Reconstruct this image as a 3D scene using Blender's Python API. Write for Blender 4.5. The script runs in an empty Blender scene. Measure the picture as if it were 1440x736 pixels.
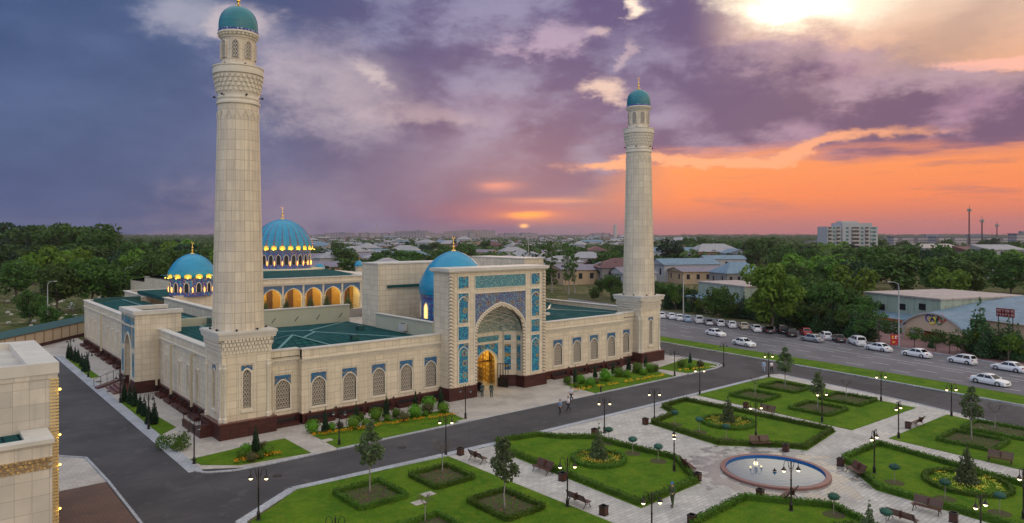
import bpy, math, random
import numpy as np
from mathutils import Vector, Matrix
random.seed(7)
PI = math.pi
SC = bpy.context.scene
COL = SC.collection
# ---------------------------------------------------------------- camera
FOC, CXP, HYP, HCAM = 987.0, 720.0, 331.0, 20.0
_n = math.hypot(840, 987)
U0, U1 = 987/_n, 840/_n          # world x axis: right / forward components
V0, V1 = -840/_n, 987/_n         # world y axis
cam = bpy.data.cameras.new('camera'); camo = bpy.data.objects.new('camera', cam); COL.objects.link(camo)
camo.location = (0, 0, HCAM)
camo.rotation_euler = (PI/2, 0, -math.atan2(U1, V1))
cam.sensor_width = 36; cam.lens = FOC/1440*36; cam.shift_y = (HYP-368)/1440
cam.clip_start = 0.5; cam.clip_end = 60000
SC.camera = camo
def ray(px, py):
    X = (px-CXP)/FOC; Z = (HYP-py)/FOC
    return X*U0+U1, X*V0+V1, Z
def G(px, py, z=0.0):            # where a sight line of the survey meets height z
    r = ray(px, py); t = (z-HCAM)/r[2]
    return (r[0]*t, r[1]*t)
def D(px, depth):                # ground point at a given depth in front of the view point
    r = ray(px, 0); return (r[0]*depth, r[1]*depth)
def depth_of(x, y): return x*U1+y*V1
def ZAT(py, x, y): return HCAM+(HYP-py)*depth_of(x, y)/FOC

# ---------------------------------------------------------------- mesh helper
class MB:
    def __init__(s, mat=None): s.v = []; s.f = []; s.m = []; s.mats = []; s.cur = 0; s.use(mat)
    def use(s, mat):
        if mat is None: return s
        if mat not in s.mats: s.mats.append(mat)
        s.cur = s.mats.index(mat); return s
    def add(s, vs, fs):
        b = len(s.v); s.v += [tuple(p) for p in vs]
        for f in fs: s.f.append(tuple(i+b for i in f)); s.m.append(s.cur)
        return s
    def box(s, x0, x1, y0, y1, z0, z1):
        if x0 > x1: x0, x1 = x1, x0
        if y0 > y1: y0, y1 = y1, y0
        vs = [(x0,y0,z0),(x1,y0,z0),(x1,y1,z0),(x0,y1,z0),(x0,y0,z1),(x1,y0,z1),(x1,y1,z1),(x0,y1,z1)]
        return s.add(vs, [(0,3,2,1),(4,5,6,7),(0,1,5,4),(1,2,6,5),(2,3,7,6),(3,0,4,7)])
    def frust(s, a, z0, b, z1):      # a,b = (x0,x1,y0,y1)
        vs = [(a[0],a[2],z0),(a[1],a[2],z0),(a[1],a[3],z0),(a[0],a[3],z0),(b[0],b[2],z1),(b[1],b[2],z1),(b[1],b[3],z1),(b[0],b[3],z1)]
        return s.add(vs, [(0,3,2,1),(4,5,6,7),(0,1,5,4),(1,2,6,5),(2,3,7,6),(3,0,4,7)])
    def prism(s, pts, z0, z1, caps=True):
        n = len(pts)
        ar = sum(pts[i][0]*pts[(i+1)%n][1]-pts[(i+1)%n][0]*pts[i][1] for i in range(n))
        if ar < 0: pts = pts[::-1]
        vs = [(p[0],p[1],z0) for p in pts]+[(p[0],p[1],z1) for p in pts]
        fs = [(i,(i+1)%n,n+(i+1)%n,n+i) for i in range(n)]
        if caps: fs += [tuple(range(n,2*n)), tuple(range(n-1,-1,-1))]
        return s.add(vs, fs)
    def poly(s, pts): return s.add(pts, [tuple(range(len(pts)))])
    def bar(s, p, q, w, h=None):      # square bar between two points
        p = Vector(p); q = Vector(q); d = (q-p).normalized(); h = h or w
        a = d.cross(Vector((0,0,1)));
        if a.length < 1e-3: a = Vector((1,0,0))
        a.normalize(); b = a.cross(d); a = a*w/2; b = b*h/2
        vs = [p-a-b, p+a-b, p+a+b, p-a+b, q-a-b, q+a-b, q+a+b, q-a+b]
        return s.add(vs, [(0,1,2,3),(7,6,5,4),(0,4,5,1),(1,5,6,2),(2,6,7,3),(3,7,4,0)])
    def tube(s, pts, r, n=8, caps=True):
        pts = [Vector(p) for p in pts]
        R = r if isinstance(r, (list, tuple)) else [r]*len(pts)
        rings = []; pa = None
        for i, p in enumerate(pts):
            d = (pts[min(i+1, len(pts)-1)]-pts[max(i-1, 0)]).normalized()
            if pa is None: a = Vector((1,0,0)) if abs(d.x) < .9 else Vector((0,1,0))
            else: a = pa
            a = (a-d*a.dot(d)).normalized(); b = d.cross(a); pa = a
            rings.append([p+(a*math.cos(2*PI*k/n)+b*math.sin(2*PI*k/n))*R[i] for k in range(n)])
        vs = [q for g in rings for q in g]; fs = []
        for i in range(len(pts)-1):
            for k in range(n):
                fs.append((i*n+k, i*n+(k+1)%n, (i+1)*n+(k+1)%n, (i+1)*n+k))
        if caps: fs += [tuple(range(n-1,-1,-1)), tuple((len(pts)-1)*n+k for k in range(n))]
        return s.add(vs, fs)
    def lathe(s, prof, n=24, c=(0,0), ph=0):   # prof: (r,z) bottom to top
        vs = []; fs = []
        for r, z in prof:
            vs += [(c[0]+r*math.cos(2*PI*k/n+ph), c[1]+r*math.sin(2*PI*k/n+ph), z) for k in range(n)]
        for i in range(len(prof)-1):
            for k in range(n): fs.append((i*n+k, i*n+(k+1)%n, (i+1)*n+(k+1)%n, (i+1)*n+k))
        fs += [tuple(range(n-1,-1,-1)), tuple((len(prof)-1)*n+k for k in range(n))]
        return s.add(vs, fs)
    def ball(s, c, r, n=10, m=6):
        rx, ry, rz = r if isinstance(r, (list, tuple)) else (r, r, r)
        vs = []; fs = []
        for j in range(1, m):
            t = PI*j/m
            vs += [(c[0]+rx*math.sin(t)*math.cos(2*PI*k/n), c[1]+ry*math.sin(t)*math.sin(2*PI*k/n), c[2]-rz*math.cos(t)) for k in range(n)]
        for j in range(m-2):
            for k in range(n): fs.append((j*n+k, j*n+(k+1)%n, (j+1)*n+(k+1)%n, (j+1)*n+k))
        b = len(vs); vs += [(c[0],c[1],c[2]-rz),(c[0],c[1],c[2]+rz)]
        for k in range(n): fs += [(b,(k+1)%n,k), (b+1,(m-2)*n+k,(m-2)*n+(k+1)%n)]
        return s.add(vs, fs)
    def arr(s, V, F):                  # numpy arrays
        b = len(s.v); s.v += [tuple(p) for p in V.tolist()]
        s.f += [tuple(q) for q in (F+b).tolist()]; s.m += [s.cur]*len(F); return s
    def build(s, name, parent=None, smooth=False, **kw):
        me = bpy.data.meshes.new(name)
        off = parent.location if parent is not None else Vector((0,0,0))
        pr = parent
        while pr is not None and pr.parent is not None: pr = pr.parent; off = off+pr.location
        me.from_pydata([(p[0]-off[0], p[1]-off[1], p[2]-off[2]) for p in s.v], [], s.f)
        for m in s.mats: me.materials.append(m)
        if len(s.mats) > 1: me.polygons.foreach_set('material_index', s.m)
        if smooth: me.polygons.foreach_set('use_smooth', [True]*len(me.polygons))
        if smooth and smooth != 1:
            try: me.set_sharp_from_angle(angle=math.radians(smooth))
            except Exception: pass
        me.update()
        o = bpy.data.objects.new(name, me); COL.objects.link(o)
        if parent is not None: o.parent = parent
        tag(o, **kw)
        return o
def tag(o, label=None, cat=None, group=None, kind=None):
    if label: o['label'] = label
    if cat: o['category'] = cat
    if group: o['group'] = group
    if kind: o['kind'] = kind
    return o
def thing(name, label, cat, loc=(0,0,0), rz=0, group=None):
    o = bpy.data.objects.new(name, None); COL.objects.link(o); o.empty_display_size = .3
    o.location = loc; o.rotation_euler = (0,0,rz)
    return tag(o, label, cat, group)
KIDS = {}
def kids(o):
    if o.name not in KIDS: KIDS[o.name] = [c for c in bpy.data.objects if c.parent == o]
    return KIDS[o.name]
def dup(o, loc, rz=0, label=None, group=None, scale=1, parent=None):
    c = o.copy(); COL.objects.link(c)
    if parent is None:
        c.location = loc; c.rotation_euler = (0,0,rz); c.scale = (scale,)*3 if not isinstance(scale, tuple) else scale
        if label: c['label'] = label
        if group: c['group'] = group
    else: c.parent = parent
    for k in kids(o): dup(k, None, parent=c)
    return c
class Proto:           # first use moves the original, later uses copy it
    def __init__(s, o): s.o = o; s.used = False
    def put(s, loc, rz=0, label=None, group=None, scale=1):
        if len(loc) == 2: loc = (loc[0], loc[1], 0)
        if not s.used:
            s.used = True; o = s.o; o.location = loc; o.rotation_euler = (0,0,rz)
            o.scale = (scale,)*3 if not isinstance(scale, tuple) else scale
            if label: o['label'] = label
            if group: o['group'] = group
            return o
        return dup(s.o, loc, rz, label, group, scale)

# ---------------------------------------------------------------- node helper
class NT:
    def __init__(s, tree): s.t = tree; s.nodes = tree.nodes
    def n(s, typ, **kw):
        x = s.nodes.new(typ)
        for k, v in kw.items(): setattr(x, k, v)
        return x
    def put(s, sock, v):
        if isinstance(v, bpy.types.NodeSocket): s.t.links.new(v, sock)
        elif v is not None: sock.default_value = v
    def m(s, op, a, b=None, c=None, clamp=False):
        x = s.n('ShaderNodeMath', operation=op, use_clamp=clamp); s.put(x.inputs[0], a)
        if b is not None: s.put(x.inputs[1], b)
        if c is not None: s.put(x.inputs[2], c)
        return x.outputs[0]
    def add(s, *a):
        r = a[0]
        for b in a[1:]: r = s.m('ADD', r, b)
        return r
    def mul(s, *a):
        r = a[0]
        for b in a[1:]: r = s.m('MULTIPLY', r, b)
        return r
    def sub(s, a, b): return s.m('SUBTRACT', a, b)
    def ss(s, x, a, b, lo=0.0, hi=1.0):   # smooth step
        k = s.n('ShaderNodeMapRange', interpolation_type='SMOOTHSTEP'); s.put(k.inputs[0], x)
        for i, q in zip((1,2,3,4), (a,b,lo,hi)): s.put(k.inputs[i], q)
        return k.outputs[0]
    def mix(s, f, a, b, blend='MIX'):
        x = s.n('ShaderNodeMix', data_type='RGBA', blend_type=blend)
        s.put(x.inputs[0], f); s.put(x.inputs[6], c4(a)); s.put(x.inputs[7], c4(b)); return x.outputs[2]
    def comb(s, x, y, z):
        c = s.n('ShaderNodeCombineXYZ'); s.put(c.inputs[0], x); s.put(c.inputs[1], y); s.put(c.inputs[2], z); return c.outputs[0]
    def sep(s, v):
        c = s.n('ShaderNodeSeparateXYZ'); s.put(c.inputs[0], v); return c.outputs
    def noise(s, vec, scale, detail=4, rough=.55, dist=0, out=0):
        x = s.n('ShaderNodeTexNoise'); s.put(x.inputs['Vector'], vec)
        x.inputs['Scale'].default_value = scale; x.inputs['Detail'].default_value = detail
        x.inputs['Roughness'].default_value = rough; x.inputs['Distortion'].default_value = dist
        return x.outputs[out]
    def vor(s, vec, scale, feature='F1', out='Distance', rnd=1.0):
        x = s.n('ShaderNodeTexVoronoi', feature=feature); s.put(x.inputs['Vector'], vec)
        x.inputs['Scale'].default_value = scale; x.inputs['Randomness'].default_value = rnd
        return x.outputs[out]
    def ramp(s, f, stops, interp='LINEAR'):
        x = s.n('ShaderNodeValToRGB'); s.put(x.inputs[0], f); e = x.color_ramp.elements; x.color_ramp.interpolation = interp
        while len(e) < len(stops): e.new(.5)
        for i, (p, c) in enumerate(stops): e[i].position = p; e[i].color = c4(c)
        return x.outputs[0]
def c4(c):
    if isinstance(c, (tuple, list)): return (*c, 1) if len(c) == 3 else tuple(c)
    if isinstance(c, (int, float)): return (c, c, c, 1)
    return c
def material(name, fn=None, col=(.5,.5,.5), rough=.7, metal=0, spec=None):
    m = bpy.data.materials.new(name); m.use_nodes = True; nt = NT(m.node_tree)
    bs = m.node_tree.nodes['Principled BSDF']
    bs.inputs['Roughness'].default_value = rough; bs.inputs['Metallic'].default_value = metal
    if spec is not None: bs.inputs['Specular IOR Level'].default_value = spec
    bs.inputs['Base Color'].default_value = c4(col)
    if fn:
        out = fn(nt, bs)
        if out is not None: nt.put(bs.inputs['Base Color'], out)
    return m
def objc(nt): return nt.n('ShaderNodeTexCoord').outputs['Object']
def geo(nt): return nt.n('ShaderNodeNewGeometry').outputs['Position']
def bump(nt, bs, h, strength=.4, dist=.02):
    b = nt.n('ShaderNodeBump'); b.inputs['Strength'].default_value = strength; b.inputs['Distance'].default_value = dist
    nt.put(b.inputs['Height'], h); nt.put(bs.inputs['Normal'], b.outputs[0])
def brick(nt, vec, w, h, c1, c2, cm, mortar=.012, off=.5, bias=0):
    x = nt.n('ShaderNodeTexBrick', offset=off); nt.put(x.inputs['Vector'], vec)
    for k, v in (('Color1', c4(c1)), ('Color2', c4(c2)), ('Mortar', c4(cm)), ('Scale', 1.0), ('Mortar Size', mortar), ('Mortar Smooth', .2), ('Bias', bias), ('Brick Width', w), ('Row Height', h)):
        x.inputs[k].default_value = v
    return x.outputs
# ---------------------------------------------------------------- materials
def cladding(c1, c2, cm, w, h, off=0.0, mode='flat', R=2.2, mortar=.014, cen=None):
    def fn(nt, bs):
        p = geo(nt); x, y, z = nt.sep(p)
        if mode == 'flat': u = nt.add(x, y)
        else:
            u = nt.mul(nt.m('ARCTAN2', nt.sub(y, cen[1]), nt.sub(x, cen[0])), R)
        v = nt.comb(u, z, 0.0)
        o = brick(nt, v, w, h, c1, c2, cm, mortar, off)
        n = nt.noise(p, .45, 5, .6); n2 = nt.noise(p, 9, 3)
        c = nt.mix(nt.ss(n, .35, .7, 0, .3), o[0], tuple(q*.6 for q in c2), 'MIX')
        # rain streaks running down
        st = nt.noise(nt.comb(nt.mul(u, 2.6), nt.mul(z, .16), 0.0), 1.0, 5)
        c = nt.mix(nt.ss(st, .5, .72, 0, .38), c, tuple(q*.5 for q in c2))
        c = nt.mix(nt.mul(n2, .18), c, tuple(min(1, q*1.25) for q in c1))
        bump(nt, bs, nt.sub(nt.mul(n2, .15), o[1]), .35, .01)
        return c
    return fn
STONE = material('cream_stone', cladding((.68,.605,.465),(.58,.51,.395),(.30,.26,.21), 1.0, .72, mortar=.02), rough=.55)
STONE_PLAIN = material('pale_stone_trim', lambda nt, bs: nt.mix(nt.noise(geo(nt), 1.3, 5), (.52,.48,.40), (.72,.67,.56)), rough=.5)
GRANITE = material('red_granite', cladding((.075,.024,.020),(.045,.016,.014),(.016,.009,.008), .9, .45), rough=.45, spec=.25)
GRAN_TOP = material('granite_coping', lambda nt, bs: nt.mix(nt.noise(geo(nt), 14, 4), (.06,.022,.02), (.16,.055,.045)), rough=.25)
COPING = material('white_coping', lambda nt, bs: nt.mix(nt.noise(geo(nt), .8, 5), (.42,.40,.36), (.66,.64,.58)), rough=.6)
DARK = material('dark_opening', col=(.012,.012,.014), rough=.4)
def _roof(nt, bs):
    p = geo(nt); x, y, z = nt.sep(p)
    w = nt.n('ShaderNodeTexBrick', offset=0.0); nt.put(w.inputs['Vector'], nt.comb(x, y, 0.0))
    for k, v in (('Scale',1.0),('Mortar Size',.075),('Brick Width',.8),('Row Height',.7),('Mortar Smooth',.6)): w.inputs[k].default_value = v
    w.inputs['Color1'].default_value = (.016,.085,.085,1); w.inputs['Color2'].default_value = (.018,.068,.07,1); w.inputs['Mortar'].default_value = (.002,.022,.026,1)
    n = nt.noise(p, .5, 5)
    bump(nt, bs, nt.sub(1.0, w.outputs[1]), .8, .05)
    return nt.mix(nt.ss(n, .4, .75, 0, .5), w.outputs[0], (.045,.12,.12))
ROOF = material('teal_metal_tiles', _roof, rough=.85, spec=.04)
ROOF_TRIM = material('teal_metal_trim', lambda nt, bs: nt.mix(nt.noise(geo(nt), 1.1, 3), (.006,.05,.05), (.012,.085,.08)), rough=.4)
ROOF_RIDGE = material('pale_ridge_cap', col=(.10,.24,.24), rough=.4)
LOWWALL = material('pale_green_render', lambda nt, bs: nt.mix(nt.noise(geo(nt), .7, 5), (.34,.36,.27), (.46,.46,.36)), rough=.8)
def mosaic(base, deep, dots, sc=2.6, sc2=.75, gold=(.35,.22,.04)):
    def fn(nt, bs):
        p = geo(nt); x, y, z = nt.sep(p)
        v = nt.comb(nt.add(x, y), z, 0.0)
        d = nt.vor(v, sc, 'F1', rnd=.55); e = nt.vor(v, sc*1.9, 'DISTANCE_TO_EDGE', rnd=.7)
        big = nt.vor(v, sc2, 'F1', rnd=.3)
        c = nt.mix(nt.ss(d, .22, .34), base, deep)
        c = nt.mix(nt.ss(e, .03, .08, .75, 0), c, dots)
        c = nt.mix(nt.ss(nt.vor(v, sc*1.3, 'F1', rnd=.9), .1, .17, .9, 0), c, (.55,.5,.4))
        ring = nt.mul(nt.ss(big, .16, .2), nt.ss(big, .27, .31, 1, 0))
        c = nt.mix(nt.mul(ring, .8), c, gold)
        c = nt.mix(nt.ss(big, .08, .13, .8, 0), c, (.16,.02,.02))
        return c
    return fn
TILE_A = material('turquoise_mosaic', mosaic((.008,.24,.36), (.01,.07,.22), (.08,.5,.5), 2.0), rough=.28)
TILE_B = material('turquoise_inscription', mosaic((.006,.25,.31), (.01,.16,.25), (.22,.45,.42), 1.9, 12), rough=.28)
TILE_C = material('violet_floral_mosaic', mosaic((.06,.24,.34), (.05,.07,.2), (.3,.36,.34), 1.9, .8, (.22,.15,.07)), rough=.3)
TILE_D = material('blue_window_mosaic', mosaic((.012,.15,.32), (.02,.05,.2), (.05,.3,.38), 5, 1.9), rough=.28)
TILE_N = material('vault_net_mosaic', mosaic((.36,.35,.28), (.12,.22,.21), (.6,.56,.45), 2.4, 5), rough=.5)
TILE_DRUM = material('drum_mosaic', None)
def _drum(nt, bs):
    p = geo(nt); x, y, z = nt.sep(p)
    d = nt.vor(nt.comb(x, y, z), 1.3, 'F1', rnd=.5); e = nt.vor(nt.comb(x, y, z), 1.9, 'F1', rnd=.6)
    c = nt.mix(nt.ss(d, .3, .4), (.02,.20,.42), (.05,.07,.24))
    c = nt.mix(nt.ss(e, .2, .27, .85, 0), c, (.50,.24,.10))
    return nt.mix(nt.ss(nt.vor(nt.comb(x,y,z), 5, 'F1'), .12, .2, .7, 0), c, (.05,.38,.48))
TILE_DRUM = material('violet_drum_mosaic', _drum, rough=.3)
def _rope(nt, bs):
    p = geo(nt); x, y, z = nt.sep(p)
    w = nt.m('SINE', nt.mul(nt.add(z, nt.mul(nt.add(x, y), .8)), 2*PI/.42))
    bump(nt, bs, w, .7, .04)
    return nt.mix(nt.ss(w, -.9, -.1), (.25,.20,.14), (.62,.54,.41))
ROPE = material('twisted_rope_stone', _rope, rough=.6)
def dome_mat(c1, c2):
    def fn(nt, bs):
        p = geo(nt); n = nt.noise(p, .5, 4); x, y, z = nt.sep(p)
        b = brick(nt, nt.comb(nt.mul(nt.add(x, y), .7), z, 0.0), .5, .28, c1, c2, tuple(q*.72 for q in c1), .02, .5)
        bump(nt, bs, nt.sub(1.0, b[1]), .25, .01)
        return nt.mix(nt.ss(n, .35, .75, 0, .35), b[0], tuple(q*.62 for q in c1))
    return fn
DOME = material('turquoise_dome', dome_mat((.008,.27,.46), (.006,.23,.41)), rough=.3)
DOME_G = material('deep_teal_dome', dome_mat((.008,.185,.235), (.006,.155,.205)), rough=.28)
GOLD = material('gold', col=(.85,.55,.14), rough=.22, metal=1)
LATT = material('stone_lattice', col=(.52,.47,.39), rough=.6)
GLASS_W = material('shaded_window_glass', col=(.14,.125,.115), rough=.35)
GLASS = material('dark_window_glass', col=(.022,.026,.034), rough=.12)
YWALL = material('gilded_wall', lambda nt, bs: nt.mix(nt.ss(nt.vor(geo(nt), 1.6, 'F1', rnd=.3), .2, .35), (.72,.50,.12), (.36,.20,.04)), rough=.5)
WOOD = material('carved_dark_wood', lambda nt, bs: nt.mix(nt.noise(nt.comb(*[nt.mul(c, k) for c, k in zip(nt.sep(geo(nt)), (6, 6, 1))]), 1, 4), (.03,.012,.006), (.12,.05,.022)), rough=.5)
IRON = material('black_iron', col=(.018,.015,.014), rough=.42, metal=.3)
PIPE = material('cream_metal', col=(.50,.43,.30), rough=.5)
def emit(name, col, st):
    m = bpy.data.materials.new(name); m.use_nodes = True; b = m.node_tree.nodes['Principled BSDF']
    b.inputs['Base Color'].default_value = c4(tuple(min(1, q) for q in col)); b.inputs['Emission Color'].default_value = c4(col); b.inputs['Emission Strength'].default_value = st
    return m
BULB = emit('warm_lamp_glow', (1, .80, .42), 4.5)
FLAME = emit('amber_wall_lamp', (1, .36, .06), 4)
UPLIGHT = emit('yellow_floodlight_glow', (1, .72, .12), 4)
GLASS_OFF = material('unlit_lamp_glass', col=(.5,.6,.66), rough=.15)
def _asph(nt, bs):
    p = geo(nt); n = nt.noise(p, .16, 5, .6); n2 = nt.noise(p, 7, 3)
    c = nt.mix(nt.ss(n, .3, .75), (.024,.023,.027), (.066,.062,.068))
    cr = nt.vor(nt.add(p, 0) if False else p, .11, 'DISTANCE_TO_EDGE')
    c = nt.mix(nt.ss(cr, .002, .008, .5, 0), c, (.02,.02,.022))
    c = nt.mix(nt.ss(nt.noise(p, .55, 3), .60, .64, 0, .35), c, (.10,.095,.10))
    c = nt.mix(nt.ss(nt.noise(nt.comb(nt.mul(nt.sep(p)[0], .12), nt.mul(nt.sep(p)[1], 1.1), 0.0), 1.0, 5), .52, .68, 0, .4), c, (.022,.021,.024))
    bump(nt, bs, n2, .3, .01)
    return nt.mix(nt.mul(n2, .35), c, (.075,.07,.072))
ASPH = material('asphalt', _asph, rough=.85)
def _avenue(nt, bs):
    p = geo(nt); n2 = nt.noise(p, 5, 3); n = nt.noise(p, .12, 5)
    c = nt.mix(nt.ss(n, .3, .7), (.085,.082,.092), (.13,.125,.138))
    bump(nt, bs, n2, .3, .01)
    return nt.mix(nt.mul(n2, .3), c, (.16,.155,.165))
AVE = material('worn_grey_asphalt', _avenue, rough=.8)
def pav(c1, c2, cm, w, h, wet=None):
    def fn(nt, bs):
        p = geo(nt); x, y, z = nt.sep(p)
        o = brick(nt, nt.comb(x, y, 0.0), w, h, c1, c2, cm, .018, .5)
        n = nt.noise(p, .33, 5, .65); n3 = nt.noise(p, 2.2, 4)
        c = nt.mix(nt.ss(n, .38, .7, 0, .55), o[0], tuple(q*.5 for q in c2))
        c = nt.mix(nt.mul(n3, .25), c, tuple(q*.7 for q in c1))
        bump(nt, bs, nt.add(nt.mul(n3, .4), nt.sub(1.0, o[1])), .35, .01)
        if wet:
            dx = nt.sub(x, wet[0]); dy = nt.sub(y, wet[1])
            r = nt.m('SQRT', nt.add(nt.mul(dx, dx), nt.mul(dy, dy)))
            near = nt.ss(r, 4.0, 9.5, 1, 0)
            pud = nt.ss(nt.add(nt.noise(p, .85, 4), nt.mul(near, .24)), .58, .68)
            pud = nt.mul(pud, nt.ss(near, .02, .3))
            nt.put(bs.inputs['Roughness'], nt.sub(.7, nt.mul(pud, .60)))
            c = nt.mix(nt.mul(pud, .6), c, tuple(q*.4 for q in c2))
        return c
    return fn
PAVE = material('pale_stone_paving', pav((.54,.515,.47),(.40,.385,.36),(.17,.165,.155), .7, .35, (55.2,30.8)), rough=.7)
PAVE2 = material('plaza_paving', pav((.50,.46,.41),(.42,.385,.35),(.27,.25,.23), .6, .6), rough=.65)
PAVE3 = material('pink_paving', pav((.30,.15,.15),(.23,.12,.12),(.12,.07,.07), .4, .2), rough=.8)
PAVE4 = material('brown_terrace_paving', pav((.15,.08,.052),(.115,.062,.042),(.05,.025,.02), .5, .25), rough=.7)
KERB = material('kerb_stone', pav((.42,.44,.48),(.34,.36,.40),(.12,.13,.15), .5, .5), rough=.7)
WHITE = material('road_paint', lambda nt, bs: nt.mix(nt.noise(geo(nt), 3, 4), (.3,.3,.3), (.75,.75,.74)), rough=.7)
def _lawn(nt, bs):
    p = geo(nt); n = nt.noise(p, .35, 5, .6); n2 = nt.noise(p, 12, 4, .7); n3 = nt.noise(p, 1.6, 3)
    c = nt.mix(nt.ss(n, .3, .7), (.06,.15,.008), (.125,.225,.012))
    c = nt.mix(nt.ss(n3, .42, .68, 0, .55), c, (.19,.23,.02))
    c = nt.mix(nt.ss(nt.noise(p, .8, 6, .7), .52, .66, 0, .6), c, (.04,.10,.006))
    c = nt.mix(nt.ss(nt.noise(p, .5, 4, .7), .62, .72, 0, .5), c, (.24,.21,.06))
    c = nt.mix(nt.ss(n2, .35, .65), nt.mix(.5, c, (.02,.06,.006)), c)
    bump(nt, bs, n2, 1.0, .08)
    return c
LAWN = material('lawn_grass', _lawn, rough=.95, spec=.1)
SOIL = material('bed_soil', lambda nt, bs: nt.mix(nt.ss(nt.noise(geo(nt), 3.5, 6, .7), .42, .62), (.085,.06,.045), (.06,.10,.02)), rough=1, spec=.1)
def _terr(nt, bs):
    p = geo(nt); n = nt.noise(p, .02, 5); n2 = nt.noise(p, .18, 5, .65)
    c = nt.mix(nt.ss(n, .4, .6), (.065,.08,.026), (.13,.115,.055))
    c = nt.mix(nt.ss(n2, .5, .66), c, (.22,.18,.11))
    return nt.mix(nt.ss(nt.noise(p, .6, 3), .45, .6, 0, .6), c, (.03,.05,.012))
TERR = material('dry_scrub_ground', _terr, rough=1, spec=.05)
def leaf(name, c1, c2, c3=None):
    m = bpy.data.materials.new(name); m.use_nodes = True; nt = NT(m.node_tree); bs = m.node_tree.nodes['Principled BSDF']
    oi = nt.n('ShaderNodeObjectInfo').outputs['Random']
    p = geo(nt)
    f = nt.ss(nt.noise(p, .55, 4, .6), .3, .7)
    c = nt.mix(f, c1, c2)
    c = nt.mix(nt.mul(nt.noise(p, 4.5, 2), .5), c, c3 or tuple(q*1.5 for q in c2))
    hs = nt.n('ShaderNodeHueSaturation'); nt.put(hs.inputs['Hue'], nt.add(.485, nt.mul(oi, .03))); nt.put(hs.inputs['Value'], nt.add(.75, nt.mul(oi, .5))); nt.put(hs.inputs['Color'], c)
    nt.put(bs.inputs['Base Color'], hs.outputs[0]); bs.inputs['Roughness'].default_value = .6; bs.inputs['Specular IOR Level'].default_value = .25
    tr = nt.n('ShaderNodeBsdfTranslucent'); nt.put(tr.inputs[0], hs.outputs[0]); mx = nt.n('ShaderNodeMixShader'); mx.inputs[0].default_value = .3
    nt.t.links.new(bs.outputs[0], mx.inputs[1]); nt.t.links.new(tr.outputs[0], mx.inputs[2])
    nt.t.links.new(mx.outputs[0], m.node_tree.nodes['Material Output'].inputs[0])
    return m
LEAF = leaf('broad_leaves', (.018,.048,.010), (.06,.125,.018))
LEAF_B = leaf('bright_leaves', (.06,.13,.015), (.12,.22,.02))
LEAF_D = leaf('dark_needles', (.009,.028,.013), (.022,.058,.022))
LEAF_M = leaf('magnolia_leaves', (.03,.07,.025), (.07,.13,.045), (.24,.26,.13))
LEAF_H = leaf('hedge_leaves', (.018,.055,.006), (.055,.13,.010), (.16,.26,.02))
LEAF_S = leaf('shrub_leaves', (.045,.125,.008), (.10,.23,.014))
LEAF_O = leaf('bronze_shrub_leaves', (.05,.06,.02), (.09,.08,.03))
LEAF_T = leaf('bluish_ball_leaves', (.02,.07,.05), (.04,.12,.085))
FLOW = leaf('yellow_flowers', (.75,.42,.01), (.85,.55,.02), (.9,.3,.01))
FLOW_Y = leaf('pale_yellow_flowers', (.4,.42,.05), (.65,.6,.08), (.8,.7,.2))
FLOW_R = leaf('pink_rose_flowers', (.55,.08,.12), (.7,.2,.2), (.7,.05,.05))
BARK = material('bark', lambda nt, bs: nt.mix(nt.noise(objc(nt), 6, 4), (.06,.045,.035), (.15,.12,.10)), rough=.9)
BARK_P = material('pale_bark', lambda nt, bs: nt.mix(nt.noise(objc(nt), 5, 4), (.16,.14,.12), (.33,.30,.27)), rough=.9)
SLAT = material('brown_bench_slats', lambda nt, bs: nt.mix(nt.noise(objc(nt), 5, 4), (.05,.018,.012), (.10,.04,.028)), rough=.4)
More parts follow.
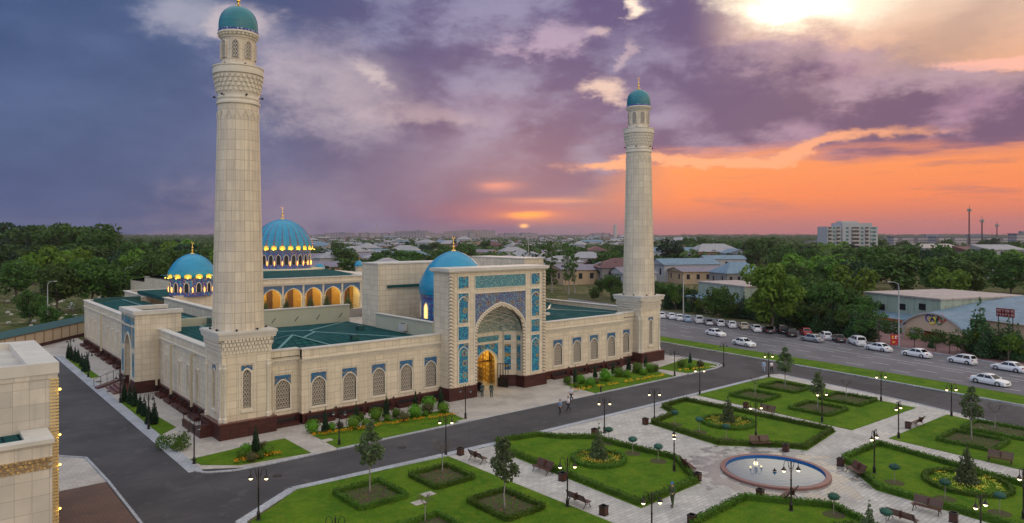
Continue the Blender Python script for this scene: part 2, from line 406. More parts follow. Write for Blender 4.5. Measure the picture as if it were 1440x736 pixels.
# ---------------------------------------------------------------- sky
def AE(px, py):
    a = math.atan((px-CXP)/FOC); return a, math.atan((HYP-py)/FOC*math.cos(a))
def build_world():
    w = bpy.data.worlds.new('World'); SC.world = w; w.use_nodes = True; nt = NT(w.node_tree)
    bg = w.node_tree.nodes['Background']
    v = nt.n('ShaderNodeTexCoord').outputs['Generated']; x, y, z = nt.sep(v)
    X = nt.add(nt.mul(x, U0), nt.mul(y, V0)); Y = nt.add(nt.mul(x, U1), nt.mul(y, V1))
    az = nt.m('ARCTAN2', X, Y); el = nt.m('ARCSINE', z)
    P = nt.comb(nt.mul(az, 1.0), nt.mul(el, 2.3), 0.0)
    n1 = nt.noise(P, 3.2, 8, .6); n2 = nt.noise(nt.comb(nt.add(az, 7.3), nt.mul(el, 2.0), 3.1), 4.6, 8, .62)
    n3 = nt.noise(nt.comb(nt.mul(az, .8), nt.mul(el, 6.5), 9.0), 5.0, 6, .6)      # streaky, low down
    n4 = nt.noise(nt.comb(az, nt.mul(el, 1.7), 5.0), 9.0, 10, .68)
    n5 = nt.noise(nt.comb(az, nt.mul(el, 1.8), 8.0), 24.0, 8, .65)
    az2 = nt.add(az, nt.mul(nt.sub(n2, .5), .22), nt.mul(nt.sub(n4, .5), .09)); el2 = nt.add(el, nt.mul(nt.sub(n1, .5), .13), nt.mul(nt.sub(n4, .5), .045))
    def blob(px, py, wx, wy, tilt=0, a=az2, e=el2):
        a0, e0 = AE(px, py); da = nt.sub(a, a0); de = nt.sub(e, e0)
        if tilt: de = nt.sub(de, nt.mul(da, tilt))
        q = nt.add(nt.m('POWER', nt.m('ABSOLUTE', nt.mul(da, FOC/wx)), 2.0), nt.m('POWER', nt.m('ABSOLUTE', nt.mul(de, FOC/wy)), 2.0))
        return nt.m('EXPONENT', nt.mul(q, -1.0))
    # clear sky behind the clouds
    R = nt.ramp(nt.mul(el, 2.6), [(0,(.50,.16,.17)), (.05,(.66,.19,.14)), (.13,(.95,.25,.09)), (.30,(1.0,.33,.11)), (.5,(.85,.42,.25)), (.72,(.86,.60,.45)), (1,(.90,.74,.62))])
    L = nt.ramp(nt.mul(el, 2.6), [(0,(.20,.155,.225)), (.2,(.155,.14,.245)), (.5,(.115,.135,.27)), (.9,(.06,.10,.21))])
    side = nt.ss(nt.add(az, nt.mul(nt.sub(n1, .5), .15), nt.mul(el, -.35)), .05, .22)
    clear = nt.mix(side, L, R)
    # cloud body colour
    big = nt.noise(nt.comb(nt.add(az, 2.2), nt.mul(el, 2.6), 1.7), 3.6, 3, .5)      # large masses
    puff = nt.vor(nt.comb(nt.add(az, nt.mul(n2, .25)), nt.add(nt.mul(el, 1.9), nt.mul(n4, .12)), 0.0), 9.0, 'SMOOTH_F1')
    dk = nt.mix(nt.ss(az, -.45, .02), (.04,.078,.195), (.10,.08,.21)); dk = nt.mix(nt.ss(az, .1, .5), dk, (.17,.095,.175))
    lt = nt.mix(nt.ss(az, -.5, .0), (.11,.165,.33), (.26,.25,.40)); lt = nt.mix(nt.ss(az, .1, .5), lt, (.45,.26,.36))
    mid = nt.add(nt.mul(n1, .35), nt.mul(n4, .35), nt.mul(big, .55), nt.mul(puff, -.34), nt.mul(nt.sub(n5, .5), .16))
    calm = nt.mul(nt.m('MAXIMUM', nt.ss(az, -.22, -.42), nt.ss(nt.add(el, nt.mul(az, .25)), .16, .06)), .75)
    mid = nt.add(nt.mul(mid, nt.sub(1.0, calm)), nt.mul(calm, .47))
    cl = nt.mix(nt.ss(mid, .41, .60), dk, lt)
    cl = nt.mix(nt.ss(mid, .60, .74, 0, .4), cl, nt.mix(nt.ss(az, -.3, .3), (.26,.30,.44), (.68,.46,.52)))
    # where the cloud deck ends: lower edge rising slightly, orange band under it
    e_lo = nt.add(.098, nt.mul(nt.sub(n3, .5), .09), nt.mul(nt.sub(n1, .5), .05), nt.mul(nt.ss(az, -.04, .2, 1, 0), -.10))
    deck = nt.ss(nt.sub(el, e_lo), -.008, .02)
    up = nt.add(nt.sub(el, nt.add(.285, nt.mul(az, -.10))), nt.mul(nt.sub(n1, .5), .16), nt.mul(nt.sub(n4, .5), .12), nt.mul(puff, .04))
    hole = nt.mul(nt.ss(up, -.012, .03), nt.ss(az, .24, .38))
    deck = nt.mul(deck, nt.sub(1.0, hole))
    rim = nt.mul(nt.ss(up, -.055, -.012), nt.ss(az, .24, .38))
    cl = nt.mix(nt.mul(rim, .35), cl, (.75,.52,.46))
    lowrim = nt.mul(nt.ss(nt.sub(el, e_lo), .03, .0), nt.ss(az, .1, .25))
    cl = nt.mix(nt.mul(lowrim, .5), cl, (.62,.22,.22))
    low = nt.mul(nt.ss(n3, .52, .66, 0, .6), nt.ss(el, .015, .05), nt.ss(el, .16, .1))
    sky = nt.mix(deck, clear, cl)
    sky = nt.mix(nt.mul(low, nt.ss(az, -.1, .1)), sky, (.45,.17,.17))
    # brown veil in the upper right corner
    sky = nt.mix(nt.mul(blob(1350, 45, 150, 26, .35), .6), sky, (.42,.27,.22))
    # torn openings lit from behind
    def opening(px, py, wx, wy, col, k, lo=.46, hi=.62, tilt=0, amt=1.0):
        b = blob(px, py, wx, wy, tilt); t = nt.ss(nt.add(nt.mul(n4, .5), nt.mul(n2, .3), nt.mul(n5, .2), nt.mul(b, k)), lo+k*.44, hi-.04+k*.55)
        return nt.mul(t, amt, nt.ss(b, .03, .42)), col
    for o, col in (opening(1150, -8, 110, 48, (1.15,.95,.72), .5, .32, .66), opening(1135, 2, 55, 26, (1.7,1.45,1.1), .5, .34, .62),
                   opening(880, 24, 30, 13, (1.2,.95,.75), .4, .42, .72), opening(862, 130, 34, 20, (.9,.64,.52), .35, .42, .70, 0, .85), opening(897, 78, 12, 22, (.65,.48,.5), .35, .44, .72, 0, .5), opening(850, 55, 30, 14, (.75,.55,.55), .35, .44, .7, 0, .7), opening(790, 60, 60, 20, (.42,.32,.45), .3, .4, .66),
                   opening(455, 130, 110, 75, (.55,.46,.52), .4, .34, .80, 0, .75), opening(520, 112, 26, 26, (.80,.66,.62), .35, .42, .80, 0, .6),
                   opening(590, 165, 90, 20, (.55,.42,.45), .35, .38, .70, -.1, .55), opening(270, 20, 70, 34, (.44,.43,.52), .35, .36, .74, 0, .7), opening(365, 30, 45, 26, (.56,.48,.52), .35, .38, .68, 0, .8), opening(380, 290, 130, 60, (.26,.22,.32), .3, .34, .7, 0, .7),
                   opening(1050, 215, 200, 9, (1.0,.42,.22), .35, .34, .60, .06, .9), opening(1395, 75, 70, 10, (1.0,.5,.38), .3, .40, .62), opening(700, 150, 150, 30, (.30,.24,.38), .2, .40, .76, 0, .5), opening(1230, 120, 120, 22, (.5,.34,.42), .25, .4, .68, .1, .6)):
        sky = nt.mix(nt.m('MINIMUM', o, 1.0), sky, col)
    # the setting sun in the haze
    for px, py, wx, wy, col, amt in ((750, 303, 110, 17, (.95,.22,.12), .5), (740, 303, 30, 4.5, (1.4,.5,.08), .95), (700, 262, 28, 7, (1.0,.35,.25), .6), (780, 283, 60, 5, (.95,.36,.2), .6)):
        sky = nt.mix(nt.mul(blob(px, py, wx, wy, 0, nt.add(az, nt.mul(nt.sub(n4, .5), .05)), nt.add(el, nt.mul(nt.sub(n3, .5), .02))), amt), sky, col)
    sky = nt.mix(blob(737, 318, 5.5, 2.6, 0, az, el), sky, (2.0,.95,.25))
    # rest of the sky, unseen behind and overhead, brightened to light the facades
    back = nt.ss(Y, .45, -.35); top = nt.ss(el, .42, .95)
    amb = nt.mix(nt.ss(X, -.7, .7), (.62,.78,1.12), (1.85,1.50,1.12))
    amb = nt.mix(nt.ss(nt.noise(v, 2.0, 5), .4, .65, 0, .35), amb, (.5,.45,.6))
    sky = nt.mix(back, sky, amb)
    sky = nt.mix(nt.mul(top, .9), sky, (1.0,1.03,1.08))
    st = nt.n('ShaderNodeTexSky', sky_type='NISHITA'); st.sun_disc = False
    st.sun_elevation = math.radians(2.0); st.sun_rotation = math.atan2(U1, V1)+.017; st.dust_density = 3
    tot = nt.n('ShaderNodeVectorMath', operation='SCALE'); nt.put(tot.inputs[0], sky); tot.inputs['Scale'].default_value = 9.5
    s2 = nt.n('ShaderNodeVectorMath', operation='MULTIPLY_ADD'); nt.put(s2.inputs[0], st.outputs[0]); s2.inputs[1].default_value = (.09,.09,.09); nt.put(s2.inputs[2], tot.outputs[0])
    nt.put(bg.inputs['Color'], s2.outputs[0]); bg.inputs['Strength'].default_value = .1
    w.cycles.sampling_method = 'MANUAL'; w.cycles.sample_map_resolution = 1024
build_world()
sun = bpy.data.lights.new('sun', 'SUN'); so = bpy.data.objects.new('sun', sun); COL.objects.link(so)
sun.energy = .5; sun.angle = math.radians(12); sun.color = (1, .6, .35)
_d = Vector((U1*math.cos(.035), V1*math.cos(.035), math.sin(.035)))
so.rotation_euler = _d.to_track_quat('Z', 'Y').to_euler(); so.location = (0, 0, 80)
SC.view_settings.view_transform = 'Standard'; SC.view_settings.look = 'None'; SC.view_settings.exposure = .12; SC.view_settings.gamma = 1
SC.cycles.use_denoising = True; SC.cycles.max_bounces = 6; SC.cycles.diffuse_bounces = 3; SC.cycles.glossy_bounces = 3; SC.cycles.transmission_bounces = 2; SC.cycles.volume_bounces = 0; SC.cycles.sample_clamp_indirect = 6
def point(x, y, z, e, col, r=.1, typ='POINT'):
    l = bpy.data.lights.new('lamp_light', typ); o = bpy.data.objects.new('lamp_light', l); COL.objects.link(o)
    l.energy = e; l.color = col; l.shadow_soft_size = r; o.location = (x, y, z); return o
# ---------------------------------------------------------------- ground, roads, lawns
def S(name, mb, parent=None): return mb.build(name, parent, kind='structure')
def gp(pts, z): return [(*G(*p), z) for p in pts]
S('ground', MB(TERR).poly([(-9000,-3000,-.03),(16000,-3000,-.03),(16000,22000,-.03),(-9000,22000,-.03)]))
# paving of the whole precinct
S('precinct_paving', MB(PAVE).poly([(22,-5,0),(86,-5,0),(98,20,0),(103,60,0),(100,100,0),(22,100,0)]))
S('side_paving', MB(PAVE2).poly([(8,60,.004),(24,60,.004),(24.2,172,.004),(17.6,172,.004),(8,140,.004)]))
S('entrance_plaza', MB(PAVE2).poly([(24,60.4,.008),(98,60.4,.008),(99,74,.008),(24,74,.008)]))
# west road + main road + east road
RZ = .016
S('side_road', MB(ASPH).poly([(11.85,20,RZ),(17.3,20,RZ),(17.3,49.2,RZ),(22.6,53.4,RZ),(22.6,60.3,RZ),(17.6,63.5,RZ),(17.6,137,RZ),(9.6,137,RZ),(9.6,75.3,RZ),(11.6,72.6,RZ)]))
S('main_road', MB(ASPH).poly([(22.6,52.6,RZ),(85,52.6,RZ),(85,60.3,RZ),(22.6,60.3,RZ)]))
S('inner_road', MB(ASPH).poly([(85,52.6,RZ),(93,52.9,RZ)]+gp([(1097,526),(1200,547.5),(1288,567),(1440,603),(1560,632)],RZ)+gp([(1560,598),(1440,573),(1160,522),(928,482.5),(880,474),(850,470)],RZ)+[(110,107,RZ),(100,107,RZ),(96,90,RZ),(95.5,70,RZ),(95.5,62.5,RZ),(93,60.6,RZ),(85,60.3,RZ)]))
S('terrace_paving', MB(PAVE4).poly([(3,20,.02),(11.8,20,.02),(11.8,64.6,.02),(3,64.6,.02)]))
S('walkway_paving', MB(PAVE2).poly([(3,64.6,.024),(11.85,64.6,.024),(11.6,72.6,.024),(9.7,75.2,.024),(3,75.2,.024)]))
def strip(pts, w, z0, z1, mat, name='kerb', closed=False):
    mb = MB(mat)
    for i in range(len(pts)-(0 if closed else 1)):
        p = Vector(pts[i]).to_2d(); q = Vector(pts[(i+1)%len(pts)]).to_2d(); d = (q-p)
        if d.length < 1e-4: continue
        d.normalize(); n = Vector((-d.y, d.x))*w/2; e = d*w*.02
        mb.prism([tuple(p-n-e), tuple(q-n+e), tuple(q+n+e), tuple(p+n-e)], z0, z1+.0008*(i%2))
    return S(name, mb)
strip([(18.1,62.6),(18.1,137)], 1.1, 0, .06, KERB)
strip([(11.95,20),(11.95,64.6),(11.7,72.7),(9.5,75.4)], .2, 0, .1, KERB)
strip([(17.2,20),(17.2,49.4),(22.7,54.2-.9),(30,52.9),(42,52.3)], .75, 0, .07, KERB)
strip([(42,52.3),(66,52.2),(92.3,52.3)], .7, 0, .07, KERB)
strip([(17.9,63.2),(18.6,61.6),(20.6,60.6),(23,60.35)], .3, 0, .1, KERB)
strip([(30,60.35),(45.6,60.35)], .3, 0, .12, KERB); strip([(23,60.35),(28,60.35)], .3, 0, .12, KERB)
strip([(45.6,60.35),(65.3,60.35)], .18, 0, .03, KERB)
strip([(65.3,60.3),(82,60.3),(83.5,60.3)], .3, 0, .12, KERB)
strip([(84.5,60.3),(91.5,60.3),(94,60.9),(95.3,62.6),(95.6,66),(95.7,70),(96,85)], .3, 0, .12, KERB)
ek = [G(*p) for p in ((850,469),(928,481),(1160,521),(1300,546),(1440,571.5),(1560,597))]
strip(ek, .35, 0, .14, KERB)
wk = [G(*p) for p in ((1083,529),(1097,526.5),(1200,548),(1288,567.5),(1440,604))]
strip(wk[1:], .25, 0, .05, KERB)
# avenue
near = [(700,440),(850,462),(928,473),(1160,509.7),(1300,532.5),(1440,557),(1600,586)]
far = [(1600,547),(1440,518),(1350,503),(1260,489),(1160,473),(1060,457),(928,438),(800,421)]
S('verge_lawn', MB(LAWN).poly(gp(near, .012)+gp([(1560,596.5),(1440,571),(1160,520.6),(928,480.6),(850,468.5),(700,446)], .012)))
S('avenue', MB(AVE).poly(gp(near, .02)+gp(far, .02)))
S('far_pavement', MB(PAVE3).poly(gp([(1235,484),(1260,488),(1350,502),(1440,517),(1600,546)], .03)+gp([(1600,505),(1440,484),(1260,462),(1215,458)], .03)))
S('planting_strip', MB(SOIL).poly(gp([(800,420.5),(928,437.3),(1060,456),(1160,472),(1234,483.8)], .03)+gp([(1214,458),(1060,440),(928,424),(800,412)], .03)))
strip([G(*p) for p in ((800,420.8),(928,437.8),(1160,472.6),(1260,488.6),(1440,517.6),(1600,546.6))], .3, 0, .16, KERB)
def lerp(a, b, t): return (a[0]+(b[0]-a[0])*t, a[1]+(b[1]-a[1])*t)
mb = MB(WHITE)
A0, A1 = G(928,473), G(1440,557); B0, B1 = G(928,438), G(1440,518)
for t in (.13, .28, .42, .5, .62, .76):
    p = Vector(lerp(A0, B0, t)); q = Vector(lerp(A1, B1, t)); d = (q-p); Ln = d.length; d.normalize(); n = Vector((-d.y, d.x))*.07
    k = 0
    while k < Ln+30:
        a = p+d*(k-15); b = a+d*(3 if t != .5 else 8); 
        mb.poly([(*(a-n),.024),(*(b-n),.024),(*(b+n),.024),(*(a+n),.024)]); k += 7 if t != .5 else 8.2
S('lane_markings', mb)
# lawns
LZ = .05
def lawn(pts, z=LZ, edge=True):
    ps = [p if len(p) == 2 and not isinstance(p[0], str) else p for p in pts]
    S('lawn', MB(LAWN).prism(ps, 0, z))
lawn([(23,53.0),(36.7,52.0),(36.9,33.0),(36.9,20),(17.8,20),(17.8,49.0)])
LB = [G(*p) for p in ((694,622),(757,612.5),(790,616),(838,616),(876,627),(955,646),(985,679),(902,715),(700,634))]
LC = [G(*p) for p in ((928,573),(962,563),(1176,607),(1135,634),(1100,630),(1010,627),(912,596),(945,583))]
LF = [G(*p) for p in ((1180,646),(1233,624),(1440,683),(1540,712),(1480,762),(1351,724),(1232,690))]
LG_ = [G(*p) for p in ((966,738),(1042,700),(1110,707),(1172,712),(1240,745),(1300,790),(1000,800),(940,752))]
for q in (LB, LC, LF, LG_): lawn(q)
lawn([G(*p) for p in ((978,555.5),(1083,530.5),(1130,540),(1200,556),(1288,574),(1198,605.5))])
lawn([G(*p) for p in ((1250,617),(1332,583.5),(1440,609),(1560,640),(1560,700),(1440,662))])
lawn([(18.3,64.3),(27.7,61.0),(27.7,67.0),(23.5,67.0),(18.3,66.2)][1:4]+[(22.5,66.7),(18.7,66.2),(19.0,64.0),(21.5,61.8)])
lawn([(30.2,60.6),(45.3,60.5),(46.1,66.1),(30.3,67.2)])
lawn([(65.5,60.5),(82,60.5),(83.4,66.9),(66.1,66.7)])
lawn([(85.3,60.7),(91.5,60.6),(94.2,61.9),(95.2,68.3),(84.6,66.1)])
lawn([(18.75,76.2),(20.7,78.3),(19.9,94.5),(18.75,94.5)])
lawn([(18.75,112.7),(19.9,113.4),(19.6,134.2),(18.75,134.2)])
# small flush slabs and manhole covers
mb = MB(PAVE2)
for p in ((505,600),(460,620),(650,593),(589,708),(602,696),(1003,516)):
    x, y = G(*p); mb.box(x-.5, x+.5, y-.4, y+.4, .0, .07)
S('stone_slabs', mb)
for p in ((565,630),(139,537),(151,551),(390,670),(1052,509),(205,545)):
    x, y = G(*p); mb = MB(IRON).lathe([(.42,.012),(.42,.026),(.36,.03),(.01,.03)], 20, (x, y)); mb.build('manhole_cover', cat='manhole cover', group='manhole covers in the asphalt', label='round iron manhole cover set flush in the asphalt road')
# ---------------------------------------------------------------- architecture helpers
def arch_pts(hw, spring, apex, n=14):
    r = []
    for i in range(2*n+1):
        u = -hw+hw*i/n; s = 1-abs(u)/hw
        r.append((u, spring+(apex-spring)*(.78*math.sqrt(max(0, 1-(1-s)**2))+.22*s)))
    return r
def arch_in(u, z, hw, spring, apex):
    if abs(u) > hw: return False
    s = 1-abs(u)/hw
    return z <= spring+(apex-spring)*(.78*math.sqrt(max(0, 1-(1-s)**2))+.22*s)
class Pl:     # maps (u, z, d) on a wall: u along, d outward
    def __init__(s, o, du): s.o = Vector(o); s.du = Vector(du).normalized(); s.dn = Vector((s.du.y, -s.du.x))
    def __call__(s, u, z, d=0):
        p = s.o+s.du*u+s.dn*d; return (p.x, p.y, z)
def wall_with_arches(mb, pl, u0, u1, z0, z1, arches, depth=.5, back=None):
    """arches: (centre, half width, spring, apex, bottom). Front face d=0, reveal to d=-depth"""
    cu = u0
    for c, hw, sp, ap, bo in sorted(arches):
        if c-hw > cu+1e-4: mb.poly([pl(cu,z0), pl(c-hw,z0), pl(c-hw,z1), pl(cu,z1)])
        if bo > z0+1e-4: mb.poly([pl(c-hw,z0), pl(c+hw,z0), pl(c+hw,bo), pl(c-hw,bo)]); mb.poly([pl(c-hw,bo), pl(c+hw,bo), pl(c+hw,bo,-depth), pl(c-hw,bo,-depth)])
        ap_ = arch_pts(hw, sp, ap)
        for (a, za), (b, zb) in zip(ap_, ap_[1:]):
            mb.poly([pl(c+a,za), pl(c+b,zb), pl(c+b,z1), pl(c+a,z1)])
            mb.poly([pl(c+a,za,-depth), pl(c+b,zb,-depth), pl(c+b,zb), pl(c+a,za)])
        for s_ in (-1, 1): mb.poly([pl(c+s_*hw,bo), pl(c+s_*hw,bo,-depth), pl(c+s_*hw,sp,-depth), pl(c+s_*hw,sp)][::s_])
        cu = c+hw
    if u1 > cu+1e-4: mb.poly([pl(cu,z0), pl(u1,z0), pl(u1,z1), pl(cu,z1)])
def slab(mb, pl, u0, u1, z0, z1, d0, d1):
    A = [pl(u0,z0,d0), pl(u1,z0,d0), pl(u1,z0,d1), pl(u0,z0,d1)]; B = [(p[0],p[1],z1) for p in A]
    mb.add(A+B, [(0,1,2,3),(7,6,5,4),(0,4,5,1),(1,5,6,2),(2,6,7,3),(3,7,4,0)])
def arch_band(mb, pl, c, hw, sp, ap, bo, w, d0, d1, ztop=None):
    """raised moulding following an arch"""
    inn = [(-hw, bo)]+arch_pts(hw, sp, ap)+[(hw, bo)]
    out = [(-hw-w, bo)]+arch_pts(hw+w, sp, ap+w*1.25)+[(hw+w, bo)]
    for i in range(len(inn)-1):
        a, b, e, f = inn[i], inn[i+1], out[i+1], out[i]
        mb.poly([pl(c+q[0], q[1], d1) for q in (a, b, e, f)])
        mb.poly([pl(c+a[0],a[1],d0), pl(c+b[0],b[1],d0), pl(c+b[0],b[1],d1), pl(c+a[0],a[1],d1)])
        mb.poly([pl(c+f[0],f[1],d0), pl(c+e[0],e[1],d0), pl(c+e[0],e[1],d1), pl(c+f[0],f[1],d1)][::-1])
def arch_panel(mb, pl, c, hw, sp, ap, bo, d):
    pts = [(-hw, bo)]+arch_pts(hw, sp, ap)+[(hw, bo)]
    mid = (0, bo)
    for (a, za), (b, zb) in zip(pts[1:-1], pts[2:-1]):
        mb.poly([pl(c+a,bo,d), pl(c+b,bo,d), pl(c+b,zb,d), pl(c+a,za,d)])
def spandrel(mb, pl, c, hw, sp, ap, ztop, d, z_low=None):
    z_low = sp if z_low is None else z_low
    pts = arch_pts(hw, sp, ap)
    for (a, za), (b, zb) in zip(pts, pts[1:]):
        mb.poly([pl(c+a,max(za,z_low),d), pl(c+b,max(zb,z_low),d), pl(c+b,ztop,d), pl(c+a,ztop,d)])
def lattice(mb, pl, c, hw, sp, ap, bo, d, step=.34, w=.07):
    """crossing stone bars clipped to the arch"""
    for k in range(-60, 61):
        for sg in (1, -1):
            pts = []
            n = 40; H = ap-bo
            for i in range(n+1):
                z = bo+H*i/n; u = sg*(z-bo)*.62+k*step
                pts.append((u, z, arch_in(u, z, hw, sp, ap)))
            run = None
            for u, z, ok in pts:
                if ok and run is None: run = (u, z)
                if ok: last = (u, z)
                if (not ok) and run is not None:
                    if last[1]-run[1] > .02: mb.bar(pl(run[0]+c, run[1], d), pl(last[0]+c, last[1], d), w, .05)
                    run = None
            if run is not None and last[1]-run[1] > .02: mb.bar(pl(run[0]+c, run[1], d), pl(last[0]+c, last[1], d), w, .05)
    z = bo+.18
    while z < ap:
        hh = hw*.97
        while hh > .05 and not arch_in(hh, z, hw, sp, ap): hh -= .05
        mb.bar(pl(c-hh, z, d), pl(c+hh, z, d), w*.7, .04); z += step/.62
def corbels(mb, pl, u0, u1, z0, z1, d, rows=3, step=.36, grow=.10):
    h = (z1-z0)/rows
    for r in range(rows):
        n = max(1, round((u1-u0)/step)); w = (u1-u0)/n
        for i in range(n):
            u = u0+w*(i+(.5 if r % 2 else 0))
            if u+w*.78 > u1+.01: continue
            slab(mb, pl, u, u+w*.78, z0+h*r+h*.18, z0+h*(r+1)-.01, d, d+grow*(r+1))
        slab(mb, pl, u0, u1, z0+h*(r+1)-.05, z0+h*(r+1), d, d+grow*(r+1)+.02)
def finial(parent, x, y, z, h, name='finial'):
    mb = MB(GOLD); k = h
    mb.lathe([(.20*k,0+z),(.17*k,z+.03*k),(.04*k,z+.13*k),(.035*k,z+.2*k),(.10*k,z+.26*k),(.10*k,z+.30*k),(.03*k,z+.36*k),(.025*k,z+.42*k),(.07*k,z+.48*k),(.07*k,z+.51*k),(.02*k,z+.57*k),(.015*k,z+.8*k),(.01*k,z+.81*k)], 14, (x, y))
    pts = [(x+.085*k*math.cos(a), y, z+.9*k+.085*k*math.sin(a)) for a in [math.radians(-235+i*29) for i in range(11)]]
    mb.tube(pts, [.006*k, .012*k, .018*k, .022*k, .024*k, .025*k, .024*k, .022*k, .018*k, .012*k, .006*k], 6)
    return mb.build(name, parent, smooth=40)
def dome_profile(r, z0, h, bulge=.03, n=16):
    pr = []
    for i in range(n+1):
        t = i/n; a = t*PI/2
        rr = r*(math.cos(a)**.86)*(1+bulge*math.sin(min(1, t*3)*PI)) if i < n else .02
        zz = h*(.80*math.sin(a)+.20*t**1.6)
        pr.append((rr, z0+zz))
    return pr
# ---------------------------------------------------------------- minarets
def minaret(cx, cy, label, lit=False):
    t = thing('minaret', label, 'minaret', (cx, cy, 0), group=None)
    st = material('minaret_cladding', cladding((.68,.605,.47),(.54,.48,.385),(.22,.185,.14), .92, 1.02, 0.0, 'round', 2.25, .02, (cx, cy)), rough=.55)
    h = 2.42; b = 2.85
    mb = MB(GRANITE).box(cx-b, cx+b, cy-b-.1, cy+b, 0, 1.48); mb.use(GRAN_TOP).box(cx-b-.05, cx+b+.05, cy-b-.15, cy+b+.05, 1.48, 1.6); mb.build('plinth', t)
    mb = MB(STONE)
    for q, (o, du) in enumerate((((cx-h, cy-h), (1,0)), ((cx+h, cy-h), (0,1)), ((cx+h, cy+h), (-1,0)), ((cx-h, cy+h), (0,-1)))):
        wall_with_arches(mb, Pl(o, du), 0, 2*h, 1.6, 8.3, [(h, .42, 6.0, 6.55, 2.7)], .38)
    mb.box(cx-h+.01, cx+h-.01, cy-h+.01, cy+h-.01, 8.28, 8.3)
    mb.build('base_block', t)
    for q, (o, du) in enumerate((((cx-h, cy-h), (1,0)), ((cx+h, cy-h), (0,1)), ((cx+h, cy+h), (-1,0)), ((cx-h, cy+h), (0,-1)))):
        pl = Pl(o, du)
        m1 = MB(STONE_PLAIN); arch_band(m1, pl, h, .42, 6.0, 6.55, 2.7, .1, 0, .05); slab(m1, pl, h-.8, h-.7, 2.3, 7.25, 0, .05); slab(m1, pl, h+.7, h+.8, 2.3, 7.25, 0, .05); slab(m1, pl, h-.8, h+.8, 7.15, 7.25, 0.002, .06); slab(m1, pl, h-.62, h+.62, 2.3, 2.55, 0, .12)
        f = m1.build('window_frame', t)
        m2 = MB(TILE_D); spandrel(m2, pl, h, .56, 6.1, 6.75, 7.0, .02, 6.5); m2.build('tile_panel', f)
        m3 = MB(GLASS_W); m3.poly([pl(h-.42,2.7,-.37), pl(h+.42,2.7,-.37), pl(h+.42,6.6,-.37), pl(h-.42,6.6,-.37)]); m3.build('window_glass', f)
        m4 = MB(LATT); lattice(m4, pl, h, .42, 6.0, 6.55, 2.7, -.15, .28, .06); m4.build('window_lattice', f)
        m5 = MB(STONE_PLAIN)
        for u_ in (.28, 2*h-.28):
            x, y, _ = pl(u_, 0, .03); m5 = MB(STONE_PLAIN)
            m5.lathe([(.24,1.6),(.24,1.95),(.15,2.05),(.15,6.5),(.2,6.6),(.22,6.9),(.15,6.95),(.15,7.3)], 12, (x, y)); m5.build('colonnette', t, smooth=40)
    mb = MB(STONE_PLAIN)
    for q, (o, du) in enumerate((((cx-h, cy-h), (1,0)), ((cx+h, cy-h), (0,1)), ((cx+h, cy+h), (-1,0)), ((cx-h, cy+h), (0,-1)))):
        corbels(mb, Pl(o, du), -.05, 2*h+.05, 8.15, 9.75, 0, 4, .36, .085); slab(mb, Pl(o, du), 0, 2*h, 8.3, 9.75, -.2, .03)
    mb.box(cx-h-.38, cx+h+.38, cy-h-.38, cy+h+.38, 9.7, 10.0)
    mb.build('corbel_band', t)
    MB(COPING).box(cx-2.86, cx+2.86, cy-2.86, cy+2.86, 9.9, 10.38).box(cx-2.95, cx+2.95, cy-2.95, cy+2.95, 10.2, 10.45).build('cornice_slab', t)
    # shaft: sixteen shallow flutes
    n = 32; prof = [(2.50,10.45),(2.47,12),(2.37,17),(2.22,22.3),(2.11,27.5),(2.0,32.0)]
    vs = []; fs = []
    for r, z in prof:
        for k in range(n):
            rr = r*(1.0 if k % 2 == 0 else .988); vs.append((cx+rr*math.cos(2*PI*k/n), cy+rr*math.sin(2*PI*k/n), z))
    for i in range(len(prof)-1):
        for k in range(n): fs.append((i*n+k, i*n+(k+1)%n, (i+1)*n+(k+1)%n, (i+1)*n+k))
    mb = MB(st).add(vs, fs); mb.lathe([(2.00,32),(1.99,33.3)], 32, (cx, cy))
    mb.use(STONE_PLAIN)
    for k in range(16):          # pointed panels that end the flutes
        a0 = 2*PI*k/16; pts = []
        for j in range(9):
            u = -1+j/4; a = a0+u*PI/16*.86; zz = 31.75+.75*(1-abs(u)**1.6)
            pts.append((cx+2.03*math.cos(a), cy+2.03*math.sin(a), zz))
        mb.tube(pts, .035, 4)
        a = a0+PI/16; [mb.bar((cx+r0_*math.cos(a), cy+r0_*math.sin(a), z0_), (cx+r1_*math.cos(a), cy+r1_*math.sin(a), z1_), .05, .05) for (r0_,z0_),(r1_,z1_) in zip(prof, prof[1:])]
    mb.build('shaft', t, smooth=30)
    # balcony with corbel rows
    mb = MB(STONE_PLAIN)
    mb.lathe([(2.0,33.2),(2.13,33.3),(2.13,33.5),(2.02,33.6),(2.02,33.75),(2.09,33.8),(2.09,33.95),(2.0,34.05),(2.0,34.3),(2.08,34.5),(2.18,35.4),(2.28,36.1),(2.32,36.25)], 40, (cx, cy))
    for r_ in range(4):
        for k in range(28):
            a = 2*PI*(k+.5*(r_ % 2))/28; ra = 2.05+.075*r_; z = 34.5+.44*r_; w = .14
            p = (cx+ra*math.cos(a), cy+ra*math.sin(a)); q = (cx+(ra+.14)*math.cos(a), cy+(ra+.14)*math.sin(a))
            mb.bar((*p, z+.14), (*q, z+.14), .24, .26)
    mb.lathe([(2.3,36.25),(2.45,36.3),(2.47,36.5),(2.43,36.95),(2.5,37.0),(2.5,37.12),(2.3,37.14),(1.6,37.1)], 40, (cx, cy))
    mb.build('balcony', t, smooth=35)
    # lantern with eight windows
    mb = MB(st); mb.lathe([(1.62,37.0),(1.62,40.0)], 8*4, (cx, cy)); mb.use(STONE_PLAIN); mb.lathe([(1.72,37.0),(1.72,37.3),(1.63,37.35)], 32, (cx, cy)); mb.build('lantern', t, smooth=30)
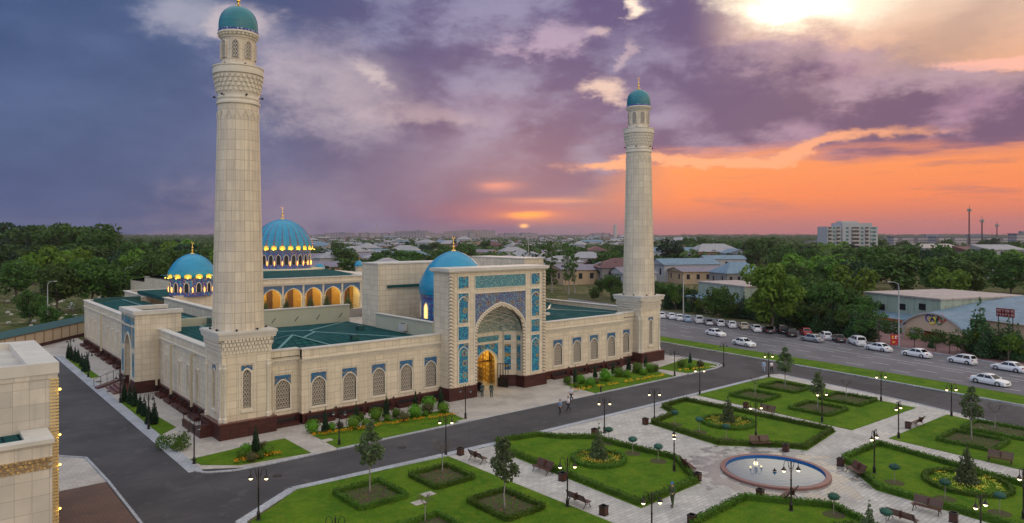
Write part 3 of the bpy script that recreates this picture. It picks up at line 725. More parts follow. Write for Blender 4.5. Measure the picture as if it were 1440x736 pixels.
    for k in range(8):
        a = 2*PI*(k+.35)/8; du = (-math.sin(a), math.cos(a)); pl = Pl((cx+1.63*math.cos(a), cy+1.63*math.sin(a)), du)
        m = MB(GLASS); arch_panel(m, pl, 0, .3, 39.2, 39.65, 37.9, .05); w = m.build('window', t)
        m = MB(LATT); arch_band(m, pl, 0, .3, 39.2, 39.65, 37.9, .07, -.05, .1); lattice(m, pl, 0, .3, 39.2, 39.65, 37.9, .07, .24, .04); m.build('window_lattice', w)
    mb = MB(STONE_PLAIN); mb.lathe([(1.63,39.95),(1.72,40.0),(1.72,40.1),(1.95,40.42),(2.0,40.45),(2.0,40.62),(1.9,40.66)], 40, (cx, cy))
    for k in range(30):
        a = 2*PI*k/30; mb.bar((cx+1.7*math.cos(a), cy+1.7*math.sin(a), 40.22), (cx+1.93*math.cos(a), cy+1.93*math.sin(a), 40.32), .15, .2)
    mb.build('lantern_cornice', t, smooth=35)
    d = MB(DOME_G).lathe([(1.88,40.84),(1.9,41.15),(1.89,41.6),(1.82,42.05),(1.66,42.5),(1.38,42.9),(1.0,43.2),(.55,43.4),(.15,43.5),(.05,43.52)], 40, (cx, cy)).build('dome', t, smooth=60)
    bl = material('blue_white_band', lambda nt, bs: nt.mix(nt.ss(nt.vor(nt.comb(nt.mul(nt.m('ARCTAN2', nt.sub(nt.sep(geo(nt))[1], cy), nt.sub(nt.sep(geo(nt))[0], cx)), 6), nt.sep(geo(nt))[2], 0.0), 2.2), .25, .4), (.5,.55,.6), (.03,.06,.3)), rough=.3)
    MB(bl).lathe([(1.93,40.64),(1.96,40.7),(1.96,40.84),(1.88,40.88)], 40, (cx, cy)).build('dome_band', d, smooth=40)
    finial(d, cx, cy, 43.45, 2.1)
    for (r_, z, nn) in ((2.7, 10.47, 8), (2.36, 34.0, 6), (1.95, 37.15, 6)):
        for k in range(nn):
            a = 2*PI*(k+.5)/nn; p = (cx+r_*math.cos(a), cy+r_*math.sin(a), z); mb = MB(IRON)
            mb.ball((p[0], p[1], p[2]+.1), .12, 8, 5)
            mb.bar((cx+(r_-.55)*math.cos(a), cy+(r_-.55)*math.sin(a), z+.03), (p[0], p[1], z+.06), .07); mb.build('floodlight', t)
    return t
minaret(25.32, 73.1, 'tall cream minaret with teal dome at the near corner of the mosque')
minaret(88.9, 72.95, 'cream stone minaret with teal dome beside the grey avenue, the farther of the two towers')
# ---------------------------------------------------------------- mosque
M_ = thing('mosque', 'long cream stone mosque with turquoise domes and a blue tiled entrance portal', 'mosque', (57, 110, 0))
XC = 56.85
def base_course(mb, pl, u0, u1, z=1.1, d=.18):
    slab(mb, pl, u0, u1, 0, z, -.3, d)
def blind_window(pl, c, light=False):
    """lattice window in a moulded frame with a blue tiled head"""
    hw, sp, ap, bo = .78, 3.95, 4.75, 1.75
    f = MB(STONE_PLAIN)
    for a in (-1.12, 1.06): slab(f, pl, c+a, c+a+.07, 1.35, 5.6, 0, .07)
    slab(f, pl, c-1.12, c+1.13, 5.53, 5.6, .001, .075); slab(f, pl, c-1.0, c+1.0, 1.5, 1.64, 0, .1)
    arch_band(f, pl, c, hw, sp, ap, bo, .1, -.28, .06); slab(f, pl, c-hw-.1, c+hw+.1, bo-.12, bo, -.28, .08)
    fr = f.build('window', M_)
    t = MB(TILE_D); spandrel(t, pl, c, hw+.1, sp, ap+.12, 5.28, .02, sp+.25); t.build('tile_panel', fr)
    g = MB(GLASS_W); g.poly([pl(c-hw,bo,-.27), pl(c+hw,bo,-.27), pl(c+hw,ap,-.27), pl(c-hw,ap,-.27)]); g.build('glass', fr)
    l = MB(LATT); lattice(l, pl, c, hw, sp, ap, bo, -.1, .29, .07); l.build('lattice', fr)
    return fr
def wall_run(pl, L, wins, z_top=8.0, corb=(0, None), open_=True, blank=False):
    mb = MB(STONE); wall_with_arches(mb, pl, 0, L, 1.1, 6.95, [(c, .78, 3.95, 4.75, 1.75) for c in wins], .28); mb.build('wall', M_)
    for c in wins: blind_window(pl, c)
    mb = MB(STONE_PLAIN); corbels(mb, pl, .0, L, 6.25, 6.85, 0, 3, .32, .06); slab(mb, pl, 0, L, 6.85, 6.98, -.3, .26); mb.build('frieze', M_)
    mb = MB(STONE); slab(mb, pl, 0, L, 6.98, 7.86, -.45, .12); mb.build('parapet', M_)
    mb = MB(COPING); slab(mb, pl, -.02, L+.02, 7.86, 8.0, -.6, .24); mb.build('coping', M_)
    mb = MB(GRANITE); base_course(mb, pl, 0, L); mb.use(GRAN_TOP); slab(mb, pl, -.02, L+.02, 1.0, 1.104, -.2, .24)
    mb.use(DARK)
    for c in wins:
        slab(mb, pl, c-1.35, c+1.35, .38, .74, .1, .2)
    mb.use(GRANITE)
    for c in wins:
        slab(mb, pl, c-1.5, c+1.5, 0, .3, .18, .95); slab(mb, pl, c-1.5, c-1.38, .3, .78, .18, .45); slab(mb, pl, c+1.38, c+1.5, .3, .78, .18, .45)
    mb.build('granite_base', M_)
# front wall, left and right of the portal, with their set-back bays next to the minarets
wall_run(Pl((31.2,71.0),(1,0)), 17.7, [x-31.2 for x in (33.1,36.75,40.4,44.05,47.5)])
wall_run(Pl((27.9,71.9),(1,0)), 3.3, [1.6])
wall_run(Pl((64.5,71.0),(1,0)), 18.3, [x-64.5 for x in (68.9,72.7,76.3,80.1)])
wall_run(Pl((82.8,71.9),(1,0)), 3.6, [1.7])
mb = MB(STONE); mb.box(31.2,31.6,71.01,71.9,1.1,7.9).box(82.4,82.8,71.01,71.9,1.1,7.9); mb.use(GRANITE).box(31.2,31.6,70.9,71.9,0,1.0).box(82.4,82.8,70.9,71.9,0,1.0); mb.build('wall_return', M_)
mb = MB(IRON)
for c in (32, 35, 38.6, 42.2, 45.8, 48.6, 66, 70.8, 74.5, 78.2, 82): mb.ball((c, 70.7, 1.24), .12, 8, 5); mb.bar((c,70.95,1.15),(c,70.72,1.2),.05)
mb.build('wall_spotlights', M_).name = 'spotlight_row'
# west wall: narrow window slits between slender columns
def side_run(y0, y1, wins, cols, wells, x=24.0):
    pl = Pl((x, y1), (0,-1)); L = y1-y0
    mb = MB(STONE); ws = sorted((y1-w, .32, 4.2, 4.21, 2.2) for w in wins)
    cu = 0
    for c, hw, sp, ap, bo in ws:
        mb.poly([pl(cu,1.1), pl(c-hw,1.1), pl(c-hw,6.95), pl(cu,6.95)]); mb.poly([pl(c-hw,1.1), pl(c+hw,1.1), pl(c+hw,bo), pl(c-hw,bo)]); mb.poly([pl(c-hw,4.5), pl(c+hw,4.5), pl(c+hw,6.95), pl(c-hw,6.95)])
        for a in (c-hw, c+hw): mb.poly([pl(a,bo), pl(a,bo,-.35), pl(a,4.5,-.35), pl(a,4.5)])
        mb.poly([pl(c-hw,bo),pl(c+hw,bo),pl(c+hw,bo,-.35),pl(c-hw,bo,-.35)]); mb.poly([pl(c-hw,4.5),pl(c+hw,4.5),pl(c+hw,4.5,-.35),pl(c-hw,4.5,-.35)])
        cu = c+hw
    mb.poly([pl(cu,1.1), pl(L,1.1), pl(L,6.95), pl(cu,6.95)]); mb.build('wall', M_)
    for c, hw, sp, ap, bo in ws:
        m = MB(STONE_PLAIN)
        for a in (-.62, .44): slab(m, pl, c+a, c+a+.18, 1.5, 5.0, 0, .12)
        slab(m, pl, c-.7, c+.7, 5.0, 5.16, 0, .16)
        w = m.build('window', M_); m = MB(GLASS); slab(m, pl, c-hw, c+hw, bo, 4.5, -.34, -.3); m.build('glass', w)
    mb = MB(STONE_PLAIN); corbels(mb, pl, 0, L, 6.3, 6.85, 0, 2, .34, .07); slab(mb, pl, 0, L, 6.85, 6.98, -.3, .26); mb.build('frieze', M_)
    mb = MB(STONE); slab(mb, pl, 0, L, 6.98, 7.86, -.45, .12); mb.build('parapet', M_)
    mb = MB(COPING); slab(mb, pl, -.02, L+.02, 7.86, 8.0, -.65, .26); mb.build('coping', M_)
    mb = MB(GRANITE); base_course(mb, pl, 0, L)
    for w in wells:
        c = y1-w; slab(mb, pl, c-1.3, c+1.3, 0, .38, .18, 1.2); slab(mb, pl, c-.9, c-.7, .45, .9, .18, .7); slab(mb, pl, c+.7, c+.9, .45, .9, .18, .7)
        mb.use(DARK); slab(mb, pl, c-.7, c+.7, .45, 1.05, .18, .3); mb.use(GRANITE)
    mb.use(GRAN_TOP); slab(mb, pl, 0, L, 1.0, 1.104, -.2, .24); mb.build('granite_base', M_)
    for c in cols:
        m = MB(PIPE); m.box(x-.72, x-.5, c-.1, c+.1, .9, 6.9); m.box(x-.6, x, c-.06, c+.06, 6.6, 6.8); m.use(IRON).box(x-.74, x-.48, c-.13, c+.13, .45, .95); m.build('downpipe', M_)
side_run(76.6, 98.4, (94.9, 89.1, 85.7, 82.1), (97.2, 90.6, 82.4), (94.4, 90.5, 87.2, 84.2, 80.6))
side_run(105.8, 150.4, (147, 143.5, 140, 134.5, 130, 126.3, 122.3, 118, 113.6, 109.5), (132, 116), (146.5, 142.5, 138, 133, 128.5, 124, 119, 114, 109.5))
# side portal (smaller)
P2 = []
x0 = 21.15
pl = Pl((x0, 105.9), (0,-1)); L = 7.8
sp_ = MB(STONE)
wall_with_arches(sp_, pl, 0, L, 1.5, 9.9, [(3.9, 1.7, 5.0, 7.2, 1.5)], .5)
sp_.poly([(x0,105.9,1.5),(x0,105.9,9.9),(26.6,105.9,9.9),(26.6,105.9,1.5)]); sp_.poly([(x0,98.1,1.5),(26.6,98.1,1.5),(26.6,98.1,9.9),(x0,98.1,9.9)]); sp_.poly([(26.6,98.1,7),(26.6,105.9,7),(26.6,105.9,9.9),(26.6,98.1,9.9)])
sp_.box(x0+.5, 22.9, 99, 100.32, 0, 9).box(x0+.5, 22.9, 103.68, 105, 0, 9); sp_.box(22.8, 23.0, 99, 105, .5, 9)
po = sp_.build('side_portal', M_)
MB(COPING).box(x0-.25, 22.2, 97.9, 106.1, 9.9, 10.4).box(22.2, 26.8, 97.9, 98.9, 9.9, 10.4).box(22.2, 26.8, 105.1, 106.1, 9.9, 10.4).build('coping', po)
MB(ROOF_TRIM).box(22.2, 26.6, 98.9, 105.1, 9.2, 9.3).build('roof', po)
m = MB(GRANITE); m.box(x0-.1, 22.3, 98.0, 102-1.7, 0, 1.5).box(22.3,26.6,97.96,98.3,0,1.5); m.build('granite_base', po)
MB(GRANITE).box(x0-.1, 22.3, 102+1.7, 106.0, 0, 1.5).build('granite_base', po)
m = MB(TILE_A)
for a, b, c, d_ in ((1.9, 5.9, 8.45, 9.5), (.5, 1.5, 8.6, 9.5), (6.3, 7.3, 8.6, 9.5), (.5, 1.5, 5.6, 8.2), (6.3, 7.3, 5.6, 8.2), (.5, 1.5, 2.0, 4.9), (6.3, 7.3, 2.0, 4.9)): slab(m, pl, a, b, c, d_, .0, .03)
spandrel(m, pl, 3.9, 1.95, 5.2, 7.5, 8.2, .03); m.build('tile_panel', po)
m = MB(STONE_PLAIN); arch_band(m, pl, 3.9, 1.7, 5.0, 7.2, 1.5, .22, -.05, .1); m.build('arch_moulding', po)
MB(WOOD).box(22.7, 22.8, 100.9, 103.1, .5, 4.2).build('door', po)
m = MB(GRAN_TOP)
for k in range(3): m.box(19.0+k*.45, 21.9, 99.6-.0, 104.4, .17*k, .17*(k+1))
m.build('steps', po)
# main portal -----------------------------------------------------------
pt = MB(STONE)
pl = Pl((48.9, 69.0), (1,0)); L = 15.7; c0 = XC-48.9
wall_with_arches(pt, pl, 0, L, 1.55, 15.45, [(c0, 3.95, 7.9, 11.1, 1.55)], .45)
pt.poly([(48.9,72.4,1.5),(48.9,69,1.5),(48.9,69,15.45),(48.9,72.4,15.45)]); pt.poly([(64.6,69,1.5),(64.6,72.4,1.5),(64.6,72.4,15.45),(64.6,69,15.45)]); pt.poly([(64.6,72.4,7),(48.9,72.4,7),(48.9,72.4,15.45),(64.6,72.4,15.45)])
PO = pt.build('entrance_portal', M_)
MB(COPING).box(48.65,64.85,68.75,72.65,15.45,15.6).box(48.5,65.0,68.6,72.8,15.6,15.98).build('coping', PO)
for a_, b_ in ((48.75,XC-3.9),(XC+3.9,64.75)): MB(GRANITE).box(a_,b_,68.85,72.4,0,1.5).use(GRAN_TOP).box(a_-.05,b_+.03,68.8,69.4,1.5,1.56).build('granite_base', PO)
m = MB(ROPE)
for x, y, r, a, b in ((49.13,69.0,.36,1.7,15.3),(64.35,69.0,.26,1.7,15.3)): m.lathe([(r,a),(r,b)], 14, (x, y))
inn = [(-3.95, 1.7)]+arch_pts(3.95, 7.9, 11.1)+[(3.95, 1.7)]
m.tube([pl(c0+a, z, -.05) for a, z in inn], .2, 10); m.build('rope_moulding', PO, smooth=60)
m = MB(STONE_PLAIN)
arch_band(m, pl, c0, 4.15, 7.9, 11.35, 1.6, .16, 0, .09)
def framed(m, f, u0, u1, z0, z1, w=.09):
    slab(f, pl, u0-w, u0, z0-w, z1+w, 0, .1); slab(f, pl, u1, u1+w, z0-w, z1+w, 0, .1); slab(f, pl, u0, u1, z1, z1+w, 0, .1); slab(f, pl, u0, u1, z0-w, z0, 0, .1)
    slab(m, pl, u0, u1, z0, z1, 0, .025)
fr = m; 
for side in (0, 1):
    u0, u1 = ((50.14-48.9, 51.68-48.9), (62.0-48.9, 63.5-48.9))[side]
    for z0, z1 in ((13.5,14.95), (7.22,8.85)):
        t = MB(TILE_A); framed(t, fr, u0, u1, z0, z1); t.build('tile_panel', PO)
    for z0, z1 in ((9.3,12.9), (2.0,6.8)):
        t = MB(TILE_A); cc = (u0+u1)/2; framed(t, fr, u0, u1, z0, z1); t.build('tile_panel', PO)
        arch_band(fr, pl, cc, .68, z1-1.15, z1-.45, z0, .08, .02, .11)
t = MB(TILE_B); framed(t, fr, 52.7-48.9, 61.0-48.9, 13.42, 14.95); t.build('inscription_panel', PO)
t = MB(TILE_C); spandrel(t, pl, c0, 4.14, 7.95, 11.4, 12.75, .025); t.build('spandrel_panel', PO)
slab(fr, pl, 52.7-48.9, 61.0-48.9, 12.75, 12.85, 0, .1); slab(fr, pl, 52.55-48.9, 52.68-48.9, 7.9, 12.85, 0, .1); slab(fr, pl, 61.02-48.9, 61.15-48.9, 7.9, 12.85, 0, .1)
fr.build('panel_frames', PO).name = 'panel_moulding'
# niche: half octagon plan
plan = [(XC-3.9,69.4),(XC-3.9,70.6),(XC-2.15,71.9),(XC+2.15,71.9),(XC+3.9,70.6),(XC+3.9,69.4)]
m = MB(STONE)
for (a, b) in ((0,1),(1,2),(3,4),(4,5)):
    p, q = plan[a], plan[b]; m.poly([(*p,0),(*q,0),(*q,7.3),(*p,7.3)])
bpl = Pl(plan[2], (1,0)); wall_with_arches(m, bpl, 0, 4.3, 0, 7.3, [(2.15, 1.75, 3.3, 5.0, 0)], .5)
nic = m.build('entrance_niche', PO)
for (a, b) in ((0,1),(1,2),(3,4),(4,5)):
    m = MB(GRANITE)
    p, q = Vector(plan[a]), Vector(plan[b]); dd = (q-p).normalized(); nn = Vector((dd.y, -dd.x))*.06; p2 = p+nn; q2 = q+nn; m.poly([(*p2,0),(*q2,0),(*q2,1.5),(*p2,1.5)]); m.poly([(*p,1.5),(*p2,1.5),(*q2,1.5),(*q,1.5)][::-1]); m.build('granite_lining', PO)
def ppl(i): return Pl(plan[i], (plan[i+1][0]-plan[i][0], plan[i+1][1]-plan[i][1]))
m = MB(TILE_A)
for i, w in ((1, 2.18), (3, 2.18)):
    q = ppl(i); slab(m, q, .65, w-.65, 2.2, 5.6, .0, .04); slab(m, q, .65, w-.65, 6.1, 6.8, .0, .04)
for i in (0, 4):
    q = ppl(i); slab(m, q, .25, .95, 2.2, 5.6, 0, .04); slab(m, q, .25, .95, 6.1, 6.8, 0, .04)
spandrel(m, bpl, 2.15, 1.92, 3.35, 5.2, 5.75, .03, 3.35); m.build('tile_panel', PO)
m = MB(TILE_B); slab(m, bpl, .15, 4.15, 6.1, 6.8, 0, .04); m.build('inscription_panel', PO)
m = MB(COPING); arch_band(m, bpl, 2.15, 1.75, 3.3, 5.0, 0, .14, -.05, .08); m.build('door_moulding', PO)
# ogive half vault made of net cells with raised ribs
av = arch_pts(3.9, 7.3, 11.0, 14)[14:]
lv = MB(TILE_N); ribs = MB(LATT); rows = []
for u, z in av:
    k = u/3.9; k = max(k, .015)
    rows.append([(XC+(p[0]-XC)*k, 69.42+(p[1]-69.4)*(k**.8), z) for p in [lerp(plan[j], plan[j+1], f) for j in range(5) for f in ((0,) if j in (0,4) else (0,.5))]+[plan[5]]])
vs = [p for r in rows for p in r]; nc = len(rows[0])
lv.add(vs, [(i*nc+j, i*nc+j+1, (i+1)*nc+j+1, (i+1)*nc+j) for i in range(len(rows)-1) for j in range(nc-1)])
lv.build('vault', nic)
for i in range(len(rows)-2):
    for j in range(nc-1):
        if (i+j) % 2 == 0: ribs.bar(rows[i][j], rows[i+1][j+1], .09, .09)
        else: ribs.bar(rows[i][j+1], rows[i+1][j], .09, .09)
for i in (0, 5): ribs.tube([p for p in rows[i]], .07, 5)
ribs.build('vault_ribs', nic)
# lit vestibule behind the door
m = MB(YWALL); x0_, x1_ = XC-2.6, XC+2.6
m.poly([(x0_,72.45,0),(x0_,79,0),(x0_,79,6),(x0_,72.45,6)]); m.poly([(x1_,79,0),(x1_,72.45,0),(x1_,72.45,6),(x1_,79,6)]); m.poly([(x0_,79,0),(x1_,79,0),(x1_,79,6),(x0_,79,6)]); m.poly([(x0_,72.45,6),(x0_,79,6),(x1_,79,6),(x1_,72.45,6)])
m.box(x0_,x0_+.6,74,74.5,0,6).box(x1_-.6,x1_,74,74.5,0,6); m.build('vestibule', PO)
MB(WOOD).box(XC-1.2,XC+1.2,78.85,78.95,0,3.2).box(XC-1.7,XC+.6,74.1,74.2,3.0,3.15).build('inner_door', PO)
MB(PAVE2).box(x0_,x1_,72.4,79,.0,.03).build('vestibule_floor', PO)
for xx, yy, dx, dy in ((XC+1.75,71.75,.55,-1.45), (XC-1.75,71.75,-.35,-1.5)):
    m = MB(IRON); p = Vector((xx,yy)); q = p+Vector((dx,dy))
    for z in (.1,1.2,3.1): m.bar((*p,z),(*q,z),.07)
    for t_ in (0,.25,.5,.75,1): w = p+(q-p)*t_; m.bar((*w,.1),(*w,3.1),.06)
    m.poly([(*p,.1),(*q,.1),(*q,1.2),(*p,1.2)]); m.build('iron_gate', PO)
point(XC, 75.5, 4.6, 300, (1,.78,.30), .3); point(XC+.6, 73.3, 3.9, 60, (1,.78,.3), .2)
m = MB(WOOD)
for k in range(5): m.box(XC-2.3+k*1.1,XC-2.2+k*1.1,74.0,74.1,3.2,5.6)
m.box(XC-2.6,XC+2.6,74.0,74.12,3.0,3.2).box(XC-2.6,XC-.6,78.7,78.9,0.03,3.4).box(XC+.6,XC+2.0,76.9,77.0,.03,3.3); m.build('lattice_screen', PO)
# drum + dome behind the portal ---------------------------------------
def dome_on_drum(cx, cy, zb, zd, r, h, n_win, fin, mat=DOME, ribbed=False, uplights=0, e=60, drum_r=None, zw=None, lamp_side=True):
    dr = drum_r or r*.95
    d = MB(TILE_DRUM).lathe([(dr*1.03,zb),(dr*1.03,zb+.25),(dr,zb+.3),(dr,zd-.5),(dr*1.02,zd-.4),(dr*1.02,zd-.05),(dr*1.0,zd)], 64, (cx, cy)).build('drum', M_, smooth=35)
    m = MB(TILE_A)
    if ribbed:
        n = 96; pr = dome_profile(r, zd, h, .02, 18); vs = []; fs = []; 
        for rr, z in pr:
            for k in range(n): q = rr*(1+.035*(abs(math.sin(k*PI*24/n))-.5)); vs.append((cx+q*math.cos(2*PI*k/n), cy+q*math.sin(2*PI*k/n), z))
        for i in range(len(pr)-1):
            for k in range(n): fs.append((i*n+k, i*n+(k+1)%n, (i+1)*n+(k+1)%n, (i+1)*n+k))
        m = MB(mat).add(vs, fs)
    else: m = MB(mat).lathe(dome_profile(r, zd, h, .035, 18), 64, (cx, cy))
    if ribbed:
        m.use(material('red_dome_bosses', col=(.28,.03,.06), rough=.4))
        for k in range(24):
            a = 2*PI*(k+.5)/24
            for i, (rr, z) in enumerate(pr[2:13]):
                q = rr*1.015; m.ball((cx+q*math.cos(a), cy+q*math.sin(a), z), .25-.014*i, 6, 4)
    do = m.build('dome', M_, smooth=70 if not ribbed else 30)
    finial(do, cx, cy, zd+h-.1, fin)
    fwd = math.atan2(-cy, -cx)
    for k in range(n_win):
        a = 2*PI*k/n_win; 
        if math.cos(a-fwd) < -.1: continue
        du = (-math.sin(a), math.cos(a)); pl = Pl((cx+dr*math.cos(a), cy+dr*math.sin(a)), du); hd = zd-zb
        w = MB(COPING); arch_band(w, pl, 0, .32*hd/3.3*1.1, zb+hd*.55, zb+hd*.72, zb+hd*.22, .1, -.1, .1); wo = w.build('drum_window', d)
        if zw: g = MB(zw)
        else: g = MB(GLASS)
        arch_panel(g, pl, 0, .32*hd/3.3*1.1, zb+hd*.55, zb+hd*.72, zb+hd*.22, .04); g.build('pane', d)
    return d, do
def ring_lamps(cx, cy, r, z, n, parent, e, col=(1,.68,.12), mesh=None, h=.2, tilt=None, out=.35, mat=UPLIGHT, patch=(4,.6)):
    fwd = math.atan2(-cy, -cx)
    for k in range(n):
        a = 2*PI*(k+.5)/n
        if math.cos(a-fwd) < -.25: continue
        x, y = cx+(r+out)*math.cos(a), cy+(r+out)*math.sin(a)
        m = MB(mat)
        if mesh == 'flame': m.ball((cx+(r+.06)*math.cos(a), cy+(r+.06)*math.sin(a), z), (.10,.10,h*.85), 8, 6)
        else:
            m.ball((x, y, z-.08), (.13,.13,.07), 8, 4)
            if 'painted_uplight_glow' not in bpy.data.materials: material('painted_uplight_glow', col=(.62,.46,.10), rough=.4)  # yellow uplight glow painted as patches of colour over the dome foot
            q = MB(bpy.data.materials['painted_uplight_glow']); w_ = .33*2*PI/n; R1 = patch[0]; hh = patch[1]; vs = []
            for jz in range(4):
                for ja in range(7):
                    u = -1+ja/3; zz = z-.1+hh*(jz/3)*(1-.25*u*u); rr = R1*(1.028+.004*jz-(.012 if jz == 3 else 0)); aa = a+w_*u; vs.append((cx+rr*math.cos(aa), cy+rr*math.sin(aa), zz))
            q.add(vs, [(jz*7+ja, jz*7+ja+1, jz*7+ja+8, jz*7+ja+7) for jz in range(3) for ja in range(6)]); q.build('painted_glow_patch', parent, smooth=1)
        m.build('wall_lamp' if mesh == 'flame' else 'floodlight', parent)
        if e: point(x+(.25*math.cos(a)), y+(.25*math.sin(a)), z+.1, e, col, .08)
dome_on_drum(XC, 79.3, 7.9, 12.0, 4.72, 5.9, 12, 2.1, zw=emit('lit_drum_window', (1,.62,.2), 1.3))
d, do = dome_on_drum(39.2, 137.5, 8.9, 12.35, 4.05, 4.3, 12, 2.3)
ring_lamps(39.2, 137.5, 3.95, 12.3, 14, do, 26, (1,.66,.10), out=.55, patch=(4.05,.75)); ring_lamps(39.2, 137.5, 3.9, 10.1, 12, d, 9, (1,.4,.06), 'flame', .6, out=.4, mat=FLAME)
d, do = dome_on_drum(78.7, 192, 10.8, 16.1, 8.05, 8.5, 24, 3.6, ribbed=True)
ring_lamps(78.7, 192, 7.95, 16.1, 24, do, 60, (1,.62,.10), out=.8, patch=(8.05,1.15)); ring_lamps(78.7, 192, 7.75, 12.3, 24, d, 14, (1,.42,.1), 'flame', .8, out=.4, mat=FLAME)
MB(LOWWALL).lathe([(11.3,8.6),(11.3,10.6),(10.9,10.8),(7,10.82)], 8, (78.7,192), PI/8).build('dome_podium', M_)
for x, y in ((95.5,204),(117,219)):
    dm = MB(STONE).lathe([(1.3,0),(1.3,8.8),(1.5,8.9),(1.5,9.2),(1.3,9.3)], 16, (x,y)).build('corner_turret', M_)
    MB(DOME).lathe(dome_profile(1.6, 9.3, 2.0, .03, 8), 20, (x,y)).build('turret_dome', dm, smooth=60)
    finial(dm, x, y, 11.2, 1.0)
# inner iwan block behind the entry dome, and the second block to the east
mb = MB(STONE).box(49.2,64.9,86.6,91.2,0,15.9); mb.use(COPING).box(49.1,65.0,86.5,91.3,15.9,16.1); mb.build('inner_iwan', M_)
MB(ROOF_TRIM).box(50.6,64.9,86.3,86.62,12.6,12.95).build('iwan_roof_edge', M_)
mb = MB(STONE).box(79.5,84,90.2,105.2,0,15.9); mb.use(COPING).box(79.4,84.1,90.1,105.3,15.9,16.1); iw = mb.build('east_iwan', M_)
m = MB(STONE_PLAIN); pl = Pl((79.5,105.2),(0,-1))
for c in (5.6, 7.5, 9.4): arch_band(m, pl, c, .65, 14.2, 14.9, 13.0, .1, 0, .06)
m.build('blind_arches', iw).name = 'blind_arcade'
# walls joining portal and iwan, with an air conditioner
MB(LOWWALL).box(48.75,49.2,72.45,86.5,7,9.15).use(COPING).box(48.6,49.3,72.45,86.5,9.15,9.25).build('link_wall', M_)
MB(LOWWALL).box(64.5,64.95,72.45,86.5,7,9.15).use(COPING).box(64.4,65.1,72.45,86.5,9.15,9.25).build('link_wall', M_)
ac = MB(material('grey_casing', col=(.45,.46,.46), rough=.5)).box(48.1,48.7,78.2,79.4,7.6,8.5); ac.use(IRON).lathe([(.01,8.5),(.33,8.51),(.33,8.53),(.01,8.53)],16,(48.4,78.8)); ac.build('air_conditioner', M_)
# roofs ------------------------------------------------------------------
def hip(x0,x1,y0,y1,z0,z1,nm='roof',ridge=None):
    m = MB(ROOF); w = min(x1-x0, y1-y0)/2
    if x1-x0 >= y1-y0: a, b = (x0+w, (y0+y1)/2), (x1-w, (y0+y1)/2)
    else: a, b = ((x0+x1)/2, y0+w), ((x0+x1)/2, y1-w)
    c = [(x0,y0,z0),(x1,y0,z0),(x1,y1,z0),(x0,y1,z0)]; A, B = (*a,z1), (*b,z1)
    if x1-x0 >= y1-y0: m.poly([c[0],c[1],B,A]); m.poly([c[1],c[2],B]); m.poly([c[2],c[3],A,B]); m.poly([c[3],c[0],A])
    else: m.poly([c[0],c[1],A]); m.poly([c[1],c[2],B,A]); m.poly([c[2],c[3],B]); m.poly([c[3],c[0],A,B])
    o = m.build(nm, M_)
    r = MB(ROOF_RIDGE)
    for p, q in ((c[0],A),(c[3],A if x1-x0>=y1-y0 else B),(c[1],B if x1-x0>=y1-y0 else A),(c[2],B),(A,B)): r.bar((p[0],p[1],p[2]+.05),(q[0],q[1],q[2]+.05),.3,.06)
    r.build('ridge_cap', o); return o
hip(27,49,71.6,95.2,7.2,7.9); hip(64.9,90.6,71.6,95.2,7.2,7.9)
MB(ROOF).box(49.2,64.5,72.5,86.5,7.3,7.85).build('roof', M_)
hip(28.5,36.5,72.4,80.5,7.3,8.7,'roof')
hip(24.4,34,76,104,7.2,7.75); hip(24.4,34,106,150,7.15,8.1)
MB(ROOF_TRIM).box(31.6,34.0,92,104,7.3,8.3).use(ROOF_RIDGE).box(31.4,34.2,91.8,92.1,8.3,8.4).build('roof_step', M_)
MB(LOWWALL).box(25.0,33.4,104.4,105.0,7.2,8.3).build('roof_upstand', M_)
MB(ROOF_TRIM).box(25.2,33,148.6,149.2,7.2,8.3).build('roof_step', M_)
# inner parapets of the courtyard
MB(LOWWALL).box(34,49.3,95.2,95.6,0,9.6).use(COPING).box(33.9,49.3,95.1,95.8,9.6,9.75).build('courtyard_parapet', M_)
MB(LOWWALL).box(64.9,79.5,95.2,95.6,0,9.6).use(COPING).box(64.9,79.5,95.1,95.8,9.6,9.75).build('courtyard_parapet', M_)
MB(STONE).box(33.7,34.1,95.2,134.8,0,8.9).use(COPING).box(33.4,34.4,95.2,134.8,8.9,9.05).build('courtyard_parapet', M_)
mb = MB(STONE).box(35.2,46,134.4,134.8,0,9.0).use(COPING).box(35.1,46.1,134.3,134.9,9.0,9.12); mb.build('courtyard_wall', M_)
MB(ROOF).box(34.2,46,134.85,156.8,8.2,8.8).build('roof', M_)
MB(STONE).box(24,35,150.3,150.8,0,7.9).use(COPING).box(23.8,35,150.1,151,7.9,8.02).build('end_wall', M_)
mb = MB(STONE).box(34.8,46,156.9,157.3,0,8.6).box(34.6,35,151,170,0,7.9).box(34.8,60,169.8,170.2,0,7.9); mb.use(COPING).box(34.3,35.2,151,170.3,7.9,8.05).box(35,60,169.6,170.4,7.9,8.05).box(34.8,46,156.8,157.5,8.6,8.72); mb.build('rear_wing', M_)
MB(ROOF).box(35,60,157.3,169.8,7,7.2).build('roof', M_)
m = MB(IRON)
for x in (37.5,40.8,44,47.5): m.bar((x,95.1,7.9),(x+.3,94.6,8.6),.06)
m.build('roof_cables', M_).name = 'roof_cable_bundle'
# east outer wall
pl = Pl((91.2,76),(0,1)); mb = MB(STONE); slab(mb, pl, 0, 74, 0, 7.86, -.45, 0); mb.use(COPING); slab(mb, pl, 0, 74, 7.86, 8.0, -.6, .15); mb.build('east_wall', M_)
MB(ROOF).box(84,90.7,95,150,7.2,7.4).build('roof', M_)
MB(ROOF_TRIM).box(84.5,88.5,96.5,101,7.4,8.1).build('roof_step', M_)
mb = MB(COPING).box(73.5,74.6,78.6,79.2,7.7,8.05); mb.build('roof_hatch', M_)
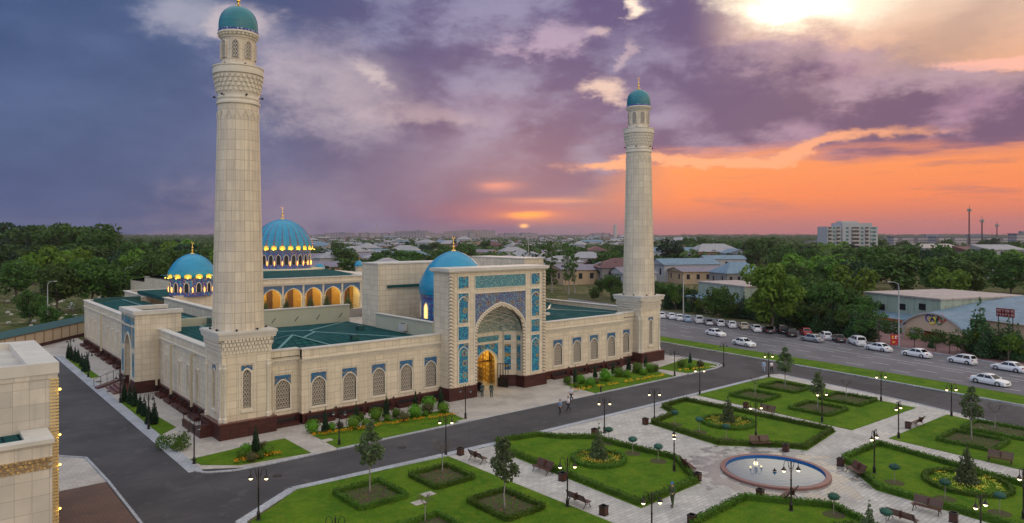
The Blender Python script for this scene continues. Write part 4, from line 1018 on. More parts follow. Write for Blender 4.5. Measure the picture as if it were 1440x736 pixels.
# courtyard arcade on the far side ---------------------------------------
ZA = 10.0
AX = [44.93+4.99*k for k in range(9)]
pl = Pl((AX[0]-.6,158),(1,0)); Lx = AX[-1]-AX[0]+1.2
mb = MB(STONE); arcs = [((AX[k]+AX[k+1])/2-AX[0]+.6, 2.1, 5.6, 7.5, 2.0) for k in range(8)]
wall_with_arches(mb, pl, 0, Lx, 2.0, 8.4, arcs, .6); mb.build('arcade_wall', M_)
mb = MB(STONE); slab(mb, pl, 0, Lx, 8.4, 9.9, -.6, .25); mb.use(STONE_PLAIN); corbels(mb, pl, 0, Lx, 8.35, 8.9, .2, 2, .5, .1); mb.use(COPING); slab(mb, pl, 0, Lx, 9.9, 10.05, -.7, .6); mb.build('arcade_cornice', M_)
for c, hw, sp, ap, bo in arcs:
    f = MB(COPING); arch_band(f, pl, c, hw, sp, ap, 3.2, .15, 0, .1); a = f.build('arch', M_); t = MB(TILE_D); spandrel(t, pl, c, hw+.16, sp, ap+.2, 8.25, .03, sp); t.build('tile_panel', a)
    ww = MB(WOOD); slab(ww, pl, c+.6, c+1.9, 2, 6.9, -4.9, -4.7); ww.build('carved_door', M_)
for x in AX: MB(STONE_PLAIN).lathe([(.42,2.0),(.42,2.3),(.26,2.5),(.24,4.8),(.36,5.2),(.42,5.6)], 12, (x,157.75)).build('column', M_, smooth=40)
mb = MB(YWALL); slab(mb, pl, 0, Lx, .3, 8, -5.2, -5.0); slab(mb, pl, 0, Lx, 7.9, 8.1, -5.0, -.6); mb.build('gallery_wall', M_)
mb = MB(PAVE2); slab(mb, pl, 0, Lx, 0, 2.0, -5, 2.6); mb.build('gallery_floor', M_)
MB(STONE).box(AX[-1]+.5,88,157.4,164,0,9.9).use(COPING).box(AX[-1]+.5,88.2,157.2,164,9.9,10.05).build('gallery_end', M_)
for c, *_ in arcs[2:]: point(AX[0]-.6+c, 160.4, 6.6, 300, (1,.76,.28), .25)
hp = MB(ROOF); X0_, X1_ = 44.2, 85.4
MB(STONE).box(44.25,44.45,158.7,163.6,0,9.55).build('gallery_end', M_)
hp.poly([(X0_,158.6,9.6),(X1_+2,158.6,9.6),(X1_+2,181,10.6),(X0_,181,10.6)]); hp.poly([(X1_+2,158.6,9.6),(X1_+9,176,9.2),(X1_+9,200,9.2),(X1_+2,181,10.6)])
hp.poly([(X0_,181,10.6),(X1_+2,181,10.6),(X1_+2,210,8),(X0_,210,8)]); hp.build('prayer_hall_roof', M_)
MB(STONE).box(44.4,97,163.5,196,0,9.5).box(44.4,97,196,211,0,8.0).use(COPING).box(97,97.6,163,212,8.4,9.0).build('prayer_hall', M_)
MB(PAVE2).poly([(34,95,.03),(91,95,.03),(91,158,.03),(34,158,.03)]).build('courtyard_floor', M_)
# perimeter wall towards the scrub
F = thing('boundary_wall', 'long beige panelled boundary wall capped with teal sheet beyond the side road', 'wall', (11,144,0))
a = Vector(G(0,502)); b = Vector(G(124,471)); d = (b-a).normalized(); a = a-d*25; Lf = (b-a).length
pl = Pl(tuple(a), tuple(d))
mw = material('beige_wall_panels', lambda nt, bs: nt.mix(nt.noise(geo(nt), .6, 5), (.40,.30,.20), (.52,.41,.29)), rough=.8)
mb = MB(mw); slab(mb, pl, 0, Lf, .0, 2.9, -.2, 0); mb.build('wall_panels', F)
mb = MB(material('brown_wall_posts', col=(.22,.13,.07), rough=.8)); u = 0
while u < Lf: slab(mb, pl, u, u+.16, .6, 2.85, 0, .06); u += 2.6
slab(mb, pl, 0, Lf, 2.7, 2.9, 0, .08); mb.build('wall_posts', F).name = 'wall_battens'
mb = MB(GRANITE); slab(mb, pl, 0, Lf, 0, .6, 0, .12); mb.build('granite_base', F)
mb = MB(ROOF_TRIM); A = [pl(0,2.9,.3), pl(Lf,2.9,.3), pl(Lf,3.9,-.9), pl(0,3.9,-.9)]; mb.poly(A); mb.poly([pl(0,3.9,-.9), pl(Lf,3.9,-.9), pl(Lf,2.9,-2.0), pl(0,2.9,-2.0)]); mb.build('sheet_cap', F)
# ---------------------------------------------------------------- near building in the lower left corner
N = thing('portal_building', 'cream stone building with parapets and small golden lights filling the lower left corner', 'building', (3,55,0))
st2 = material('grey_cream_cladding', cladding((.62,.57,.48),(.45,.43,.385),(.24,.215,.18), .85, .95, 0.0, 'flat', mortar=.012), rough=.55)
xe, yf, yb, zt = 6.8, 52.4, 64.4, 12.0
mb = MB(st2).box(1.6,xe,yf,yb,0,11.55); mb.build('tower_block', N)
MB(COPING).box(2.05,xe+.15,yf-.12,yf+.25,11.3,12.0).box(5.3,xe+.15,yf+.25,yb,11.3,12.0).box(1.4,2.05,yf+.2,yb,11.3,11.9).box(1.6,5.3,yb-.8,yb,11.3,12.0).build('coping', N)
MB(st2).box(2.0,xe+.08,yf-.06,yf,11.0,11.35).build('cornice', N)
mb = MB(st2).box(-14,xe-.6,yf-3.2,yf-.02,0,7.75); mb.build('front_wing', N)
MB(COPING).box(-14,xe-.5,yf-3.35,yf-2.55,7.75,8.0).box(xe-1.9,xe-.5,yf-2.55,yf-.1,7.75,8.0).build('parapet_coping', N)
MB(ROOF).box(-14,xe-1.9,yf-2.5,yf+10,7.76,7.8).build('roof', N)
m = MB(material('glow_painted_frieze_stone', lambda nt, bs: nt.mix(nt.ss(nt.vor(geo(nt), 5), .25, .4), (.62,.42,.14), (.3,.2,.1)), rough=.5)); pl = Pl((-14,yf-3.2),(1,0)); corbels(m, pl, 0, xe-.6+14, 6.2, 6.95, 0, 3, .3, .05); m.build('frieze', N)  # golden lamp light on the frieze is put into its stone colour
m = MB(material('glow_painted_rib_stone', col=(.62,.46,.20), rough=.5))  # glow of the wall lights painted into the rib colour
z = .3
while z < 11.0: m.box(xe-.34,xe+.14,yf-.1,yf+.42,z,z+.10); z += .2
m.build('ribbed_quoin', N)
for z in (2.6,5.4,7.3,10.2):
    m = MB(UPLIGHT).ball((xe+.24,yf+.3,z),.075,8,6); m.use(IRON).box(xe,xe+.25,yf+.25,yf+.35,z-.12,z-.07); m.build('wall_light', N); point(xe+.32,yf-.05,z+.1,9,(1,.68,.2),.06)
m = MB(material('grey_panels', col=(.3,.32,.34), rough=.4))
for k in range(7): m.bar((.6-.7*k,56.5,8.1),(.6-.7*k,57.6,9.9),.5,.08)
m.bar((1.5,57,8.0),(-6,57,8.0),.1); m.build('solar_collector', N)

# small things on the roofs
for x, y in ((40,76),(44.5,83),(70,80),(77,88)):
    m = MB(ROOF_TRIM).box(x-.45,x+.45,y-.35,y+.35,7.5,8.15); m.use(DARK).box(x-.46,x-.44,y-.25,y+.25,7.75,8.0); m.build('roof_vent', M_)
for x, y in ((30,90),(28,120)): MB(IRON).lathe([(.16,7.4),(.16,8.4),(.24,8.45),(.24,8.6),(.02,8.7)], 10, (x,y)).build('roof_vent', M_)
# ---------------------------------------------------------------- vegetation
def leaf_cloud(blobs, per, size, seed=0, flat=.5, shell=.55, up=.25):
    """many small leaf faces spread through a set of ellipsoids (cx,cy,cz,rx,ry,rz)"""
    rg = np.random.default_rng(seed); V = []; 
    for b in blobs:
        n = max(4, int(per*(b[3]*b[4]*b[5])**(2/3)))
        d = rg.normal(size=(n,3)); d /= np.linalg.norm(d, axis=1)[:,None]
        r = shell+(1-shell)*rg.random(n)**.6
        p = d*r[:,None]*np.array(b[3:6])+np.array(b[:3])
        nn = d*flat+rg.normal(size=(n,3))*.55+np.array([0,0,up]); nn /= np.linalg.norm(nn, axis=1)[:,None]
        t = np.cross(nn, rg.normal(size=(n,3))); t /= np.linalg.norm(t, axis=1)[:,None]; s = np.cross(nn, t)
        sz = (size*(.6+.8*rg.random(n)))[:,None]
        V.append(np.stack([p-t*sz*.5, p-s*sz*.32, p+t*sz*.5, p+s*sz*.32], 1).reshape(-1,3))
    V = np.concatenate(V); F = np.arange(len(V)).reshape(-1,4); return V, F
def tree_proto(name, label, cat, h, crown, trunk_r, mat, bark, leaf, per, seed, trunk_h=None, limbs=6, nb=22, spread=None, single=False, up=.25):
    """crown = (rx, rz, zc); blobs scattered over the crown body"""
    rg = random.Random(seed); rx, rz, zc = crown
    blobs = []
    for i in range(nb):
        a = rg.random()*2*PI; u = rg.uniform(-1, 1); q = math.sqrt(1-u*u); k = rg.uniform(.45, .95)
        br = rg.uniform(.28, .48)*min(rx, rz)
        taper = spread(u) if spread else 1
        blobs.append((rx*q*k*math.cos(a)*taper, rx*q*k*math.sin(a)*taper, zc+rz*u*k, br, br, br*rg.uniform(.6,.95)))
    root = None if single else thing(name, label, cat)
    tb = MB(bark); th = trunk_h or zc-rz*.5; jog = [(0,0,0)]
    for i in range(1, 5): jog.append((rg.uniform(-.03,.03)*h*.3, rg.uniform(-.03,.03)*h*.3, th*i/4+(h*.0)))
    top = (jog[-1][0], jog[-1][1], zc+rz*.35)
    tb.tube(jog+[top], [trunk_r*1.25, trunk_r, trunk_r*.92, trunk_r*.85, trunk_r*.75, trunk_r*.25], 8)
    for i in range(limbs):
        b = blobs[(i*3) % nb]; z0 = th*rg.uniform(.75, 1.0)
        m = ((b[0]*.4), (b[1]*.4), z0+(b[2]-z0)*.55)
        tb.tube([(0,0,z0), m, (b[0]*.9, b[1]*.9, b[2])], [trunk_r*.5, trunk_r*.33, trunk_r*.1], 5)
    cb = MB(mat); cb.arr(*leaf_cloud(blobs, per, leaf, seed, up=up))
    if single:
        tb.use(mat); tb.arr(*leaf_cloud(blobs, per, leaf, seed, up=up)); o = tb.build(name, label=label, cat=cat); return Proto(o)
    tb.build('trunk', root, smooth=1); cb.build('crown', root); return Proto(root)
def cone_tree(name, label, cat, h, r, mat, per, leaf, seed, trunk=.08, z0=.15, layers=None, bark=BARK, jag=.25):
    rg = random.Random(seed); L = layers or 9; blobs = []
    for i in range(L):
        t = i/(L-1); z = z0+(h-z0)*(.06+.9*t); rr = r*(1-t)**.8+.05*r
        n = max(1, int(6*(1-t)+1))
        for k in range(n):
            a = 2*PI*(k+rg.random()*.5)/n+i; q = rr*(1-jag*rg.random())*.62 if n > 1 else 0
            blobs.append((q*math.cos(a), q*math.sin(a), z, rr*.52+.03, rr*.52+.03, (h/L)*.75))
    root = thing(name, label, cat)
    MB(bark).tube([(0,0,0),(0,0,h*.85)], [trunk, trunk*.3], 6).build('trunk', root)
    cb = MB(mat); cb.arr(*leaf_cloud(blobs, per, leaf, seed, flat=.8)); cb.build('crown', root); return Proto(root)
def ball_shrub(name, label, r, mat, per, leaf, seed, squash=.9):
    m = MB(mat); m.ball((0,0,r*squash*.95), (r*.72,r*.72,r*.72*squash), 10, 7)
    m.arr(*leaf_cloud([(0,0,r*squash,r,r,r*squash)], per, leaf, seed, flat=1.2, shell=.85)); o = m.build(name, label=label, cat='shrub'); return Proto(o)
MAG = [tree_proto('magnolia_tree', 'x', 'tree', 4.6, (.74,1.4,3.1), .05, LEAF_M, BARK_P, .2, 520, 11+i, 1.9, 5, 40, spread=lambda u: 1.1-.5*u) for i in range(2)]
THU = [cone_tree('thuja', 'x', 'conifer', 2.3, .33, LEAF_D, 2000, .12, 20+i, .05) for i in range(2)]
CMG = cone_tree('magnolia_tree', 'x', 'tree', 3.6, .95, LEAF_M, 430, .22, 31, .07, .2, 8, jag=.5)
TOP = None
def topiary():
    root = thing('ball_topiary', 'x', 'topiary')
    MB(BARK_P).tube([(0,0,0),(.01,0,.5),(0,0,1.15)], [.03,.025,.025], 6).build('stem', root)
    m = MB(LEAF_T); m.ball((0,0,1.35), (.40,.40,.24), 12, 7); m.arr(*leaf_cloud([(0,0,1.35,.46,.46,.28)], 700, .09, 5, flat=1.3, shell=.88)); m.build('crown', root)
    m = MB(SOIL).lathe([(.75,.05),(.72,.075),(.01,.085)], 18); m.build('soil_ring', root); return Proto(root)
TOP = topiary()
def bare(seed):
    root = thing('bare_tree', 'x', 'tree'); rg = random.Random(seed); m = MB(BARK)
    MB(BARK_P).tube([(0,0,0),(.02,0,.9),(0,.02,1.75)], [.05,.045,.04], 7).build('trunk', root)
    def br(p, d, L, r, k):
        q = p+d*L; m.tube([p, (p+q)/2+Vector((rg.uniform(-.04,.04),rg.uniform(-.04,.04),0)), q], [r, r*.8, r*.6], 4)
        if k == 0: return
        for i in range(3 if k > 1 else 4):
            e = (d+Vector((rg.uniform(-.75,.75), rg.uniform(-.75,.75), rg.uniform(-.15,.5)))).normalized(); br(q, e, L*rg.uniform(.6,.85), r*.55, k-1)
    for i in range(7):
        a = 2*PI*i/7; br(Vector((0,0,1.7)), Vector((math.cos(a)*.75, math.sin(a)*.75, .75)).normalized(), .48, .022, 3)
    m.build('branches', root); return Proto(root)
BARE = [bare(3), bare(4)]
def hedge(pts, closed, h, w, name, label, group=None, seed=1, dens=150):
    rg = np.random.default_rng(seed); m = MB(LEAF_H); P = [Vector((*p[:2],0)) for p in pts]; n = len(P); V = []
    for i in range(n if closed else n-1):
        p, q = P[i], P[(i+1)%n]; d = q-p; L = d.length
        if L < .05: continue
        d.normalize(); nn = Vector((-d.y, d.x, 0))
        k = max(1, int(L/.7))
        for j in range(k):
            a = p+d*(L*j/k); b = p+d*(L*(j+1)/k); hh = h*(.82+.05*random.random()); ww = w*.36
            m.prism([(a-nn*ww)[:2], (b-nn*ww)[:2], (b+nn*ww)[:2], (a+nn*ww)[:2]], .02, hh)
        N = int(L*dens*(h+w)); u = rg.random(N)*L; s = rg.random(N)*(2*h+w)
        side = np.where(s < h, -1, np.where(s > h+w, 1, 0))
        zz = np.where(side == -1, s, np.where(side == 1, s-h-w, h)); ln = np.where(side == 0, s-h-w/2, side*w/2)
        ln = ln+rg.normal(size=N)*.04; zz = zz+rg.normal(size=N)*.04; bump_ = 1+.06*np.sin(u*2.3+seed)
        pos = np.array(p)[None,:]+np.outer(u, np.array(d))+np.outer(ln*bump_, np.array(nn))+np.outer(zz, np.array([0,0,1.0]))
        nr = np.outer(side*1.0, np.array(nn))+np.outer((side == 0)*1.0, np.array([0,0,1.0]))+rg.normal(size=(N,3))*.5
        nr /= np.linalg.norm(nr, axis=1)[:,None]; t = np.cross(nr, rg.normal(size=(N,3))); t /= np.linalg.norm(t, axis=1)[:,None]; s2 = np.cross(nr, t); sz = (.15*(.6+.7*rg.random(N)))[:,None]
        V.append(np.stack([pos-t*sz*.5, pos-s2*sz*.35, pos+t*sz*.5, pos+s2*sz*.35], 1).reshape(-1,3))
    V = np.concatenate(V); m.arr(V, np.arange(len(V)).reshape(-1,4))
    return m.build(name, label=label, cat='hedge', group=group)
def inset(poly, k):
    P = [Vector(p[:2]) for p in poly]; n = len(P)
    ar = sum(P[i].x*P[(i+1)%n].y-P[(i+1)%n].x*P[i].y for i in range(n)); sg = 1 if ar > 0 else -1; out = []
    for i in range(n):
        a, b, c = P[i-1], P[i], P[(i+1)%n]; d1 = (b-a).normalized(); d2 = (c-b).normalized()
        n1 = Vector((-d1.y, d1.x))*sg; n2 = Vector((-d2.y, d2.x))*sg; m_ = (n1+n2)
        if m_.length < .2: m_ = n1
        m_.normalize(); out.append(tuple(b+m_*k/max(.5, m_.dot(n1))))
    return out
HG = 'clipped box hedges edging the park lawns'
hedge(inset(LB, .35), True, .48, .46, 'hedge', 'clipped hedge around the lawn with a yellow flower ring between the two pale paths', seed=1)
hedge(inset(LC, .35), True, .48, .46, 'hedge', 'clipped hedge around the lawn just behind the round fountain pool', seed=2)
hedge(inset(LF, .35), True, .48, .46, 'hedge', 'clipped hedge around the lawn right of the fountain with a conical tree', seed=3)
hedge(inset(LG_, .35)[:6], False, .48, .46, 'hedge', 'clipped hedge along the near lawn below the fountain', seed=4)
def rect_of(px):
    ps = [G(*p) for p in px]; a, b, c, d = ps     # west, north, east, south corners
    x0 = (a[0]+d[0])/2; x1 = (b[0]+c[0])/2; y0 = (d[1]+c[1])/2; y1 = (a[1]+b[1])/2
    return [(x0+.3,y0+.3),(x1-.3,y0+.3),(x1-.3,y1-.3),(x0+.3,y1-.3)]
beds = [(((462,694),(537,678),(580,701),(503,723)), 'square hedge around the soil bed of the leafy tree nearest the road bend'),
        (((568,669),(629,657),(676,674),(610,693)), 'square hedge around the soil bed next to the left path corner'),
        (((648,709),(706,690),(773,715),(718,738)), 'square hedge around the bed with pink roses and a leafy tree'),
        (((545,745),(620,723),(668,752),(590,780)), 'square hedge bed cut by the bottom edge, under a bare tree'),
        (((1022,557),(1058,548.5),(1100,561),(1068,568)), 'square hedge bed left of the others beside the far side path'),
        (((1067,544),(1095,537.5),(1143,548),(1115,557)), 'square hedge bed nearest the bend of the inner road'),
        (((1108,575),(1137,566),(1196,578),(1163,590)), 'square hedge bed holding a leafy tree, front right on the far lawn'),
        (((1152,562.5),(1175,552.5),(1234,565),(1210,575)), 'square hedge bed along the sidewalk of the inner road'),
        (((1312,619),(1344,606),(1426,625),(1395,640)), 'square hedge bed in front on the right hand lawn'),
        (((1351,602),(1374,591),(1462,612),(1440,626)), 'square hedge bed behind, with white flowers by the inner road')]
for i, (q, lab) in enumerate(beds):
    r = rect_of(q); hedge(r, True, .42, .36, 'hedge', lab, seed=10+i)
    MB(SOIL).prism(r, .02, .08).build('bed_soil', kind='structure')
    rg = np.random.default_rng(i); bl = []
    cx, cy = sum(p[0] for p in r)/4, sum(p[1] for p in r)/4; wx, wy = abs(r[1][0]-r[0][0])/2-.35, abs(r[2][1]-r[1][1])/2-.35
    for k in range(60): bl.append((cx+rg.uniform(-wx,wx), cy+rg.uniform(-wy,wy), .13, .16, .16, .12))
    m = MB(LEAF_H if i % 2 else LEAF_S); m.arr(*leaf_cloud(bl, 260, .1, i))
    m.use(FLOW_R if i != 9 else material('white_blooms', col=(.7,.7,.66)))
    m.arr(*leaf_cloud([(cx+rg.uniform(-wx,wx), cy+rg.uniform(-wy,wy), .3, .07,.07,.05) for k in range(8)], 420, .06, i+50))
    tag(m.build('bed_plants'), 'low sparse rose plants growing in the soil inside the hedge square', 'flowers', 'rose plants in the hedge squares', 'stuff')
rings = [((842,648), 36, 'ring hedge around yellow flowers on the lawn between the two pale paths'), ((1024,596), 35, 'ring hedge around pale yellow flowers behind the fountain'), ((1360,682), 52, 'ring hedge around yellow flowers on the lawn right of the fountain'), ((1222,762), 50, 'ring hedge cut by the bottom edge of the near lawn')]
RC = []
for i, (p, w, lab) in enumerate(rings):
    x, y = G(*p); r = w*depth_of(x, y)/FOC; RC.append((x, y, r)); pts = [(x+r*math.cos(2*PI*k/20), y+r*math.sin(2*PI*k/20)) for k in range(20)]
    hedge(pts, True, .38, .4, 'hedge', lab, seed=30+i)
    rg = random.Random(i); bl = []
    for k in range(110): a = rg.random()*2*PI; q = r*(.35+.5*rg.random()); bl.append((x+q*math.cos(a), y+q*math.sin(a), .18, .2, .2, .15))
    m = MB(LEAF_S); m.arr(*leaf_cloud(bl, 260, .11, 40+i)); m.use(FLOW_Y); m.arr(*leaf_cloud([(b[0],b[1],.34,.26,.26,.06) for b in bl], 260, .10, 60+i)); m.use(FLOW); m.arr(*leaf_cloud([(b[0],b[1],.36,.2,.2,.05) for b in bl[::4]], 220, .10, 80+i))
    tag(m.build('ring_flowers'), 'pale yellow and orange bedding flowers planted in the ring', 'flowers', 'flowers in the ring beds', 'stuff')
# trees of the park
def hgt(p, ytop): x, y = G(*p); return ZAT(ytop, x, y)
for i, (p, yt, lab) in enumerate((((520,696),596,'leafy magnolia standard in the square bed nearest the road bend'), ((709.5,719),609,'leafy magnolia standard in the rose bed at the bottom'), ((1104,548),489,'leafy magnolia standard behind two walking people near the avenue'), ((1149.5,577),520,'leafy magnolia standard behind a lamp on the far lawn'), ((1366,621),545,'leafy magnolia standard on the right hand lawn'))):
    MAG[i%2].put(G(*p), i*1.3, lab, 'magnolia standards in the park', hgt(p, yt)/4.6)
for i, (p, yt, lab) in enumerate((((622,665.5),610,'bare twiggy tree beside the lamp at the road corner'), ((598,735),684,'bare twiggy tree at the bottom edge of the near lawn'), ((1062,557.5),522,'small bare tree in the left square bed of the far lawn'), ((1190,560),526,'small bare tree by the sidewalk of the inner road'), ((1399,605),556,'wide bare tree on the right hand lawn by the inner road'))):
    BARE[i%2].put(G(*p), i, lab, 'bare trees in the park', hgt(p, yt)/3.55)
for i, (p, yt) in enumerate((((842,652),596),((1019,598),554),((1361,684),621),((1216,766),704))):
    q = RC[i]; CMG.put((q[0], q[1]), i*2, ('conical tree in the flower ring between the two pale paths','conical tree in the flower ring behind the fountain','conical tree in the flower ring right of the fountain','conical tree whose top rises at the bottom edge near the fountain')[i], 'conical magnolias in the flower rings', ZAT(yt, q[0], q[1])/3.6)
for i, (p, lab) in enumerate((((856,624),'ball topiary behind the conical tree, beside the lamp'),((889.6,638.6),'middle ball topiary of three along the upper hedge'),((925.7,649.5),'ball topiary nearest the benchside lamp on the lawn with yellow ring'),((949,598),'ball topiary left of the flower ring behind the fountain'),((983.5,608.5),'ball topiary between the left one and the flower ring'),((1021,619),'ball topiary in front of the flower ring behind the fountain'),((1257.7,680),'ball topiary left of the ring on the right lawn, near its lamp'),((1329,703),'ball topiary in front of the ring on the right lawn'),((1406,723),'ball topiary right of the ring by a glowing lamp'),((1172.5,725),'ball topiary on the near lawn below the pool'),((1246,748),'ball topiary at the bottom edge beside a bench'))):
    TOP.put(G(*p), i, lab, 'ball topiaries on the lawns')
# planted beds along the facade
def THp(p, yt, lab, k=0): THU[k%2].put(G(*p), k, lab, 'thuja columns around the mosque', hgt(p, yt)/2.3)
for i, (p, yt) in enumerate((((359.6,636.5),596),((457.5,608.5),573),((500.7,597),565),((543,588),554),((584,578),548),((620,574),543),((809,539),513),((837,531.6),510),((862,526.7),507),((884,522),499),((908,516),497),((970.5,512),494))):
    nth = ('alone in the small left bed','first from the left in the long front bed','second from the left in the long front bed','third from the left in the long front bed','fourth from the left in the long front bed','at the right end of the long front bed, by the portal','first from the left in the bed right of the portal','second from the left in the bed right of the portal','third from the left in the bed right of the portal','fourth from the left in the bed right of the portal','fifth, by the far minaret base','alone in the small bed by the far road bend')[i]
    THp(p, yt, 'slender green thuja '+nth, i)
def w3(X, Y): return (110+X*.2039, 470+Y*.2039)
sd = ['nearest the side portal','second','third','fourth','fifth','sixth','last, next to the big bush']
for i, (X, Y) in enumerate(((318,472),(357,487),(388,502),(425,552),(455,572),(485,625),(525,625))):
    THU[i%2].put(G(*w3(X,Y)), i, 'dark thuja in the side road row: '+sd[i]+' of seven counted from the portal' if 0 < i < 6 else 'dark thuja in the side road row, '+sd[i], 'thujas beside the side road', random.uniform(.95,1.2))
for i, (X, Y) in enumerate(((222,212),(250,228),(278,243),(303,252),(335,285),(355,325),(378,325))):
    THU[i%2].put(G(60+X*.164, 470+Y*.1638), i, 'dark thuja in the far group on the narrow lawn beyond the side portal', 'thujas beyond the side portal', random.uniform(1.0,1.35))
SH = [ball_shrub('round_shrub', 'x', .6, LEAF_S, 900, .14, 3), ball_shrub('round_shrub', 'x', .6, LEAF_O, 900, .14, 4), ball_shrub('round_shrub', 'x', .6, LEAF_H, 900, .14, 6)]
def shrub_row(lst, where, grp):
    for i, (x, y, r, k) in enumerate(lst):
        X, Y = G(x, y); s = r*depth_of(X, Y)/FOC/.6
        if len(lst) > 5: nth = 'counted from the left as number %d ' % (i+1) if False else ''
        SH[k].put((X, Y), i, ('bright green','bronze green','dark green')[k]+' clipped round shrub '+where, grp, s)
shrub_row([(440,609,11,0),(466,606,7,0),(478,603,6,1),(497,604,11,0),(515,601,7.5,0),(507,592,7,2),(529,592,11,0),(545,593,6,2),(557,588,8,2),(567.6,593,8.5,1),(583,588,11,0),(601,582,9,1),(603,576,11,0),(624,581,9,0),(598,586,5,2)], 'in the long bed left of the portal', 'round shrubs left of the portal')
shrub_row([(798,541,7,2),(817,540,8,0),(830,544,8,0),(838,540,5,1),(851,536,10,0),(870,530,8,0),(882,531,6.5,0),(896,525,9,2),(905,528,6,0),(914,524,8,0),(922,523,6,2),(811,546,5,2)], 'in the bed right of the portal', 'round shrubs right of the portal')
shrub_row([(346,637,8,0),(377,641,9.5,0),(366,646,6.5,2),(354,650,8.5,1),(371,632,6.5,1),(340,646,8,2)], 'in the small bed by the near minaret', 'round shrubs by the near minaret')
shrub_row([(958,517,7,2),(970.5,520,5.5,0),(985,516,5.5,1)], 'in the small bed at the far road bend', 'round shrubs at the far road bend')
m = MB(LEAF_H); x, y = G(243,632); rg = random.Random(5); bl = [(x+rg.uniform(-1.1,1.1), y+rg.uniform(-1.1,1.1), rg.uniform(.3,1.0), .6,.6,.5) for i in range(14)]
m.arr(*leaf_cloud(bl, 330, .17, 9)); m.build('bush', label='large loose green bush on the corner of the side road', cat='bush')
def flowers(p0, p1, n, spread, label):
    a, b = Vector(G(*p0)), Vector(G(*p1)); rg = random.Random(n); bl = []
    for i in range(n):
        q = a+(b-a)*(i/(n-1))+Vector((rg.uniform(-.1,.1), rg.uniform(-spread,spread))); bl.append((q.x,q.y,.18,.26,.26,.18))
    m = MB(LEAF_S); m.arr(*leaf_cloud(bl, 240, .1, n)); m.use(FLOW); m.arr(*leaf_cloud([(c[0],c[1],.34,.28,.28,.12) for c in bl if rg.random() < .8], 420, .12, n+1))
    tag(m.build('flower_border'), label, 'flowers', None, 'stuff')
flowers((440,616),(640,585),60,.35,'orange and yellow marigolds edging the bed left of the portal')
flowers((806,552),(935,530),46,.35,'orange and yellow marigolds edging the bed right of the portal')
flowers((330,654),(392,640),20,.3,'orange marigolds in the small bed by the near minaret')
flowers((955,524),(995,519),14,.3,'orange marigolds in the small bed at the far road bend')
fl = [(c, 70.35) for c in (66.3, 71.9, 75.6)]
for x, y in fl:
    m = MB(FLOW); m.arr(*leaf_cloud([(x,y,.45,.5,.2,.12)], 300, .1, int(x))); tag(m.build('flower_trough'), 'orange marigolds in the granite trough under the wall', 'flowers', 'marigold clumps in the granite troughs')
# ---------------------------------------------------------------- lamps, benches, bins, fountain
def lamp_proto(lit):
    t = thing('street_lamp', 'x', 'street lamp')
    m = MB(IRON).lathe([(.2,0),(.2,.06),(.12,.1),(.12,.45),(.14,.5),(.09,.62),(.06,.7),(.055,2.2),(.075,2.25),(.05,2.32),(.045,3.45),(.07,3.5),(.03,3.6),(.01,3.72)], 10); m.build('pole', t, smooth=40)
    for s in (-1, 1):
        a = MB(IRON); a.tube([(.04*s,0,3.05),(.18*s,0,3.2),(.2*s,0,3.5),(.34*s,0,3.68),(.5*s,0,3.6),(.55*s,0,3.4),(.55*s,0,3.22)], .022, 6)
        a.tube([(.04*s,0,2.85),(.14*s,0,2.95),(.16*s,0,3.35)], .015, 5); a.build('arm', t, smooth=40)
        h = MB(IRON).lathe([(.19,2.98),(.17,3.03),(.09,3.12),(.05,3.22),(.02,3.28)], 12, (.55*s,0)); hd = h.build('lamp_shade', t, smooth=40)
        MB(BULB if lit else GLASS_OFF).lathe([(.04,2.84),(.09,2.87),(.125,2.93),(.13,2.985)], 12, (.55*s,0)).build('globe', hd, smooth=60)
    return Proto(t)
LP1, LP0 = lamp_proto(True), lamp_proto(False)
lit = [((363.5,732),0,'lit double street lamp at the far left corner of the near lawn'),((627,640),0,'lit double street lamp on the lawn corner beside a dark bin and the road'),((798,713),.1,'lit double street lamp beside the bench nearest the bottom centre'),((850,609),0,'lit double street lamp behind the conical tree at the road edge'),((948,663),1.35,'lit double lamp seen end on, behind the bench left of the fountain'),((920.3,594),0,'lit double lamp next to a bin where the wide path leaves the road'),((984,555),0,'lit double street lamp on the road edge left of the far lawn'),((1063,616),.1,'lit double lamp behind the bench facing the fountain from the back'),((1081,531),.1,'lit double lamp beside the pair of people near the inner road'),((1156,594),.25,'lit double lamp in front of a leafy tree on the far lawn'),((1239,565),.1,'lit double lamp by the inner road behind the right end of the far lawn'),((1338,586),.1,'lit double lamp by the inner road above the right hand lawn'),((1263.6,617),.7,'lit double lamp at the corner of the right hand lawn near a bench'),((1229.5,666),.75,'lit double lamp on the lawn right of the fountain'),((1112.5,719),.1,'lit double street lamp standing in front of the fountain pool'),((1379,778),.5,'lit double lamp rising from the bottom edge right of a bin'),((1439.5,731),.5,'lit double street lamp cut by the right edge'),((916.5,772),.1,'lit double lamp rising from the bottom edge near the soldier'),((471.5,815),0,'top of a double street lamp rising from the bottom edge on the near lawn')]
for p, rz, lab in lit:
    LP1.put(G(*p), rz-math.atan2(U1, V1), lab, 'double lantern street lamps'); q = G(*p); point(q[0], q[1], 2.62, 14, (1,.72,.36), .2)
